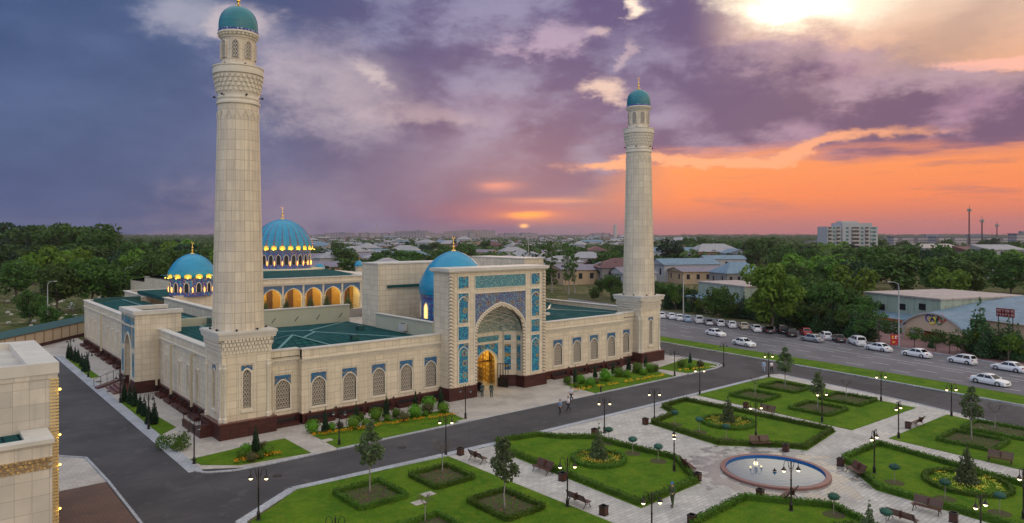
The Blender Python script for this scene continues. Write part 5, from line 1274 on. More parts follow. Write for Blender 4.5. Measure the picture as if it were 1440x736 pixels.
for p, rz, lab in [((477,626),0,'unlit double street lamp in the long bed left of the portal'),((654.6,588.7),0,'unlit double street lamp at the plaza edge in front of the portal'),((948.7,528.5),0,'unlit double street lamp at the right end of the bed right of the portal'),((1017.6,516),.2,'unlit double street lamp on the curved kerb at the far road bend'),((273,653),1.2,'unlit double street lamp on the corner of the small left bed'),((209,604),1.2,'unlit double street lamp between the thujas of the side road'),((169,567),1.2,'unlit double street lamp before the side portal steps'),((124,531),1.2,'unlit double street lamp on the narrow far side lawn'),((99,507),1.2,'farthest unlit street lamp of the side road, by the beige wall')]:
    LP0.put(G(*p), rz-math.atan2(U1, V1), lab, 'unlit double lantern lamps')
def bench_proto():
    t = thing('park_bench', 'x', 'bench')       # faces +y, 1.9 m long in x
    m = MB(SLAT)
    for k in range(6): m.box(-.95,.95,-.22+k*.085,-.15+k*.085,.43,.465)
    m.build('seat', t)
    m = MB(SLAT)
    for k in range(6):
        y, z = -.26-.045*k, .50+.085*k; m.frust((-.95,.95,y-.02,y+.01), z, (-.95,.95,y-.06,y-.03), z+.07)
    m.box(-.02,.02,-.55,-.22,.45,.98); m.build('backrest', t)
    for s in (-.82,.82):
        m = MB(IRON)
        m.tube([(s,.33,0),(s,.25,.12),(s,.14,.25),(s,.22,.40),(s,.30,.42)], .03, 6); m.tube([(s,-.48,0),(s,-.38,.12),(s,-.22,.25),(s,-.25,.42)], .03, 6)
        m.tube([(s,.30,.42),(s,-.24,.40),(s,-.38,.70),(s,-.55,.98)], .028, 6); m.tube([(s,.14,.25),(s,0,.32),(s,-.22,.25)], .025, 6)
        m.build('leg', t, smooth=40)
    return Proto(t)
BN = bench_proto()
# direction angles: rz=0 faces +y
E_ = -PI/2; W_ = PI/2
for p, rz, lab in [((673,649),E_,'brown slatted bench seen from behind at the upper left path, next to a bin'),((762,665),W_,'brown slatted bench against the hedge, its seat towards the left path'),((815,710),E_,'brown slatted bench seen from behind, between a lamp and a bin at the bottom'),((969,662),-PI*.68,'brown bench at the chamfered hedge corner left of the fountain'),((1070,629),PI*.80,'brown bench with its back to the hedge behind the fountain'),((1107,703),.12,'brown bench seen from behind, between the pool and the near hedge'),((1202,668),PI*.30,'brown bench at the hedge corner right of the fountain'),((1303,721),W_+.05,'brown bench before the ring bed hedge with a bin at its right end'),((1406,652),W_+.1,'brown bench on the narrow path at the right hand lawn'),((1077,583),W_,'brown bench on the narrow path in front of the left square bed'),((1289,599),.0,'brown bench seen end on beside a bin and the right hand lawn'),((1270,736),E_-.05,'brown bench half hidden at the bottom edge beside a ball topiary')]:
    BN.put(G(*p), rz, lab, 'brown slatted park benches')
def bin_proto():
    t = thing('litter_bin', 'x', 'litter bin'); m = MB(SLAT)
    for k in range(4):
        for j in range(4):
            a = -.19+j*.127; q = [(a-.05,-.24,a+.05,-.21),(a-.05,.21,a+.05,.24),(-.24,a-.05,-.21,a+.05),(.21,a-.05,.24,a+.05)][k]
            m.box(q[0],q[2],q[1],q[3],.08,.60)
    m.build('slats', t).name = 'slat_panel'
    MB(IRON).box(-.2,.2,-.2,.2,.06,.58).box(-.26,.26,-.26,.26,.0,.06).lathe([(.18,.60),(.24,.60)],8).box(-.27,.27,-.27,-.19,.60,.66).box(-.27,.27,.19,.27,.60,.66).box(-.27,-.19,-.19,.19,.60,.66).box(.19,.27,-.19,.19,.60,.66).build('frame', t)
    return Proto(t)
BI = bin_proto()
for p, lab in [((647.6,640),'dark litter bin beside the lamp at the upper left path corner'),((791,676),'dark litter bin against the hedge behind the bottom centre lamp'),((849,724),'dark litter bin at the bottom end of the left path'),((836,612),'litter bin half hidden behind the conical tree'),((907.6,597),'litter bin at the hedge tip where the wide path leaves the road'),((981,676),'litter bin right of the bench at the chamfered hedge corner'),((1105,635),'litter bin against the hedge right of the bench behind the fountain'),((1069,700),'litter bin left of the bench below the pool'),((1182,655),'litter bin at the left tip of the lawn right of the fountain'),((1341,734),'litter bin right of the bench before the ring bed'),((1049,574),'litter bin left of the bench on the narrow path'),((1277,602.5),'litter bin beside the end on bench of the right hand lawn'),((973,737),'litter bin at the bottom edge left of the near hedge')]:
    BI.put(G(*p), .1, lab, 'dark slatted litter bins')
# fountain
fa, fb = Vector(G(1014,657)), Vector(G(1166,670)); fc, fd = Vector(G(1085,642)), Vector(G(1096,691)); ctr = (fa+fb+fc+fd)/4
rad = ((fa-fb).length+(fc-fd).length)/4
T = thing('fountain_pool', 'round fountain pool with pink granite rim and blue tiled inner wall reflecting the sky', 'fountain', (ctr.x, ctr.y, 0))
c = (ctr.x, ctr.y)
PG = material('pink_granite', lambda nt, bs: nt.mix(nt.noise(geo(nt), 12, 4), (.13,.055,.05), (.25,.125,.105)), rough=.35)
MB(PG).lathe([(rad,0),(rad,.17),(rad-.03,.2),(rad-.40,.2),(rad-.43,.17),(rad-.43,.02)], 72, c).build('rim', T, smooth=30)
m = MB(material('blue_pool_paint', col=(.01,.10,.36), rough=.4)); n = 72; r = rad-.44
m.add([(c[0]+r*math.cos(2*PI*k/n), c[1]+r*math.sin(2*PI*k/n), z) for z in (.03,.19) for k in range(n)], [(k,(k+1)%n,n+(k+1)%n,n+k) for k in range(n)]); m.build('inner_wall', T)
def _water(nt, bs):
    p = geo(nt); h = nt.add(nt.mul(nt.noise(p, 2.2, 3), .8), nt.mul(nt.noise(p, 7, 2), .2)); bump(nt, bs, h, .10, .03); bs.inputs['IOR'].default_value = 1.45; bs.inputs['Specular IOR Level'].default_value = 1.0
    return nt.mix(.5, (.008,.07,.15), (.012,.09,.18))
m = MB(material('pool_water', _water, rough=.03, spec=1)); m.lathe([(r,.0),(r,.04)], 72, c); m.build('water', T)
m = MB(IRON).lathe([(.16,.1),(.16,.16),(.06,.2),(.05,.3),(.02,.32)], 12, c); m.build('centre_nozzle', T)
m = MB(IRON)
for k in range(48): a = 2*PI*k/48; m.bar((c[0]+(r-.45)*math.cos(a), c[1]+(r-.45)*math.sin(a), .1), (c[0]+(r-.45)*math.cos(a), c[1]+(r-.45)*math.sin(a), .1), .035)
m.build('nozzle_ring', T)
# bollard-like small lamp in the bed right of the portal, ramp rails on the side
m = MB(IRON).lathe([(.1,0),(.1,.75),(.14,.78),(.14,.85),(.02,.9)], 10, G(845,553)); m.build('bollard', label='small black bollard on the lawn right of the portal', cat='bollard')
R_ = thing('handrail', 'low iron handrail along the ramp to the side portal', 'handrail', (*G(150,543),0)); m = MB(IRON); a, b = Vector(G(132,544)), Vector(G(168,531))
for k in range(5):
    q = a+(b-a)*k/4; m.tube([(q.x,q.y,0),(q.x,q.y,1.0+.06*k)], .03, 6)
m.tube([(a.x,a.y,1.0),(b.x,b.y,1.25)], .03, 6); m.build('rail', R_)
m = MB(GRAN_TOP); q0, q1 = G(133,547), G(168,534); m.prism([q0, q1, (q1[0], q1[1]-1.0), (q0[0]+.2, q0[1]-1.0)], 0, .28); m.build('ramp', R_)
St = thing('basement_stair', 'red granite basement stair with handrail beside the near minaret', 'stair', (22.0,75,0))
m = MB(GRANITE).box(21.35,22.6,72.4,72.7,0,1.25).box(21.35,21.6,72.7,78.5,0,.75).box(22.2,22.6,72.7,75.0,0,1.3); m.build('parapet', St)
m = MB(GRAN_TOP)
for k in range(6): m.box(21.6,22.3,73+.3*k,73.3+.3*k,0,.1+.13*k)
m.build('steps', St)
m = MB(IRON); m.tube([(21.45,78.3,.75),(21.45,78.3,1.5),(21.45,76,1.9),(21.45,73,2.1)], .035, 6); m.tube([(21.45,76,.7),(21.45,76,1.9)], .03, 6); m.tube([(21.45,73,.7),(21.45,73,2.1)], .03, 6); m.build('handrail', St)
# ---------------------------------------------------------------- people
SKIN = material('skin', col=(.42,.24,.16), rough=.55); HAIR = material('dark_hair', col=(.015,.01,.008), rough=.6)
def fabric(n, c): return material(n, lambda nt, bs: nt.mix(nt.noise(objc(nt), 9, 4), tuple(q*.7 for q in c), tuple(min(1, q*1.15) for q in c)), rough=.85)
def skinned(name, verts, edges, radii, mat, parent, sub=1, root=0):
    me = bpy.data.meshes.new(name); me.from_pydata(verts, edges, []); o = bpy.data.objects.new(name, me); COL.objects.link(o)
    md = o.modifiers.new('s', 'SKIN'); md.use_smooth_shade = True
    for i, v in enumerate(me.skin_vertices[0].data): v.radius = radii[i] if isinstance(radii[i], tuple) else (radii[i], radii[i]); v.use_root = (i == root)
    o.modifiers.new('u', 'SUBSURF').levels = sub
    dg = bpy.context.evaluated_depsgraph_get(); ev = o.evaluated_get(dg); m2 = bpy.data.meshes.new_from_object(ev)
    o.modifiers.clear(); o.data = m2; m2.materials.clear(); m2.materials.append(mat); m2.polygons.foreach_set('use_smooth', [True]*len(m2.polygons))
    o.parent = parent; bpy.data.meshes.remove(me); return o
def person(p, face, label, shirt, trousers, stride=.0, arms=(0,0), hat=None, H=1.74, sleeves='short', bag=None, bend=(0,0), group=None):
    """faces +y before turning; stride = step angle; arms = swing angles"""
    k = H/1.74; t = thing('person', label, 'person', group=group)
    V = []; Eg = []; R = []
    def v(x, y, z, r, frm=None):
        V.append((x*k, y*k, z*k)); R.append(tuple(q*k for q in r) if isinstance(r, tuple) else r*k); i = len(V)-1
        if frm is not None: Eg.append((frm, i))
        return i
    pel = v(0,0,.93,(.14,.10)); wa = v(0,.0,1.08,(.125,.09),pel); ch = v(0,.01,1.30,(.16,.105),wa); nk0 = v(0,0,1.44,(.075,.065),ch); nk = v(0,.01,1.52,.052,nk0); hd = v(0,.03,1.60,(.068,.082),nk); ht = v(0,.02,1.70,(.062,.08),hd)
    legs = []; arm = []
    for s, sg in ((-1, 1), (1, -1)):
        a = stride*sg; hip = v(.09*s,0,.88,.09,pel)
        kx, kz = .42*math.sin(a), .88-.42*math.cos(a); b = a-abs(stride)*.9*(1 if sg < 0 else .15)
        kn = v(.10*s,kx,kz,.06,hip); cf = v(.10*s,kx+.18*math.sin(b),kz-.18*math.cos(b),.055,kn)
        an = v(.10*s,kx+.40*math.sin(b),max(.07,kz-.40*math.cos(b)),.036,cf); to = v(.11*s,kx+.40*math.sin(b)+.17,max(.035,kz-.40*math.cos(b)-.05),.034,an); legs.append((hip,kn,cf,an,to))
        sh = v(.19*s,0,1.40,.055,ch); a2 = arms[0] if s < 0 else arms[1]; bn = bend[0] if s < 0 else bend[1]
        el = v(.23*s,.27*math.sin(a2),1.40-.27*math.cos(a2),.042,sh); a3 = a2+.25+bn
        wr = v(.235*s,.27*math.sin(a2)+.24*math.sin(a3),1.40-.27*math.cos(a2)-.24*math.cos(a3),.027,el)
        d = (math.sin(a3), -math.cos(a3)); pm = v(.235*s,V[wr][1]/k+.06*d[0],V[wr][2]/k+.06*d[1],(.02,.036),wr)
        for j, (o_, L_) in enumerate(((-.027,.055),(-.009,.065),(.009,.062),(.027,.05))):
            f1 = v((.235-.004*j)*s,V[pm][1]/k+.035*d[0]+o_*-d[1],V[pm][2]/k+.035*d[1]+o_*d[0],.0085,pm); v((.225)*s,V[f1][1]/k+L_*d[0],V[f1][2]/k+L_*d[1],.0075,f1)
        v(.205*s,V[wr][1]/k+.05*d[0]+.04,V[wr][2]/k+.05*d[1],.009,wr)
        arm.append((sh,el,wr))
    body = skinned('body', V, Eg, R, SKIN, t, 1, pel)
    # face: nose, ears, eyes
    m = MB(SKIN); m.ball((0,.118*k,1.625*k), (.013*k,.02*k,.022*k), 6, 4); m.ball((-.078*k,.03*k,1.63*k), (.012*k,.02*k,.03*k), 6, 4); m.ball((.078*k,.03*k,1.63*k), (.012*k,.02*k,.03*k), 6, 4)
    m.use(HAIR); m.ball((-.028*k,.105*k,1.655*k), .010*k, 6, 4); m.ball((.028*k,.105*k,1.655*k), .010*k, 6, 4); m.use(material('lips', col=(.3,.08,.07)) if 'lips' not in bpy.data.materials else bpy.data.materials['lips']); m.ball((0,.108*k,1.585*k), (.022*k,.01*k,.006*k), 6, 4); m.build('face', t, smooth=1)
    if hat: MB(hat).lathe([(.092*k,1.665*k),(.10*k,1.70*k),(.105*k,1.745*k),(.06*k,1.775*k),(.01*k,1.78*k)], 14, (0,.015*k)).box(-.06*k,.06*k,.07*k,.15*k,1.675*k,1.69*k).build('cap', t, smooth=40)
    m = MB(HAIR); m.ball((0,.0,1.685*k), (.082*k,.092*k,.085*k), 12, 8); m.ball((0,-.03*k,1.63*k), (.076*k,.06*k,.075*k), 10, 6); m.build('hair', t, smooth=1)
    def sub(ids, edges, ex, nm, mat):
        idx = {q: i for i, q in enumerate(ids)}
        return skinned(nm, [V[q] for q in ids], [(idx[a], idx[b]) for a, b in edges], [tuple(c+ex for c in R[q]) if isinstance(R[q], tuple) else R[q]+ex for q in ids], mat, t, 1)
    l1, l2 = legs
    sub([pel,l1[0],l1[1],l1[2],l1[3],l2[0],l2[1],l2[2],l2[3]], [(pel,l1[0]),(l1[0],l1[1]),(l1[1],l1[2]),(l1[2],l1[3]),(pel,l2[0]),(l2[0],l2[1]),(l2[1],l2[2]),(l2[2],l2[3])], .018*k, 'trousers', trousers)
    (s1,e1,w1),(s2,e2,w2) = arm
    ids = [ch,wa,pel,nk0,s1,e1,s2,e2]; ed = [(ch,wa),(wa,pel),(ch,nk0),(ch,s1),(s1,e1),(ch,s2),(s2,e2)]
    if sleeves == 'long': ids += [w1,w2]; ed += [(e1,w1),(e2,w2)]
    sub(ids, ed, .016*k, 'shirt', shirt)
    m = MB(HAIR)
    for l in legs:
        a, b = Vector(V[l[3]]), Vector(V[l[4]]); m.ball(((a.x+b.x)/2, (a.y+b.y)/2+.01, max(.045*k, (a.z+b.z)/2-.01)), (.05*k,.14*k,.05*k), 8, 6)
    m.build('shoes', t, smooth=1)
    if bag: bag(t, V, arm, k)
    t.location = (*p, 0); t.rotation_euler = (0,0,face); return t
GREEN = fabric('dark_green_uniform', (.01,.055,.055)); CAMO = fabric('camouflage', (.05,.075,.03)); NAVY = fabric('navy_trousers', (.015,.018,.035)); LBLUE = fabric('blue_shirt', (.16,.26,.42)); WSH = fabric('white_shirt', (.7,.7,.76)); PLAID = fabric('plaid_blue_shirt', (.3,.42,.62)); JEANS = fabric('light_jeans', (.28,.36,.48)); BERET = fabric('blue_cap', (.03,.15,.45))
CF = -math.atan2(U1, V1)       # heading away from the view point
person(G(678,558.5), CF+PI, 'guard in dark green uniform with cap, left of two at the portal door', GREEN, GREEN, .12, (.1,-.1), GREEN, 1.76, 'long')
person(G(691,558.8), CF+PI+.2, 'guard in dark green uniform with cap, right of two at the portal door', GREEN, GREEN, .05, (-.05,.15), GREEN, 1.78, 'long')
person(G(787.5,584), PI/2+.3, 'man in a blue shirt and dark trousers striding on the road, left of three walkers', LBLUE, NAVY, .42, (.4,-.3), None, 1.74)
person(G(799,579.5), PI/2-.1, 'man in white shirt and dark trousers walking beside the man in blue', WSH, NAVY, .40, (.5,-.2), None, 1.76, bend=(1.1,0))
person(G(803,565), PI/2+.1, 'man in a white top walking on the plaza behind the other two walkers', WSH, NAVY, .5, (-.4,.45), None, 1.74)
person(G(1073.8,524), CF+PI*.9, 'person in light blue clothes near the lamp by the inner road', PLAID, JEANS, .2, (.2,-.2), None, 1.78, 'long')
person(G(1085,524), CF+PI*1.1, 'person in a white shirt and dark trousers right of the lamp by the inner road', WSH, NAVY, .15, (.1,.1), None, 1.66)
def rifle(t, V, arm, k): pass
person(G(945.5,712.5), CF+PI*.75, 'soldier in green camouflage with a blue cap walking along the hedge by the fountain', CAMO, CAMO, .16, (.15,-.1), BERET, 1.78, 'long', bend=(.9,0))
AP = person((AX[4]-1.6,156.6), CF+PI, 'small figure in a pale shirt under the lit arcade of the courtyard', WSH, NAVY, .1, (.1,-.1), None, 1.72); AP.location.z = 2.0
for i, x in enumerate((56.0, 61.6, 66.8, 71.2, 76.5)):
    CMG.put((AX[3]+.3+i*5.0-(0,.2,-.6,.3,-.3)[i], 156.3, 2.0), i, 'dark conical shrub tree in front of the lit courtyard arcade', 'conical trees before the arcade', (1.0,1.1,1.15,1.2,1.15)[i])
# ---------------------------------------------------------------- cars
TYRE = material('tyre_rubber', col=(.012,.012,.012), rough=.8); RIM = material('alloy_rim', col=(.45,.46,.48), rough=.3, metal=.8)
HL = material('headlight_glass', col=(.75,.77,.8), rough=.1); TLt = material('red_tail_lamp', col=(.4,.01,.01), rough=.2); PLATE = material('licence_plate', col=(.7,.7,.68), rough=.5)
CARG = material('car_window_glass', col=(.012,.016,.022), rough=.06, spec=.8); BLK = material('black_plastic', col=(.015,.015,.016), rough=.5)
def paint(n, c, me=0): return material(n, col=c, rough=.22, metal=me, spec=.6)
PW = paint('white_car_paint', (.72,.74,.77)); PSV = paint('silver_car_paint', (.42,.45,.48), .5); PBK = paint('black_car_paint', (.012,.012,.014)); PBE = paint('beige_car_paint', (.48,.42,.30)); PRD = paint('red_car_paint', (.30,.02,.02)); PLB = paint('pale_blue_car_paint', (.30,.44,.58))
def car(label, kind, pnt):
    """length along +x (front), origin on the ground"""
    t = thing('parked_car', label, 'car')
    S_ = {'sedan': dict(L=4.55, W=1.74, hood=.92, belt=.93, roof=1.43, st=[(-2.27,.55),(-2.2,.86),(-1.45,.98),(.85,.92),(1.7,.84),(2.15,.70),(2.27,.50)], g=(-1.62,-.95,.35,1.05)),
          'hatch': dict(L=3.95, W=1.66, hood=.95, belt=.98, roof=1.52, st=[(-1.97,.55),(-1.93,.9),(-1.6,1.0),(.8,.98),(1.45,.88),(1.85,.72),(1.97,.5)], g=(-1.88,-1.55,.25,1.05)),
          'suv': dict(L=4.6, W=1.86, hood=1.08, belt=1.12, roof=1.74, st=[(-2.3,.6),(-2.26,1.0),(-1.9,1.13),(.8,1.12),(1.8,1.05),(2.2,.85),(2.3,.6)], g=(-2.2,-1.95,.2,.95)),
          'van': dict(L=4.4, W=1.78, hood=1.05, belt=1.1, roof=1.86, st=[(-2.2,.6),(-2.17,1.0),(-1.9,1.1),(1.2,1.1),(1.75,.98),(2.1,.78),(2.2,.55)], g=(-2.14,-2.05,.85,1.6))}[kind]
    W = S_['W']/2; st = S_['st']; vs = []; fs = []
    X = []; 
    for i in range(len(st)-1):
        (a, za), (b, zb) = st[i], st[i+1]; n = 4 if b-a > .8 else 1
        for j in range(n): f = j/n; X.append((a+(b-a)*f, za+(zb-za)*f))
    X.append(st[-1]); HLn = S_['L']/2
    for x, z in X:
        e = min(1, (HLn-abs(x))/.5); w = W*(.80+.20*math.sqrt(max(0,e)))
        vs += [(x,-w*.88,.2),(x,-w*.99,.32),(x,-w,.55 if z > .6 else z*.8),(x,-w*.97,min(z,.78)),(x,-w*.86,z-.02),(x,-w*.5,z+.015),(x,0,z+.025),(x,w*.5,z+.015),(x,w*.86,z-.02),(x,w*.97,min(z,.78)),(x,w,.55 if z > .6 else z*.8),(x,w*.99,.32),(x,w*.88,.2)]
    c = 13
    for i in range(len(X)-1):
        for k in range(c): fs.append((i*c+k, (i+1)*c+k, (i+1)*c+(k+1)%c, i*c+(k+1)%c))
    fs += [tuple(range(c)), tuple((len(X)-1)*c+k for k in range(c-1,-1,-1))]
    m = MB(pnt).add(vs, fs)
    b0, r0, r1, b1 = S_['g']; zb, zr = S_['belt']-.03, S_['roof']; wb, wr = W*.90, W*.70
    def sect(x, wb_, z, top): return [(x,-wb_,z),(x,wb_,z)]
    P = {'bl0':(b0,-wb,zb),'br0':(b0,wb,zb),'bl1':(b1,-wb,zb),'br1':(b1,wb,zb),'tl0':(r0,-wr,zr-.04),'tr0':(r0,wr,zr-.04),'tl1':(r1,-wr,zr-.03),'tr1':(r1,wr,zr-.03)}
    K = ['bl0','br0','bl1','br1','tl0','tr0','tl1','tr1']; vv = [P[q] for q in K]+[((r0+r1)/2,-wr*1.02,zr),((r0+r1)/2,wr*1.02,zr),(r0,0,zr-.015),(r1,0,zr-.01),((r0+r1)/2,0,zr+.025)]
    m.add(vv, [(0,2,6,8,4),(1,5,9,7,3),(0,4,10,5,1),(2,3,7,11,6),(4,8,12,10),(10,12,9,5),(8,6,11,12),(12,11,7,9)])
    m.build('body', t, smooth=40)
    def q4(a, b, c_, d, u0, u1, v0, v1, off):
        a, b, c_, d = map(Vector, (a,b,c_,d)); n = (b-a).cross(d-a).normalized()*off
        f = lambda u, v: (a*(1-u)+b*u)*(1-v)+(d*(1-u)+c_*u)*v
        return [tuple(f(u,v)+n) for u, v in ((u0,v0),(u1,v0),(u1,v1),(u0,v1))]
    g = MB(CARG); g.poly(q4(P['br1'],P['bl1'],P['tl1'],P['tr1'],.06,.94,.06,.93,-.012)[::1]); g.poly(q4(P['bl1'],P['br1'],P['tr1'],P['tl1'],.06,.94,.06,.93,.012)); g.build('windscreen', t)
    g = MB(CARG); g.poly(q4(P['br0'],P['bl0'],P['tl0'],P['tr0'],.07,.93,.1,.9,.012)); g.poly(q4(P['bl0'],P['br0'],P['tr0'],P['tl0'],.07,.93,.1,.9,-.012)); g.build('rear_window', t)
    for s in ('l','r'):
        for u0, u1 in ((.08,.47),(.51,.93)):
            g = MB(CARG)
            for o in (.013,-.013): g.poly(q4(P['b%s0'%s],P['b%s1'%s],P['t%s1'%s],P['t%s0'%s],u0,u1,.1,.88,o))
            g.build('side_window', t)
    wx = (HLn*.62, -HLn*.60)
    for x in wx:
        for s in (-1, 1):
            m = MB(TYRE); y = s*(W-.1); pr = [(.19,-.10),(.30,-.10),(.325,-.06),(.325,.06),(.30,.10),(.19,.10)]; n = 18; vs = []; fs = []
            for r_, d_ in pr: vs += [(x+r_*math.cos(2*PI*k/n), y+d_*s, .325+r_*math.sin(2*PI*k/n)) for k in range(n)]
            for i in range(len(pr)-1):
                for k in range(n): fs.append((i*n+k,i*n+(k+1)%n,(i+1)*n+(k+1)%n,(i+1)*n+k))
            m.add(vs, fs); wv = m.build('wheel', t, smooth=30)
            m = MB(RIM); vs = [(x,y+.085*s,.325)]+[(x+(.2 if k % 2 else .17)*math.cos(2*PI*k/20), y+.09*s, .325+(.2 if k % 2 else .17)*math.sin(2*PI*k/20)) for k in range(20)]
            m.add(vs, [(0,k+1,(k+1)%20+1) for k in range(20)]); m.use(TYRE); m.add([(x+.2*math.cos(2*PI*k/20), y+.06*s, .325+.2*math.sin(2*PI*k/20)) for k in range(20)], [tuple(range(20))]); m.build('rim', wv)
            m = MB(BLK); n = 14
            m.add([(x+r_*math.cos(PI*k/(n-1)), s*(W+.004), .32+r_*math.sin(PI*k/(n-1))) for r_ in (.33,.40) for k in range(n)], [(k,k+1,n+k+1,n+k) for k in range(n-1)]); m.build('wheel_arch', t)
    for s in (-1, 1):
        MB(HL).box(HLn-.16,HLn-.05,s*W*.50,s*W*.84,.58,.70).build('headlight', t); MB(TLt).box(-HLn+.02,-HLn+.14,s*W*.56,s*W*.87,.70,.86).build('tail_lamp', t)
        MB(pnt).box(b1-.25,b1-.1,s*(W+.02),s*(W+.16),S_['belt']-.02,S_['belt']+.1).build('mirror', t)
    MB(BLK).box(HLn-.1,HLn+.02,-W*.45,W*.45,.42,.54).box(-HLn-.0,-HLn+.06,-W*.7,W*.7,.30,.36).build('grille', t)
    MB(PLATE).box(HLn-.02,HLn+.035,-.25,.25,.32,.42).build('licence_plate', t); MB(PLATE).box(-HLn-.03,-HLn+.02,-.25,.25,.52,.62).build('licence_plate', t)
    return t
CP = {}
def getcar(kind, pnt):
    k = (kind, pnt.name)
    if k not in CP: CP[k] = Proto(car('x', kind, pnt))
    return CP[k]
da = Vector(G(1440,518))-Vector(G(928,438)); AV = math.atan2(da.y, da.x)   # avenue towards the viewer
cars = [((930,447),'sedan',PW,AV+2.6,'white sedan partly hidden behind the far minaret, first of the parked row'),((944,448.5),'sedan',PW,AV+2.6,'white sedan second in the row of cars parked beside the avenue'),((955,450.5),'sedan',PW,AV+2.6,'white sedan third in the parked row, left of the utility pole'),((966,452),'sedan',PLB,AV+2.6,'pale blue sedan parked behind the tall utility pole'),((983,454),'suv',PW,AV+2.5,'white tall van like car right of the utility pole'),((997,457),'sedan',PSV,AV+2.5,'silver sedan parked right of the white van like car'),((1013,458.5),'hatch',PW,AV+2.5,'white hatchback parked between silver and white sedans'),((1029,460.5),'sedan',PW,AV+2.5,'white sedan parked left of the beige car'),((1046,462.5),'sedan',PBE,AV+2.5,'beige sedan, the only one in the parked row'),((1063.5,466),'sedan',PW,AV+2.5,'white sedan parked left of the black sedan under the big bright tree'),((1081,468),'sedan',PBK,AV+2.5,'black sedan parked under the big bright tree'),((1099,468.5),'suv',PBK,AV+2.5,'black car behind the large black off-roader'),((1112,473),'suv',PBK,AV+2.45,'large black off-roader sticking out of the parked row'),((1133,471),'sedan',PRD,AV+2.5,'red car mostly hidden behind the silver sedan'),((1142,480.5),'sedan',PSV,AV+PI,'silver sedan seen from the side in front of the parked row'),((1161,477),'hatch',PW,AV+2.5,'white hatchback right of the silver side on sedan'),((1179,480.5),'sedan',PBK,AV+2.5,'black sedan between two white hatchbacks'),((1205,485),'suv',PW,AV+2.6,'white estate car seen from the rear beside the black sedan'),((1235,493.5),'sedan',PW,AV+PI,'white sedan seen from the side next to the red sign board'),((1289,502),'sedan',PW,AV+PI,'white sedan parked below the arched canopy with rings'),((1353,511.5),'hatch',PW,AV+PI,'white hatchback seen from the side, third from the right edge'),((1419,522),'sedan',PW,AV+PI,'white sedan parked at the kerb by the right edge')]
for p, kd, pt, rz, lab in cars: getcar(kd, pt).put(G(*p), rz, lab, 'cars parked along the avenue')
for p, kd, pt, rz, lab in [((1006,472.5),'sedan',PW,AV,'white sedan driving on the avenue, the farther of two moving together'),((1046,486.5),'sedan',PW,AV,'white sedan driving on the avenue, the nearer of two moving together'),((1392,541),'sedan',PW,AV,'white sedan driving alone on the avenue at the right')]:
    o = getcar(kd, pt).put(G(*p), rz, lab, 'cars driving on the avenue'); o.name = 'moving_car'
for p in ((1015,476),(1060,491)):
    pass
# ---------------------------------------------------------------- the far side of the avenue
CONC = material('pale_concrete', lambda nt, bs: nt.mix(nt.noise(geo(nt), .8, 5), (.30,.29,.27), (.46,.45,.43)), rough=.85)
def corr(n, c, ax=1):
    def fn(nt, bs):
        p = geo(nt); x, y, z = nt.sep(p); w = nt.m('SINE', nt.mul(nt.add(x, y), 2*PI/.5)); bump(nt, bs, w, .7, .05)
        return nt.mix(nt.ss(nt.noise(nt.comb(nt.mul(x,1),nt.mul(y,1),nt.mul(z,.3)), .7, 4), .4, .7), c, tuple(q*.72 for q in c))
    return material(n, fn, rough=.55)
GRN = corr('pale_green_cladding', (.33,.40,.33)); BLUR = corr('blue_sheet_roof', (.13,.22,.30)); PINKR = corr('pinkish_flat_roof', (.40,.34,.32)); GREYR = corr('grey_sheet_roof', (.17,.20,.24)); REDR = corr('dark_red_roof', (.11,.035,.035)); WHR = corr('weathered_white_roof', (.30,.30,.32)); LIL = corr('lilac_grey_roof', (.20,.18,.23))
CANO = material('canopy_render', col=(.55,.42,.30), rough=.8)
OCH = material('ochre_render', lambda nt, bs: nt.mix(nt.noise(geo(nt), .8, 5), (.36,.25,.15), (.50,.38,.25)), rough=.85)
BRK = material('tan_brick', cladding((.30,.20,.13),(.24,.16,.11),(.2,.17,.14), .5, .25, .5), rough=.9)
GREYW = material('grey_render', lambda nt, bs: nt.mix(nt.noise(geo(nt), .5, 5), (.16,.155,.15), (.28,.27,.26)), rough=.9)
WHW = material('white_render', lambda nt, bs: nt.mix(nt.noise(geo(nt), .5, 5), (.30,.31,.33), (.45,.46,.47)), rough=.9)
PAR = AV
def frame(o, ang):        # local frame: a along avenue, b away from it
    ca, sa = math.cos(ang), math.sin(ang); return lambda a, b, z: (o[0]+ca*a-sa*b, o[1]+sa*a+ca*b, z)
def obox(m, f, a0, a1, b0, b1, z0, z1, z2=None):
    z2 = z1 if z2 is None else z2
    vs = [f(a0,b0,z0),f(a1,b0,z0),f(a1,b1,z0),f(a0,b1,z0),f(a0,b0,z1),f(a1,b0,z1),f(a1,b1,z2),f(a0,b1,z2)]
    return m.add(vs, [(0,3,2,1),(4,5,6,7),(0,1,5,4),(1,2,6,5),(2,3,7,6),(3,0,4,7)])
# sports hall with arched canopy
def plane_hit(px, py, o, ang):     # vertical plane through o with direction ang
    r = ray(px, py); dx, dy = math.cos(ang), math.sin(ang); t = (o[0]*dy-o[1]*dx)/(r[0]*dy-r[1]*dx); x, y = r[0]*t, r[1]*t
    return ((x-o[0])*dx+(y-o[1])*dy, HCAM+r[2]*t)
o1 = G(1317,483); A2 = math.atan2(G(1360,490)[1]-G(1262,474)[1], G(1360,490)[0]-G(1262,474)[0])
SH_ = thing('sports_hall', 'pale green sports hall with blue sheet roof and arched canopy over its entrance', 'building', (*o1, 0))
f = frame(o1, A2); back = 1 if (lambda q: depth_of(q[0],q[1]) > depth_of(*o1))(f(0,1,0)) else -1
def hit(px, py, b=0): o = f(0, b*back, 0); return plane_hit(px, py, o[:2], A2)
aL, zt_ = hit(1267,459); aR, _ = hit(1362,459); am, za = hit(1312,440)
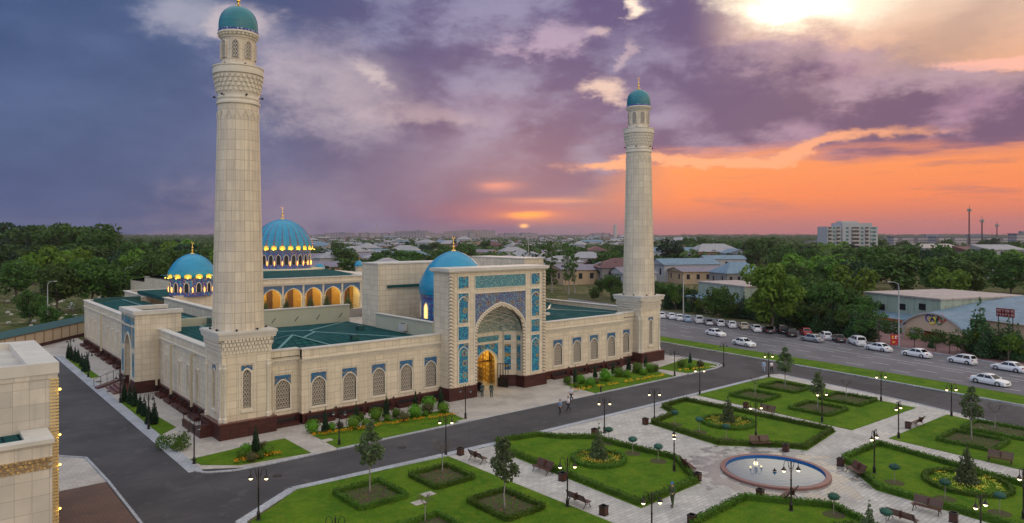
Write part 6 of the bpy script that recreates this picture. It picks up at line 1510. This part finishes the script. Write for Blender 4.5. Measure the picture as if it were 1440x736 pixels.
if aL > aR: aL, aR = aR, aL
cx_ = (aL+aR)/2; hw_ = (aR-aL)/2; zs = hit(1312,460)[1]
m = MB(CANO); n = 16; lo = [(cx_-hw_*.86+hw_*1.72*i/n) for i in range(n+1)]
arcz = lambda a: zs-.6+(za-zs+.5)*(1-((a-cx_)/hw_)**2)
for i in range(n):
    a, b = lo[i], lo[i+1]
    vs = [f(a,0,zs-.9),f(b,0,zs-.9),f(b,0,arcz(b)),f(a,0,arcz(a))]; m.poly(vs)
m.build('canopy_gable', SH_)
m = MB(BLUR)
for i in range(n):
    a, b = cx_-hw_+2*hw_*i/n, cx_-hw_+2*hw_*(i+1)/n; za_, zb_ = arcz(a)+.15, arcz(b)+.15
    m.poly([f(a,-.4*back,za_),f(b,-.4*back,zb_),f(b,4.5*back,zb_),f(a,4.5*back,za_)])
    m.use(WHW).poly([f(a,-.42*back,za_-.3),f(b,-.42*back,zb_-.3),f(b,-.42*back,zb_),f(a,-.42*back,za_)]).use(BLUR)
m.build('canopy_roof', SH_)
m = MB(OCH)
for a in (cx_-hw_*.8, cx_-hw_*.45, cx_+hw_*.45, cx_+hw_*.8): obox(m, f, a-.3, a+.3, -.3, .3, 0, zs-.8)
m.build('canopy_posts', SH_).name = 'canopy_colonnade'
m = MB(YWALL); obox(m, f, cx_-hw_*.9, cx_+hw_*.9, 5*back, 5.3*back, 0, zs); m.build('entrance_wall', SH_)
for k, (px, py, col) in enumerate(((1306.5,447.5,(.01,.04,.25)),(1315.8,447.3,(.02,.015,.03)),(1325.5,448.2,(.55,.03,.04)),(1311.8,451.2,(.75,.6,.02)),(1321.3,451.5,(.01,.16,.05)))):
    a, z = hit(px, py); m = MB(material('ring_paint', col=col, rough=.5)); R_ = .62
    m.tube([f(a+R_*math.cos(2*PI*i/24), -.1*back, z+R_*math.sin(2*PI*i/24)) for i in range(25)], .11, 6, caps=False); m.build('emblem_ring', SH_)
# main hall volume
a0, z0_ = hit(1217,412,10); a1, z1_ = hit(1323,420,10)
hz = z0_
m = MB(GRN); obox(m, f, min(a0,a1), max(a0,a1), 10*back, 34*back, 0, hz); m.build('hall_wall', SH_)
m = MB(PINKR); obox(m, f, min(a0,a1)-.3, max(a0,a1)+.3, 9.7*back, 34*back, hz, hz+.3); m.build('flat_roof', SH_)
m = MB(DARK)
for px in (1240,1269,1297): a, z = hit(px, 432, 10); obox(m, f, a-.8, a+.8, 9.93*back, 10.05*back, z-.6, z+.7)
m.build('wall_windows', SH_).name = 'window_band'
m = MB(WHW); b0, zb0 = hit(1191,438,5); b1, _ = hit(1268,440,5); obox(m, f, min(b0,b1), max(b0,b1), 5*back, 10*back, 0, zb0-.4); m.use(BLUR); obox(m, f, min(b0,b1)-.3, max(b0,b1)+.3, 4.7*back, 10*back, zb0-.4, zb0-.2, zb0+.4); m.use(material('orange_fascia', col=(.35,.10,.03))); obox(m, f, min(b0,b1)-.3, max(b0,b1)+.3, 4.6*back, 4.7*back, zb0-.7, zb0-.2); m.build('annex', SH_)
m = MB(BLUR); R0 = max(a0,a1)+.35
m.poly([f(R0,6*back,4.7),f(R0+60,6*back,4.2),f(R0+60,34*back,hz+1.6),f(R0,34*back,hz+.5),f(R0,20*back,hz-.6)])
m.build('lean_roof', SH_); m = MB(OCH); obox(m, f, R0, R0+60, 6.5*back, 6.9*back, 0, 4.3); m.poly([f(R0+.01,6.6*back,0),f(R0+.01,33*back,0),f(R0+.01,33*back,hz+.3),f(R0+.01,20*back,hz-.7),f(R0+.01,6.6*back,4.6)]); m.build('side_wall', SH_)
# red roof sign with two rows of raised letters (unreadable in the distance)
sgn = thing('roof_sign', 'dark red sign with two rows of pale letters above the trees at the right', 'sign', f(hit(1414,440,6)[0],6*back,0))
a, zt2 = hit(1402,433,6); b, _ = hit(1427,433,6); zb2 = hit(1414,446,6)[1]; a, b = min(a,b), max(a,b)
m = MB(paint('dark_red_board', (.16,.015,.02))); obox(m, f, a, b, 5.8*back, 6*back, zb2, zt2); m.build('board', sgn)
m = MB(material('pale_letters', col=(.45,.30,.28))); rg = random.Random(2)
for row in (0,1):
    u = a+.2
    while u < b-.4:
        h0 = zb2+(zt2-zb2)*(.12+.46*row); h1 = h0+(zt2-zb2)*.3; 
        obox(m, f, u, u+.09, 5.74*back, 5.8*back, h0, h1)
        q = rg.choice((0,1,2))
        if q != 0: obox(m, f, u+.09, u+.3, 5.74*back, 5.8*back, h1-.09, h1)
        if q != 1: obox(m, f, u+.09, u+.3, 5.74*back, 5.8*back, (h0+h1)/2, (h0+h1)/2+.09)
        if q == 2: obox(m, f, u+.3, u+.39, 5.74*back, 5.8*back, h0, h1)
        u += .5
m.build('lettering', sgn)
m = MB(IRON)
for u in (a+.3, b-.3): obox(m, f, u-.05, u+.05, 5.9*back, 6*back, 0, zb2+.2)
m.build('post', sgn)
sb = thing('sign_board', 'red sign board with yellow and white characters at the foot of the street light', 'sign', (*G(1258,489),0)); g0 = G(1258,489); f3 = frame(g0, CF)
m = MB(paint('signal_red_board', (.42,.02,.03))); obox(m, f3, -.7, .7, -.06, .06, .5, 2.3); m.build('board', sb)
m = MB(IRON); obox(m, f3, -.65, -.58, -.05, .05, 0, .5); obox(m, f3, .58, .65, -.05, .05, 0, .5); m.build('post', sb)
m = MB(material('yellow_characters', col=(.8,.6,.05)))
for u, w_, z0, z1 in ((-.5,.1,1.6,2.1),(-.4,.25,2.0,2.1),(-.4,.25,1.6,1.7),(-.15,.0,0,0),(-.35,.1,.75,1.2),(-.2,.3,.95,1.05)): obox(m, f3, u, u+w_, -.1, -.06, z0, z1) if w_ else None
m.use(material('white_characters', col=(.8,.8,.78)))
for u, w_, z0, z1 in ((.05,.1,1.6,2.1),(.15,.2,2.0,2.1),(.35,.1,1.85,2.1),(.15,.2,1.6,1.7)): obox(m, f3, u, u+w_, -.1, -.06, z0, z1)
m.build('characters', sb)
# small green building, left of the big bright tree
o4 = G(1005,452); f4 = frame(o4, A2); GB = thing('green_shed', 'small pale green building with a blue awning left of the big bright tree', 'building', (*o4,0))
def hit4(px, py, b=0): o = f4(0, b*back, 0); return plane_hit(px, py, o[:2], A2)
a, z = hit4(982,397,12); b, _ = hit4(1047,405,12); a, b = min(a,b), max(a,b)
m = MB(GRN); obox(m, f4, a, b, 12*back, 24*back, 0, z); m.build('wall', GB); m = MB(PINKR); obox(m, f4, a-.3, b+.3, 11.8*back, 24.5*back, z, z+.3); m.build('roof', GB)
a2, z2 = hit4(966,414,8); b2, _ = hit4(1024,420,8); a2, b2 = min(a2,b2), max(a2,b2); m = MB(OCH); obox(m, f4, a2, b2, 8*back, 12*back, 0, z2-.8); m.use(BLUR); obox(m, f4, a2-.3, b2+.3, 7.6*back, 12*back, z2-.7, z2-.4, z2+.1); m.build('awning_wing', GB)
m = MB(DARK)
for px in (995,1013): u, zz = hit4(px, 411, 12); obox(m, f4, u-.6, u+.6, 11.94*back, 12.05*back, zz-.6, zz+.6)
m.build('window', GB)
# street lights and poles
def slight(px, py, top, label, arm=1, mat=None):
    x, y = G(px, py); h = ZAT(top, x, y); t = thing('street_light', label, 'street light', (x,y,0)); m = MB(mat or material('grey_pole', col=(.30,.32,.34), rough=.5) if 'grey_pole' not in bpy.data.materials else bpy.data.materials['grey_pole'])
    d = Vector((U0, V0, 0))*arm; b = Vector((x,y,0))
    m.tube([b, b+Vector((0,0,1.2)), b+Vector((0,0,1.25)), b+Vector((0,0,h-.9)), b+Vector((0,0,h-.3))-d*.15, b+Vector((0,0,h))-d*.8, b+Vector((0,0,h+.05))-d*1.5], [.17,.16,.12,.09,.08,.06,.05], 8); m.build('pole', t, smooth=40)
    q = b+Vector((0,0,h+.03))-d*1.8; m = MB(CONC); m.ball(tuple(q), (.38,.2,.1), 8, 5); m.build('lamp_head', t)
slight(1264,489,397,'tall grey street light beside the red sign board and the canopy')
slight(67,456,396,'grey street light rising behind the boundary wall at the far left', -1)
slight(176,428,376,'grey street light behind the west corner of the mosque', -1)
for p, top, lab in (((961,452),388,'bare grey utility pole among the parked cars right of the far minaret'),((743,420),335,'bare pole behind the right edge of the portal')):
    x, y = G(*p); MB(CONC).tube([(x,y,0),(x,y,ZAT(top,x,y))], [.16,.11], 8).build('utility_pole', label=lab, cat='pole')
# ---------------------------------------------------------------- near trees across the avenue
BT = [tree_proto('broadleaf_tree', 'x', 'tree', 10, (4.2,3.9,6.0), .22, LEAF, BARK, .62, 60, 70+i, 2.6, 6, 30) for i in range(3)]
BB = tree_proto('bright_broadleaf_tree', 'x', 'tree', 10, (4.4,4.0,6.0), .22, LEAF_B, BARK, .55, 75, 77, 2.4, 6, 30)
SM = [tree_proto('small_tree', 'x', 'tree', 4.5, (1.5,1.6,2.8), .09, LEAF if i else LEAF_H, BARK, .3, 150, 80+i, 1.3, 5, 16) for i in range(2)]
SPR = [cone_tree('fir_tree', 'x', 'conifer', 5, 1.5, LEAF_D if i else leaf('green_needles', (.02,.055,.018), (.04,.10,.03)), 130, .3, 90+i, .1, .3, 9, jag=.4) for i in range(2)]
def putt(pr, p, top, lab, grp=None, h0=10, rz=None):
    x, y = G(*p); h = ZAT(top, x, y); return pr.put((x,y), rz if rz is not None else random.random()*6, lab, grp, max(.2, h/h0))
putt(BB, (1086,467), 372, 'big bright green tree overhanging the black cars by the avenue')
putt(BT[0], (1012,462-6), 402, 'dark tree behind the cars, left of the big bright tree', None)
GT = 'young firs and small trees behind the parked cars'
xs = list(range(932, 1440, 9))
rg = random.Random(12)
def far_edge(px): 
    pts = [(928,437),(1060,456),(1160,472),(1260,488),(1350,502),(1440,517),(1600,546)]
    for (a, b), (c_, d) in zip(pts, pts[1:]):
        if a <= px <= c_: return b+(d-b)*(px-a)/(c_-a)
    return 437
for i, px in enumerate(xs+[q+6 for q in xs if q < 1225]):
    if 1225 < px < 1282: continue
    py = far_edge(px)-rg.uniform(2.5,9)
    pr = SPR[i%2] if rg.random() < .65 else SM[i%2]
    if 1280 < px < 1300 or 1325 < px < 1345: continue
    sc = rg.uniform(.8,1.35) if px < 1230 else rg.uniform(.8,1.15)
    if 1262 < px < 1368: sc = rg.uniform(.4,.6)
    pr.put(G(px, py), i, 'young dark tree in the dense planting strip behind the parked cars', GT, sc)
for p, top, lab in (((1286,489),456,'small round tree in front of the canopy, left'),((1316,494),459,'pair of bushy trees in front of the canopy, left one'),((1335,497),463,'pair of bushy trees in front of the canopy, right one'),((1352,499),458,'tree at the right foot of the canopy'),((1208,480),446,'tree left of the white annex'),((1236,482),432,'broad green tree before the pale annex'),((1257,486),446,'tree tight against the tall grey street light')):
    putt(SM[1], p, top, lab, None, 4.5)
for p, top, lab in (((1378,497),420,'tall dark fir right of the canopy in front of the blue roof'),((1405,505),452,'dense dark fir below the red roof sign'),((1432,509),455,'dense dark fir at the right edge'),((1383,504),459,'lower fir in front of the tall dark one'),((1418,500),446,'dark fir crowding under the red sign')):
    putt(SPR[0], p, top, lab, None, 5)
for i, (px, py, top) in enumerate(((950,430,398),(975,428,405),(1140,452,388),(1165,462,395),(1125,445,385),(1190,455,400),(1060,440,410),(925,425,395),(1150,458,430),(1180,466,438),(1110,452,420),(860,420,385),(845,415,392),(1030,448,425),(985,438,416),(938,432,398),(962,434,404),(1122,462,420),(1135,464,432),(1152,466,424),(1195,470,430),(1205,472,425),(1178,452,398),(1215,460,415),(1105,430,386),(870,432,402),(835,424,404),(882,428,410))):
    putt((BT+[BB])[i%4] if i % 4 != 3 or rg.random() < .3 else BT[0], (px, py), top, 'dense green tree in the belt between the parked cars and the roofs', 'trees behind the parked cars')
# ---------------------------------------------------------------- woods right and left
FT = []
for i, (mt, rx, rz, zc, hh) in enumerate(((LEAF,4.6,4.6,6.4,11),(LEAF,4.0,5.2,7.0,12),(LEAF_B,4.4,4.2,6.2,10.5),(LEAF_D,4.0,4.5,6.2,10.8))):
    FT.append(tree_proto('woodland_tree', 'x', 'tree', hh, (rx,rz,zc), .25, mt, BARK, .8, 34, 100+i, 2.5, 4, 26, single=True))
FTH = (11,12,10.5,10.8)
POP = [tree_proto('poplar_tree', 'x', 'tree', 16, (1.5,6.6,9.2), .2, LEAF, BARK_P, .6, 60, 120+i, 4, 5, 26, single=True) for i in range(2)]
def wood(n, region, depth, height, label, group, seed, mats=(0,0,1,1,2,3)):
    rg = random.Random(seed); k = 0
    for i in range(n):
        dp = depth[0]+(depth[1]-depth[0])*((i+.5)/n)**1.1*1.0; px = rg.uniform(*region(dp)); x, y = D(px, dp)
        q = rg.choice(mats); h = rg.uniform(*height); FT[q].put((x,y,0), rg.random()*6, label, group, (h/FTH[q]*rg.uniform(.95,1.3),)*2+(h/FTH[q],))
wood(74, lambda d: (-60, 318) if d > 265 else (60, 300), (235, 620), (13,18), 'dense green tree in the wood left of the mosque', 'trees of the left hand wood', 1, (0,0,1,1,3,3,2))
wood(24, lambda d: (-60, 150), (330, 480), (24,29), 'tall tree rising above the left hand wood on the skyline', 'tall trees of the left hand wood', 2, (1,1,3))
wood(100, lambda d: (1110+ (d-190)*-.12, 1500), (200, 560), (11,16), 'dense green tree in the wood right of the avenue', 'trees of the right hand wood', 3)
wood(20, lambda d: (930, 1500), (420, 900), (15,19), 'far green tree on the wooded skyline at the right', 'far trees of the right hand wood', 4, (0,1,3))
for i, (p, top, lab) in enumerate((((130,436),357,'large pale green tree group left of the mosque corner'),((42,456),409,'small spreading tree alone on the dry ground beyond the wall'),((80,440),372,'rounded tree at the left behind the dry ground'),((215,425),352,'dark rounded tree left of the small lit dome'),((165,432),372,'tree filling the gap beside the street light'),((22,425),365,'broad dark tree at the left edge'),((100,470),440,'low dark bush tree near the beige wall'),((68,462),430,'low tree behind the wall street light'),((265,405),350,'tree rising behind the small lit dome'))):
    putt((BT+[BB])[(i+1)%3], p, top, lab)
for i, (px, py, top) in enumerate(((776,412,328),(768,400,334),(800,415,331),(808,413,333),(742,402,336),(795,408,338))):
    x, y = G(px, py); h = ZAT(top, x, y); POP[i%2].put((x,y,0), i, 'tall slim poplar with bare lower trunk on the skyline right of the portal', 'poplars behind the portal', h/16)
# scrub stones on the dry ground, as loose stuff
rg = random.Random(8); m = MB(CONC); bl = []
for i in range(330):
    x, y = D(rg.uniform(-60,200), rg.uniform(150,240)); s = rg.uniform(.2,.6)
    if x > 22 and y < 172: continue
    if rg.random() < .3: m.frust((x-s,x+s,y-s*.7,y+s*.7), 0, (x-s*.6,x+s*.7,y-s*.4,y+s*.5), s*.9)
    else: bl.append((x,y,s*.6,s*1.6,s*1.6,s*1.2))
tag(m.build('scattered_stones'), 'pale stones and slabs scattered on the dry ground beyond the wall', 'stones', None, 'stuff')
m = MB(LEAF); m.arr(*leaf_cloud(bl, 26, .45, 5)); tag(m.build('scrub'), 'low green scrub on the dry ground beyond the wall', 'scrub', None, 'stuff')
# ---------------------------------------------------------------- houses
def house_proto(w, l, h, rh, wall, roof, gable=False, seed=0, win=True, name='house'):
    t = thing(name, 'x', 'house'); m = MB(wall).box(-w/2,w/2,-l/2,l/2,0,h); 
    if gable: m.poly([(-w/2,-l/2,h),(-w/2,l/2,h),(-w/2,0,h+rh)]); m.poly([(w/2,-l/2,h),(w/2,0,h+rh),(w/2,l/2,h)])
    m.build('wall', t); m = MB(roof); e = .5; a, b = w/2+e, l/2+e; r = 0 if gable else min(w,l)/2*.9
    zr = h+rh; z0 = h-.05; A = (-a+r,0,zr); B = (a-r,0,zr)
    m.poly([(-a,-b,z0),(a,-b,z0),B,A]); m.poly([(a,b,z0),(-a,b,z0),A,B])
    if not gable: m.poly([(a,-b,z0),(a,b,z0),B]); m.poly([(-a,b,z0),(-a,-b,z0),A])
    m.poly([(-a,-b,z0),(-a,b,z0),(a,b,z0),(a,-b,z0)]); m.build('roof', t)
    if win:
        m = MB(GLASS)
        k = max(2, int(w/3.2))
        for i in range(k):
            x = -w/2+w*(i+.5)/k
            for s in (-1,1): m.box(x-.55,x+.55,s*(l/2-.02),s*(l/2+.03),h*.4,h*.78)
        for s in (-1,1):
            for y in (-l/4,l/4): m.box(s*(w/2-.02),s*(w/2+.03),y-.5,y+.5,h*.4,h*.78)
        m.build('windows', t).name = 'window_glass'
    return Proto(t)
HP = [house_proto(14,9,4,2.2,OCH,GREYR), house_proto(11,8,3.6,1.8,WHW,LIL,True), house_proto(16,10,4.5,2.6,BRK,WHR), house_proto(12,9,4,2,GREYW,REDR), house_proto(18,9,5,1.6,WHW,BLUR,True), house_proto(13,10,6,2.2,WHW,WHR), house_proto(20,12,4,1.2,OCH,LIL,True)]
big = house_proto(17,13,5.5,4.2,GREYW,BLUR)
putt2 = lambda pr, px, py, lab, rz, s=1, grp=None: pr.put(G(px,py), rz, lab, grp, s)
q = putt2(big, 1037, 403, 'large dark house with a steep blue hipped roof and triangular gable window', CF+.25, 1.0)
dm = MB(DARK); 
for px, py, k, s, rz, lab in ((1003,372,2,2.0,CF+.2,'long pale roofed house at the right of the far minaret'),(1015,380,4,1.3,CF+.15,'low house with blue sheet roof just in front of the long pale one'),(1062,362,3,1.3,CF-.1,'house with dark red roof and several windows'),(1090,366,5,1.1,CF+.3,'cream house with a flat pale roof left of the wood'),(1120,362,5,1.0,CF,'pale house with aerials on its roof at the edge of the wood'),(962,395,4,1.5,CF+.3,'blue roofed shed right of the far minaret shaft'),(990,398,6,1.3,CF+.2,'wide shed with a patched lilac roof'),(826,398,6,1.5,CF+.35,'tan brick building with a pale roof left of the far minaret'),(790,392,5,1.3,CF+.2,'pale roofed house behind the poplars'),(868,392,3,1.2,CF+.1,'dark red roofed house left of the far minaret'),(858,380,2,1.2,CF,'ochre house with domed roof against the far minaret'),(515,372,4,1.6,CF+.1,'pale blue roofed long house right of the big dome'),(470,385,5,1.4,CF+.5,'white two storey house beside the big dome'),(600,352,3,2.0,CF-.1,'maroon roofed house above the iwan wall'),(690,356,3,2.2,CF+.1,'wide maroon roofed house right of the entrance dome'),(748,398,1,1.0,CF+.2,'small pale house at the edge of the portal')):
    putt2(HP[k], px, py, lab, rz, s)
rg = random.Random(21); labs = ('ochre walled house with grey hipped roof in the low town','small white house with lilac gabled roof in the low town','tan brick house with weathered white roof in the low town','grey house with dark red roof in the low town','white house with blue gabled roof in the low town','tall white house with pale hipped roof in the low town','long ochre house with lilac roof in the low town')
for i in range(150):
    dp = 260*(11**((i+.5)/150)); px = rg.uniform(425, 1010) if i % 5 else rg.uniform(425, 1140)
    if 560 < px < 640 and dp < 300: continue
    if px > 900 and dp < 420: continue
    if px > 990 and dp > 900: px = rg.uniform(430, 870)
    k = rg.randrange(7); x, y = D(px, dp); HP[k].put((x,y,0), CF+rg.uniform(-.5,.5)+rg.choice((0,PI/2)), labs[k], 'houses of the low town: '+labs[k].split(' house')[0], rg.uniform(1.0,1.7)*(1+dp/4500))
for i in range(52):
    dp = 230*(4.5**((i+.5)/52)); px = rg.uniform(430, 960)
    if 700 < px < 960 and dp < 260: continue
    if i < 24: px = rg.choice((rg.uniform(455,560), rg.uniform(720,870)))
    q = rg.choice((0,0,1,3,3)); x, y = D(px, dp); h = rg.uniform(8,12.5)*(1+dp/3500); s_ = h/FTH[q]; FT[q].put((x,y,0), rg.random()*6, 'dark green tree between the houses of the low town', 'trees of the low town', (s_*1.3,s_*1.3,s_))
for i, (px, w_, dp) in enumerate(((575,60,330),(545,55,300),(620,50,420),(640,40,520),(1000,90,900),(1050,80,800),(900,60,640))):
    for j in range(4):
        x, y = D(px+rg.uniform(-w_/2,w_/2), dp*rg.uniform(.9,1.1)); FT[(i+j)%2].put((x,y,0), j, 'tree of a dark clump between the low houses', 'tree clumps of the low town', (1.7,1.7,rg.uniform(.95,1.25)))
# far tree cover and roofs running to the horizon, too many to count
bl = []
for i in range(7000):
    dp = 430*(19**rg.random()); px = rg.uniform(-80, 1520); x, y = D(px, dp); s = rg.uniform(3,6)*(1+dp/2600)
    bl.append((x,y,s*.7,s*1.5,s*1.5,s*.8*(1.25 if px < 420 or px > 960 else .7)))
m = MB(LEAF)
V, F = leaf_cloud(bl, .42, 5.0, 3, flat=.9, shell=.7); m.arr(V, F); tag(m.build('distant_trees'), 'continuous far tree cover reaching to the horizon', 'trees', None, 'stuff')
mr = [MB(WHR), MB(LIL), MB(GREYR), MB(REDR)]
for i in range(2600):
    dp = 900*(8**rg.random()); px = rg.uniform(430, 1010); x, y = D(px, dp); w_ = rg.uniform(6,14)*(1+dp/6000); l_ = w_*rg.uniform(.5,.9); h = rg.uniform(3,5)*(1+dp/3500); M = mr[rg.choice((0,0,1,1,2,3))]
    M.box(x-w_/2,x+w_/2,y-l_/2,y+l_/2,0,h); M.frust((x-w_*.55,x+w_*.55,y-l_*.55,y+l_*.55), h, (x-w_*.3,x+w_*.3,y-l_*.1,y+l_*.1), h*1.4)
for k, M in enumerate(mr): tag(M.build('distant_houses'), ('far white roofs','far lilac roofs','far grey roofs','far maroon roofs')[k]+' of the low town running to the horizon', 'houses', None, 'stuff')
# apartment blocks
PAN = material('far_panel_facade', cladding((.42,.38,.38),(.36,.32,.34),(.12,.11,.13), 3.2, 2.9, 0.0, 'flat', mortar=.5), rough=.8)
def block(px, dp, w, floors, rz, lab, grp, wall=PAN):
    x, y = D(px, dp); h = floors*3.0; t = thing('apartment_block', lab, 'apartment block', (x,y,0), 0, grp)
    f = frame((x,y), rz); m = MB(wall); obox(m, f, -w/2, w/2, -6, 6, 0, h); m.build('wall', t); m = MB(GREYR); obox(m, f, -w/2-.4, w/2+.4, -6.4, 6.4, h, h+.8); obox(m, f, -w*.1, w*.1, -2, 2, h+.8, h+3); m.build('roof', t); return t
for i in range(58):
    px = 560+ (690-560)*rg.random() if i < 26 else rg.uniform(440, 860)
    if i >= 46: px = rg.uniform(690, 745)
    dp = rg.uniform(2300, 3300); block(px, dp, rg.uniform(40,95), rg.choice((5,9,9,12,12)) if i < 26 else rg.choice((5,9,9)), CF+rg.choice((0,.3,-.3,1.2)), 'pale tower block of the hazy skyline left of the sun', 'tower blocks on the skyline')
# nine storey block on the right
def bigblock():
    dp = 560; x, y = D(1191, dp); rz = CF+.12; t = thing('apartment_building', 'nine storey white apartment building with stacked balconies above the right hand wood', 'building', (x,y,0)); f = frame((x,y), rz); s = dp/FOC
    z = lambda py: HCAM+(HYP-py)*s
    m = MB(WHW); obox(m, f, -37*s,-16*s,-7,7,0,z(319)); obox(m, f, -16*s,28*s,-8.5,7,0,z(314)); obox(m, f, 28*s,39*s,-6.5,7,0,z(319)); obox(m, f, -12*s,12*s,-4,4,z(314),z(311.5)); m.build('wall', t)
    fl = 9; zt = z(319); hf = zt/fl
    for i in range(fl):
        z0 = hf*i
        m = MB(CONC); gl = MB(GLASS); tl = MB(material('teal_stair_glass', col=(.03,.14,.15), rough=.2) if 'teal_stair_glass' not in bpy.data.materials else bpy.data.materials['teal_stair_glass'])
        for a, b in ((-36,-30),(-24,-18),(-3,9),(17,23)):
            d0 = -8.5 if a > -16 else -7
            obox(m, f, a*s, b*s, d0-1.6, d0, z0+.1, z0+.3); obox(m, f, a*s, b*s, d0-1.6, d0-1.5, z0+.3, z0+1.25)
            obox(gl, f, a*s+.3, b*s-.3, d0-.06, d0-.01, z0+1.0, z0+hf-.35)
        for a, b in ((-29,-25),(-11,-7),(11,15),(25,27),(30,36)):
            d0 = -8.5 if -16 < a < 28 else (-7 if a < -16 else -6.5); tl = MB(bpy.data.materials['teal_stair_glass']); obox(tl, f, a*s, b*s, d0-.08, d0-.01, z0+.9, z0+hf-.45); tl.build('stair_window', t)
        m.build('balcony', t); gl.build('window_row', t)
bigblock()
for px, dp, w, fl_, lab in ((1152,900,34,4,'small brick block left of the white apartment building'),(1312,760,95,6,'long pale block on the skyline with antennas, left half'),(1372,740,95,6,'long pale block on the skyline behind the masts'),(1246,1500,60,4,'low pale block between the apartment building and the masts'),(1437,700,20,7,'pale block on the skyline cut by the right edge')):
    block(px, dp, w, fl_, CF+.05, lab, None)
def longhall(px0, px1, top, dp, roof, lab, nm='hall'):
    x, y = D((px0+px1)/2, dp); s = dp/FOC; t = thing(nm, lab, 'building', (x,y,0)); f = frame((x,y), CF); h = HCAM+(HYP-top)*s; w = (px1-px0)*s
    m = MB(WHW); obox(m, f, -w/2, w/2, -6, 6, 0, h-2.5); m.build('wall', t); m = MB(roof); obox(m, f, -w/2-.5, w/2+.5, -6.6, 6.6, h-2.5, h-2.3, h); obox(m, f, -w/2, w/2, 5, 6.4, h-2.6, h-.1); m.build('roof', t)
    g = MB(GLASS); k = int(w/4)
    for i in range(k): a = -w/2+w*(i+.3)/k; obox(g, f, a, a+w/k*.5, -6.08, -6, h-6, h-3.2)
    g.build('window_row', t)
longhall(1290,1342,343,420,PINKR,'long low hall with pinkish roof and a row of windows above the wood'); longhall(1378,1429,344,330,WHR,'long low hall with a white sheet roof near the right edge'); longhall(1352,1378,346,345,REDR,'low building with a dark red sign like roof strip amid the trees')
def mast(px, top, dp, lab, w=.8):
    x, y = D(px, dp); h = HCAM+(HYP-top)*dp/FOC; t = thing('antenna_mast', lab, 'mast', (x,y,0)); m = MB(IRON)
    for a in range(3): q = 2*PI*a/3; m.tube([(x+w*math.cos(q),y+w*math.sin(q),0),(x+w*.5*math.cos(q),y+w*.5*math.sin(q),h-2)], .22, 4)
    for k in range(12):
        z0 = h*k/12; m.bar((x-w*.8,y,z0),(x+w*.8,y,z0+h/12),.2)
    m.tube([(x,y,h-3),(x,y,h+2)], .15, 5); m.build('lattice_tower', t); m = MB(CONC)
    for a in range(6): q = 2*PI*a/6; m.box(x+1.5*math.cos(q)-.3,x+1.5*math.cos(q)+.3,y+1.5*math.sin(q)-.3,y+1.5*math.sin(q)+.3,h-4,h-1.2)
    m.build('antenna_panels', t).name = 'antenna_ring'
mast(1363,292,700,'tallest antenna mast on the right skyline'); mast(1381,307,690,'dark antenna mast right of the tallest one'); mast(1402,314,760,'thin antenna mast, rightmost on the skyline', .5)
x, y = D(865, 2600); m = MB(CONC).lathe([(9,0),(6,50),(5.2,HCAM+(HYP-316)*2600/FOC)], 14, (x,y)); m.build('chimney_stack', label='tall hazy chimney stack on the skyline left of the far minaret', cat='chimney', smooth=40)
x, y = D(530, 3000); MB(CONC).tube([(x,y,0),(x,y,70)], [3,1.2], 6).build('far_tower', label='thin far tower on the skyline right of the big dome', cat='tower')
# ---------------------------------------------------------------- air
hz = bpy.data.materials.new('haze_air'); hz.use_nodes = True; t_ = hz.node_tree; t_.nodes.remove(t_.nodes['Principled BSDF'])
pv = t_.nodes.new('ShaderNodeVolumePrincipled'); pv.inputs['Color'].default_value = (.66,.62,.76,1); pv.inputs['Density'].default_value = .00009; pv.inputs['Anisotropy'].default_value = 0.45
t_.links.new(pv.outputs[0], t_.nodes['Material Output'].inputs['Volume'])
tag(MB(hz).box(-1800,5200,-300,5200,-1.2,110).build('haze'), kind='stuff')
for m_ in bpy.data.materials: 
    if m_.name == 'haze_air': m_.volume_intersection_method = 'FAST' if hasattr(m_, 'volume_intersection_method') else None
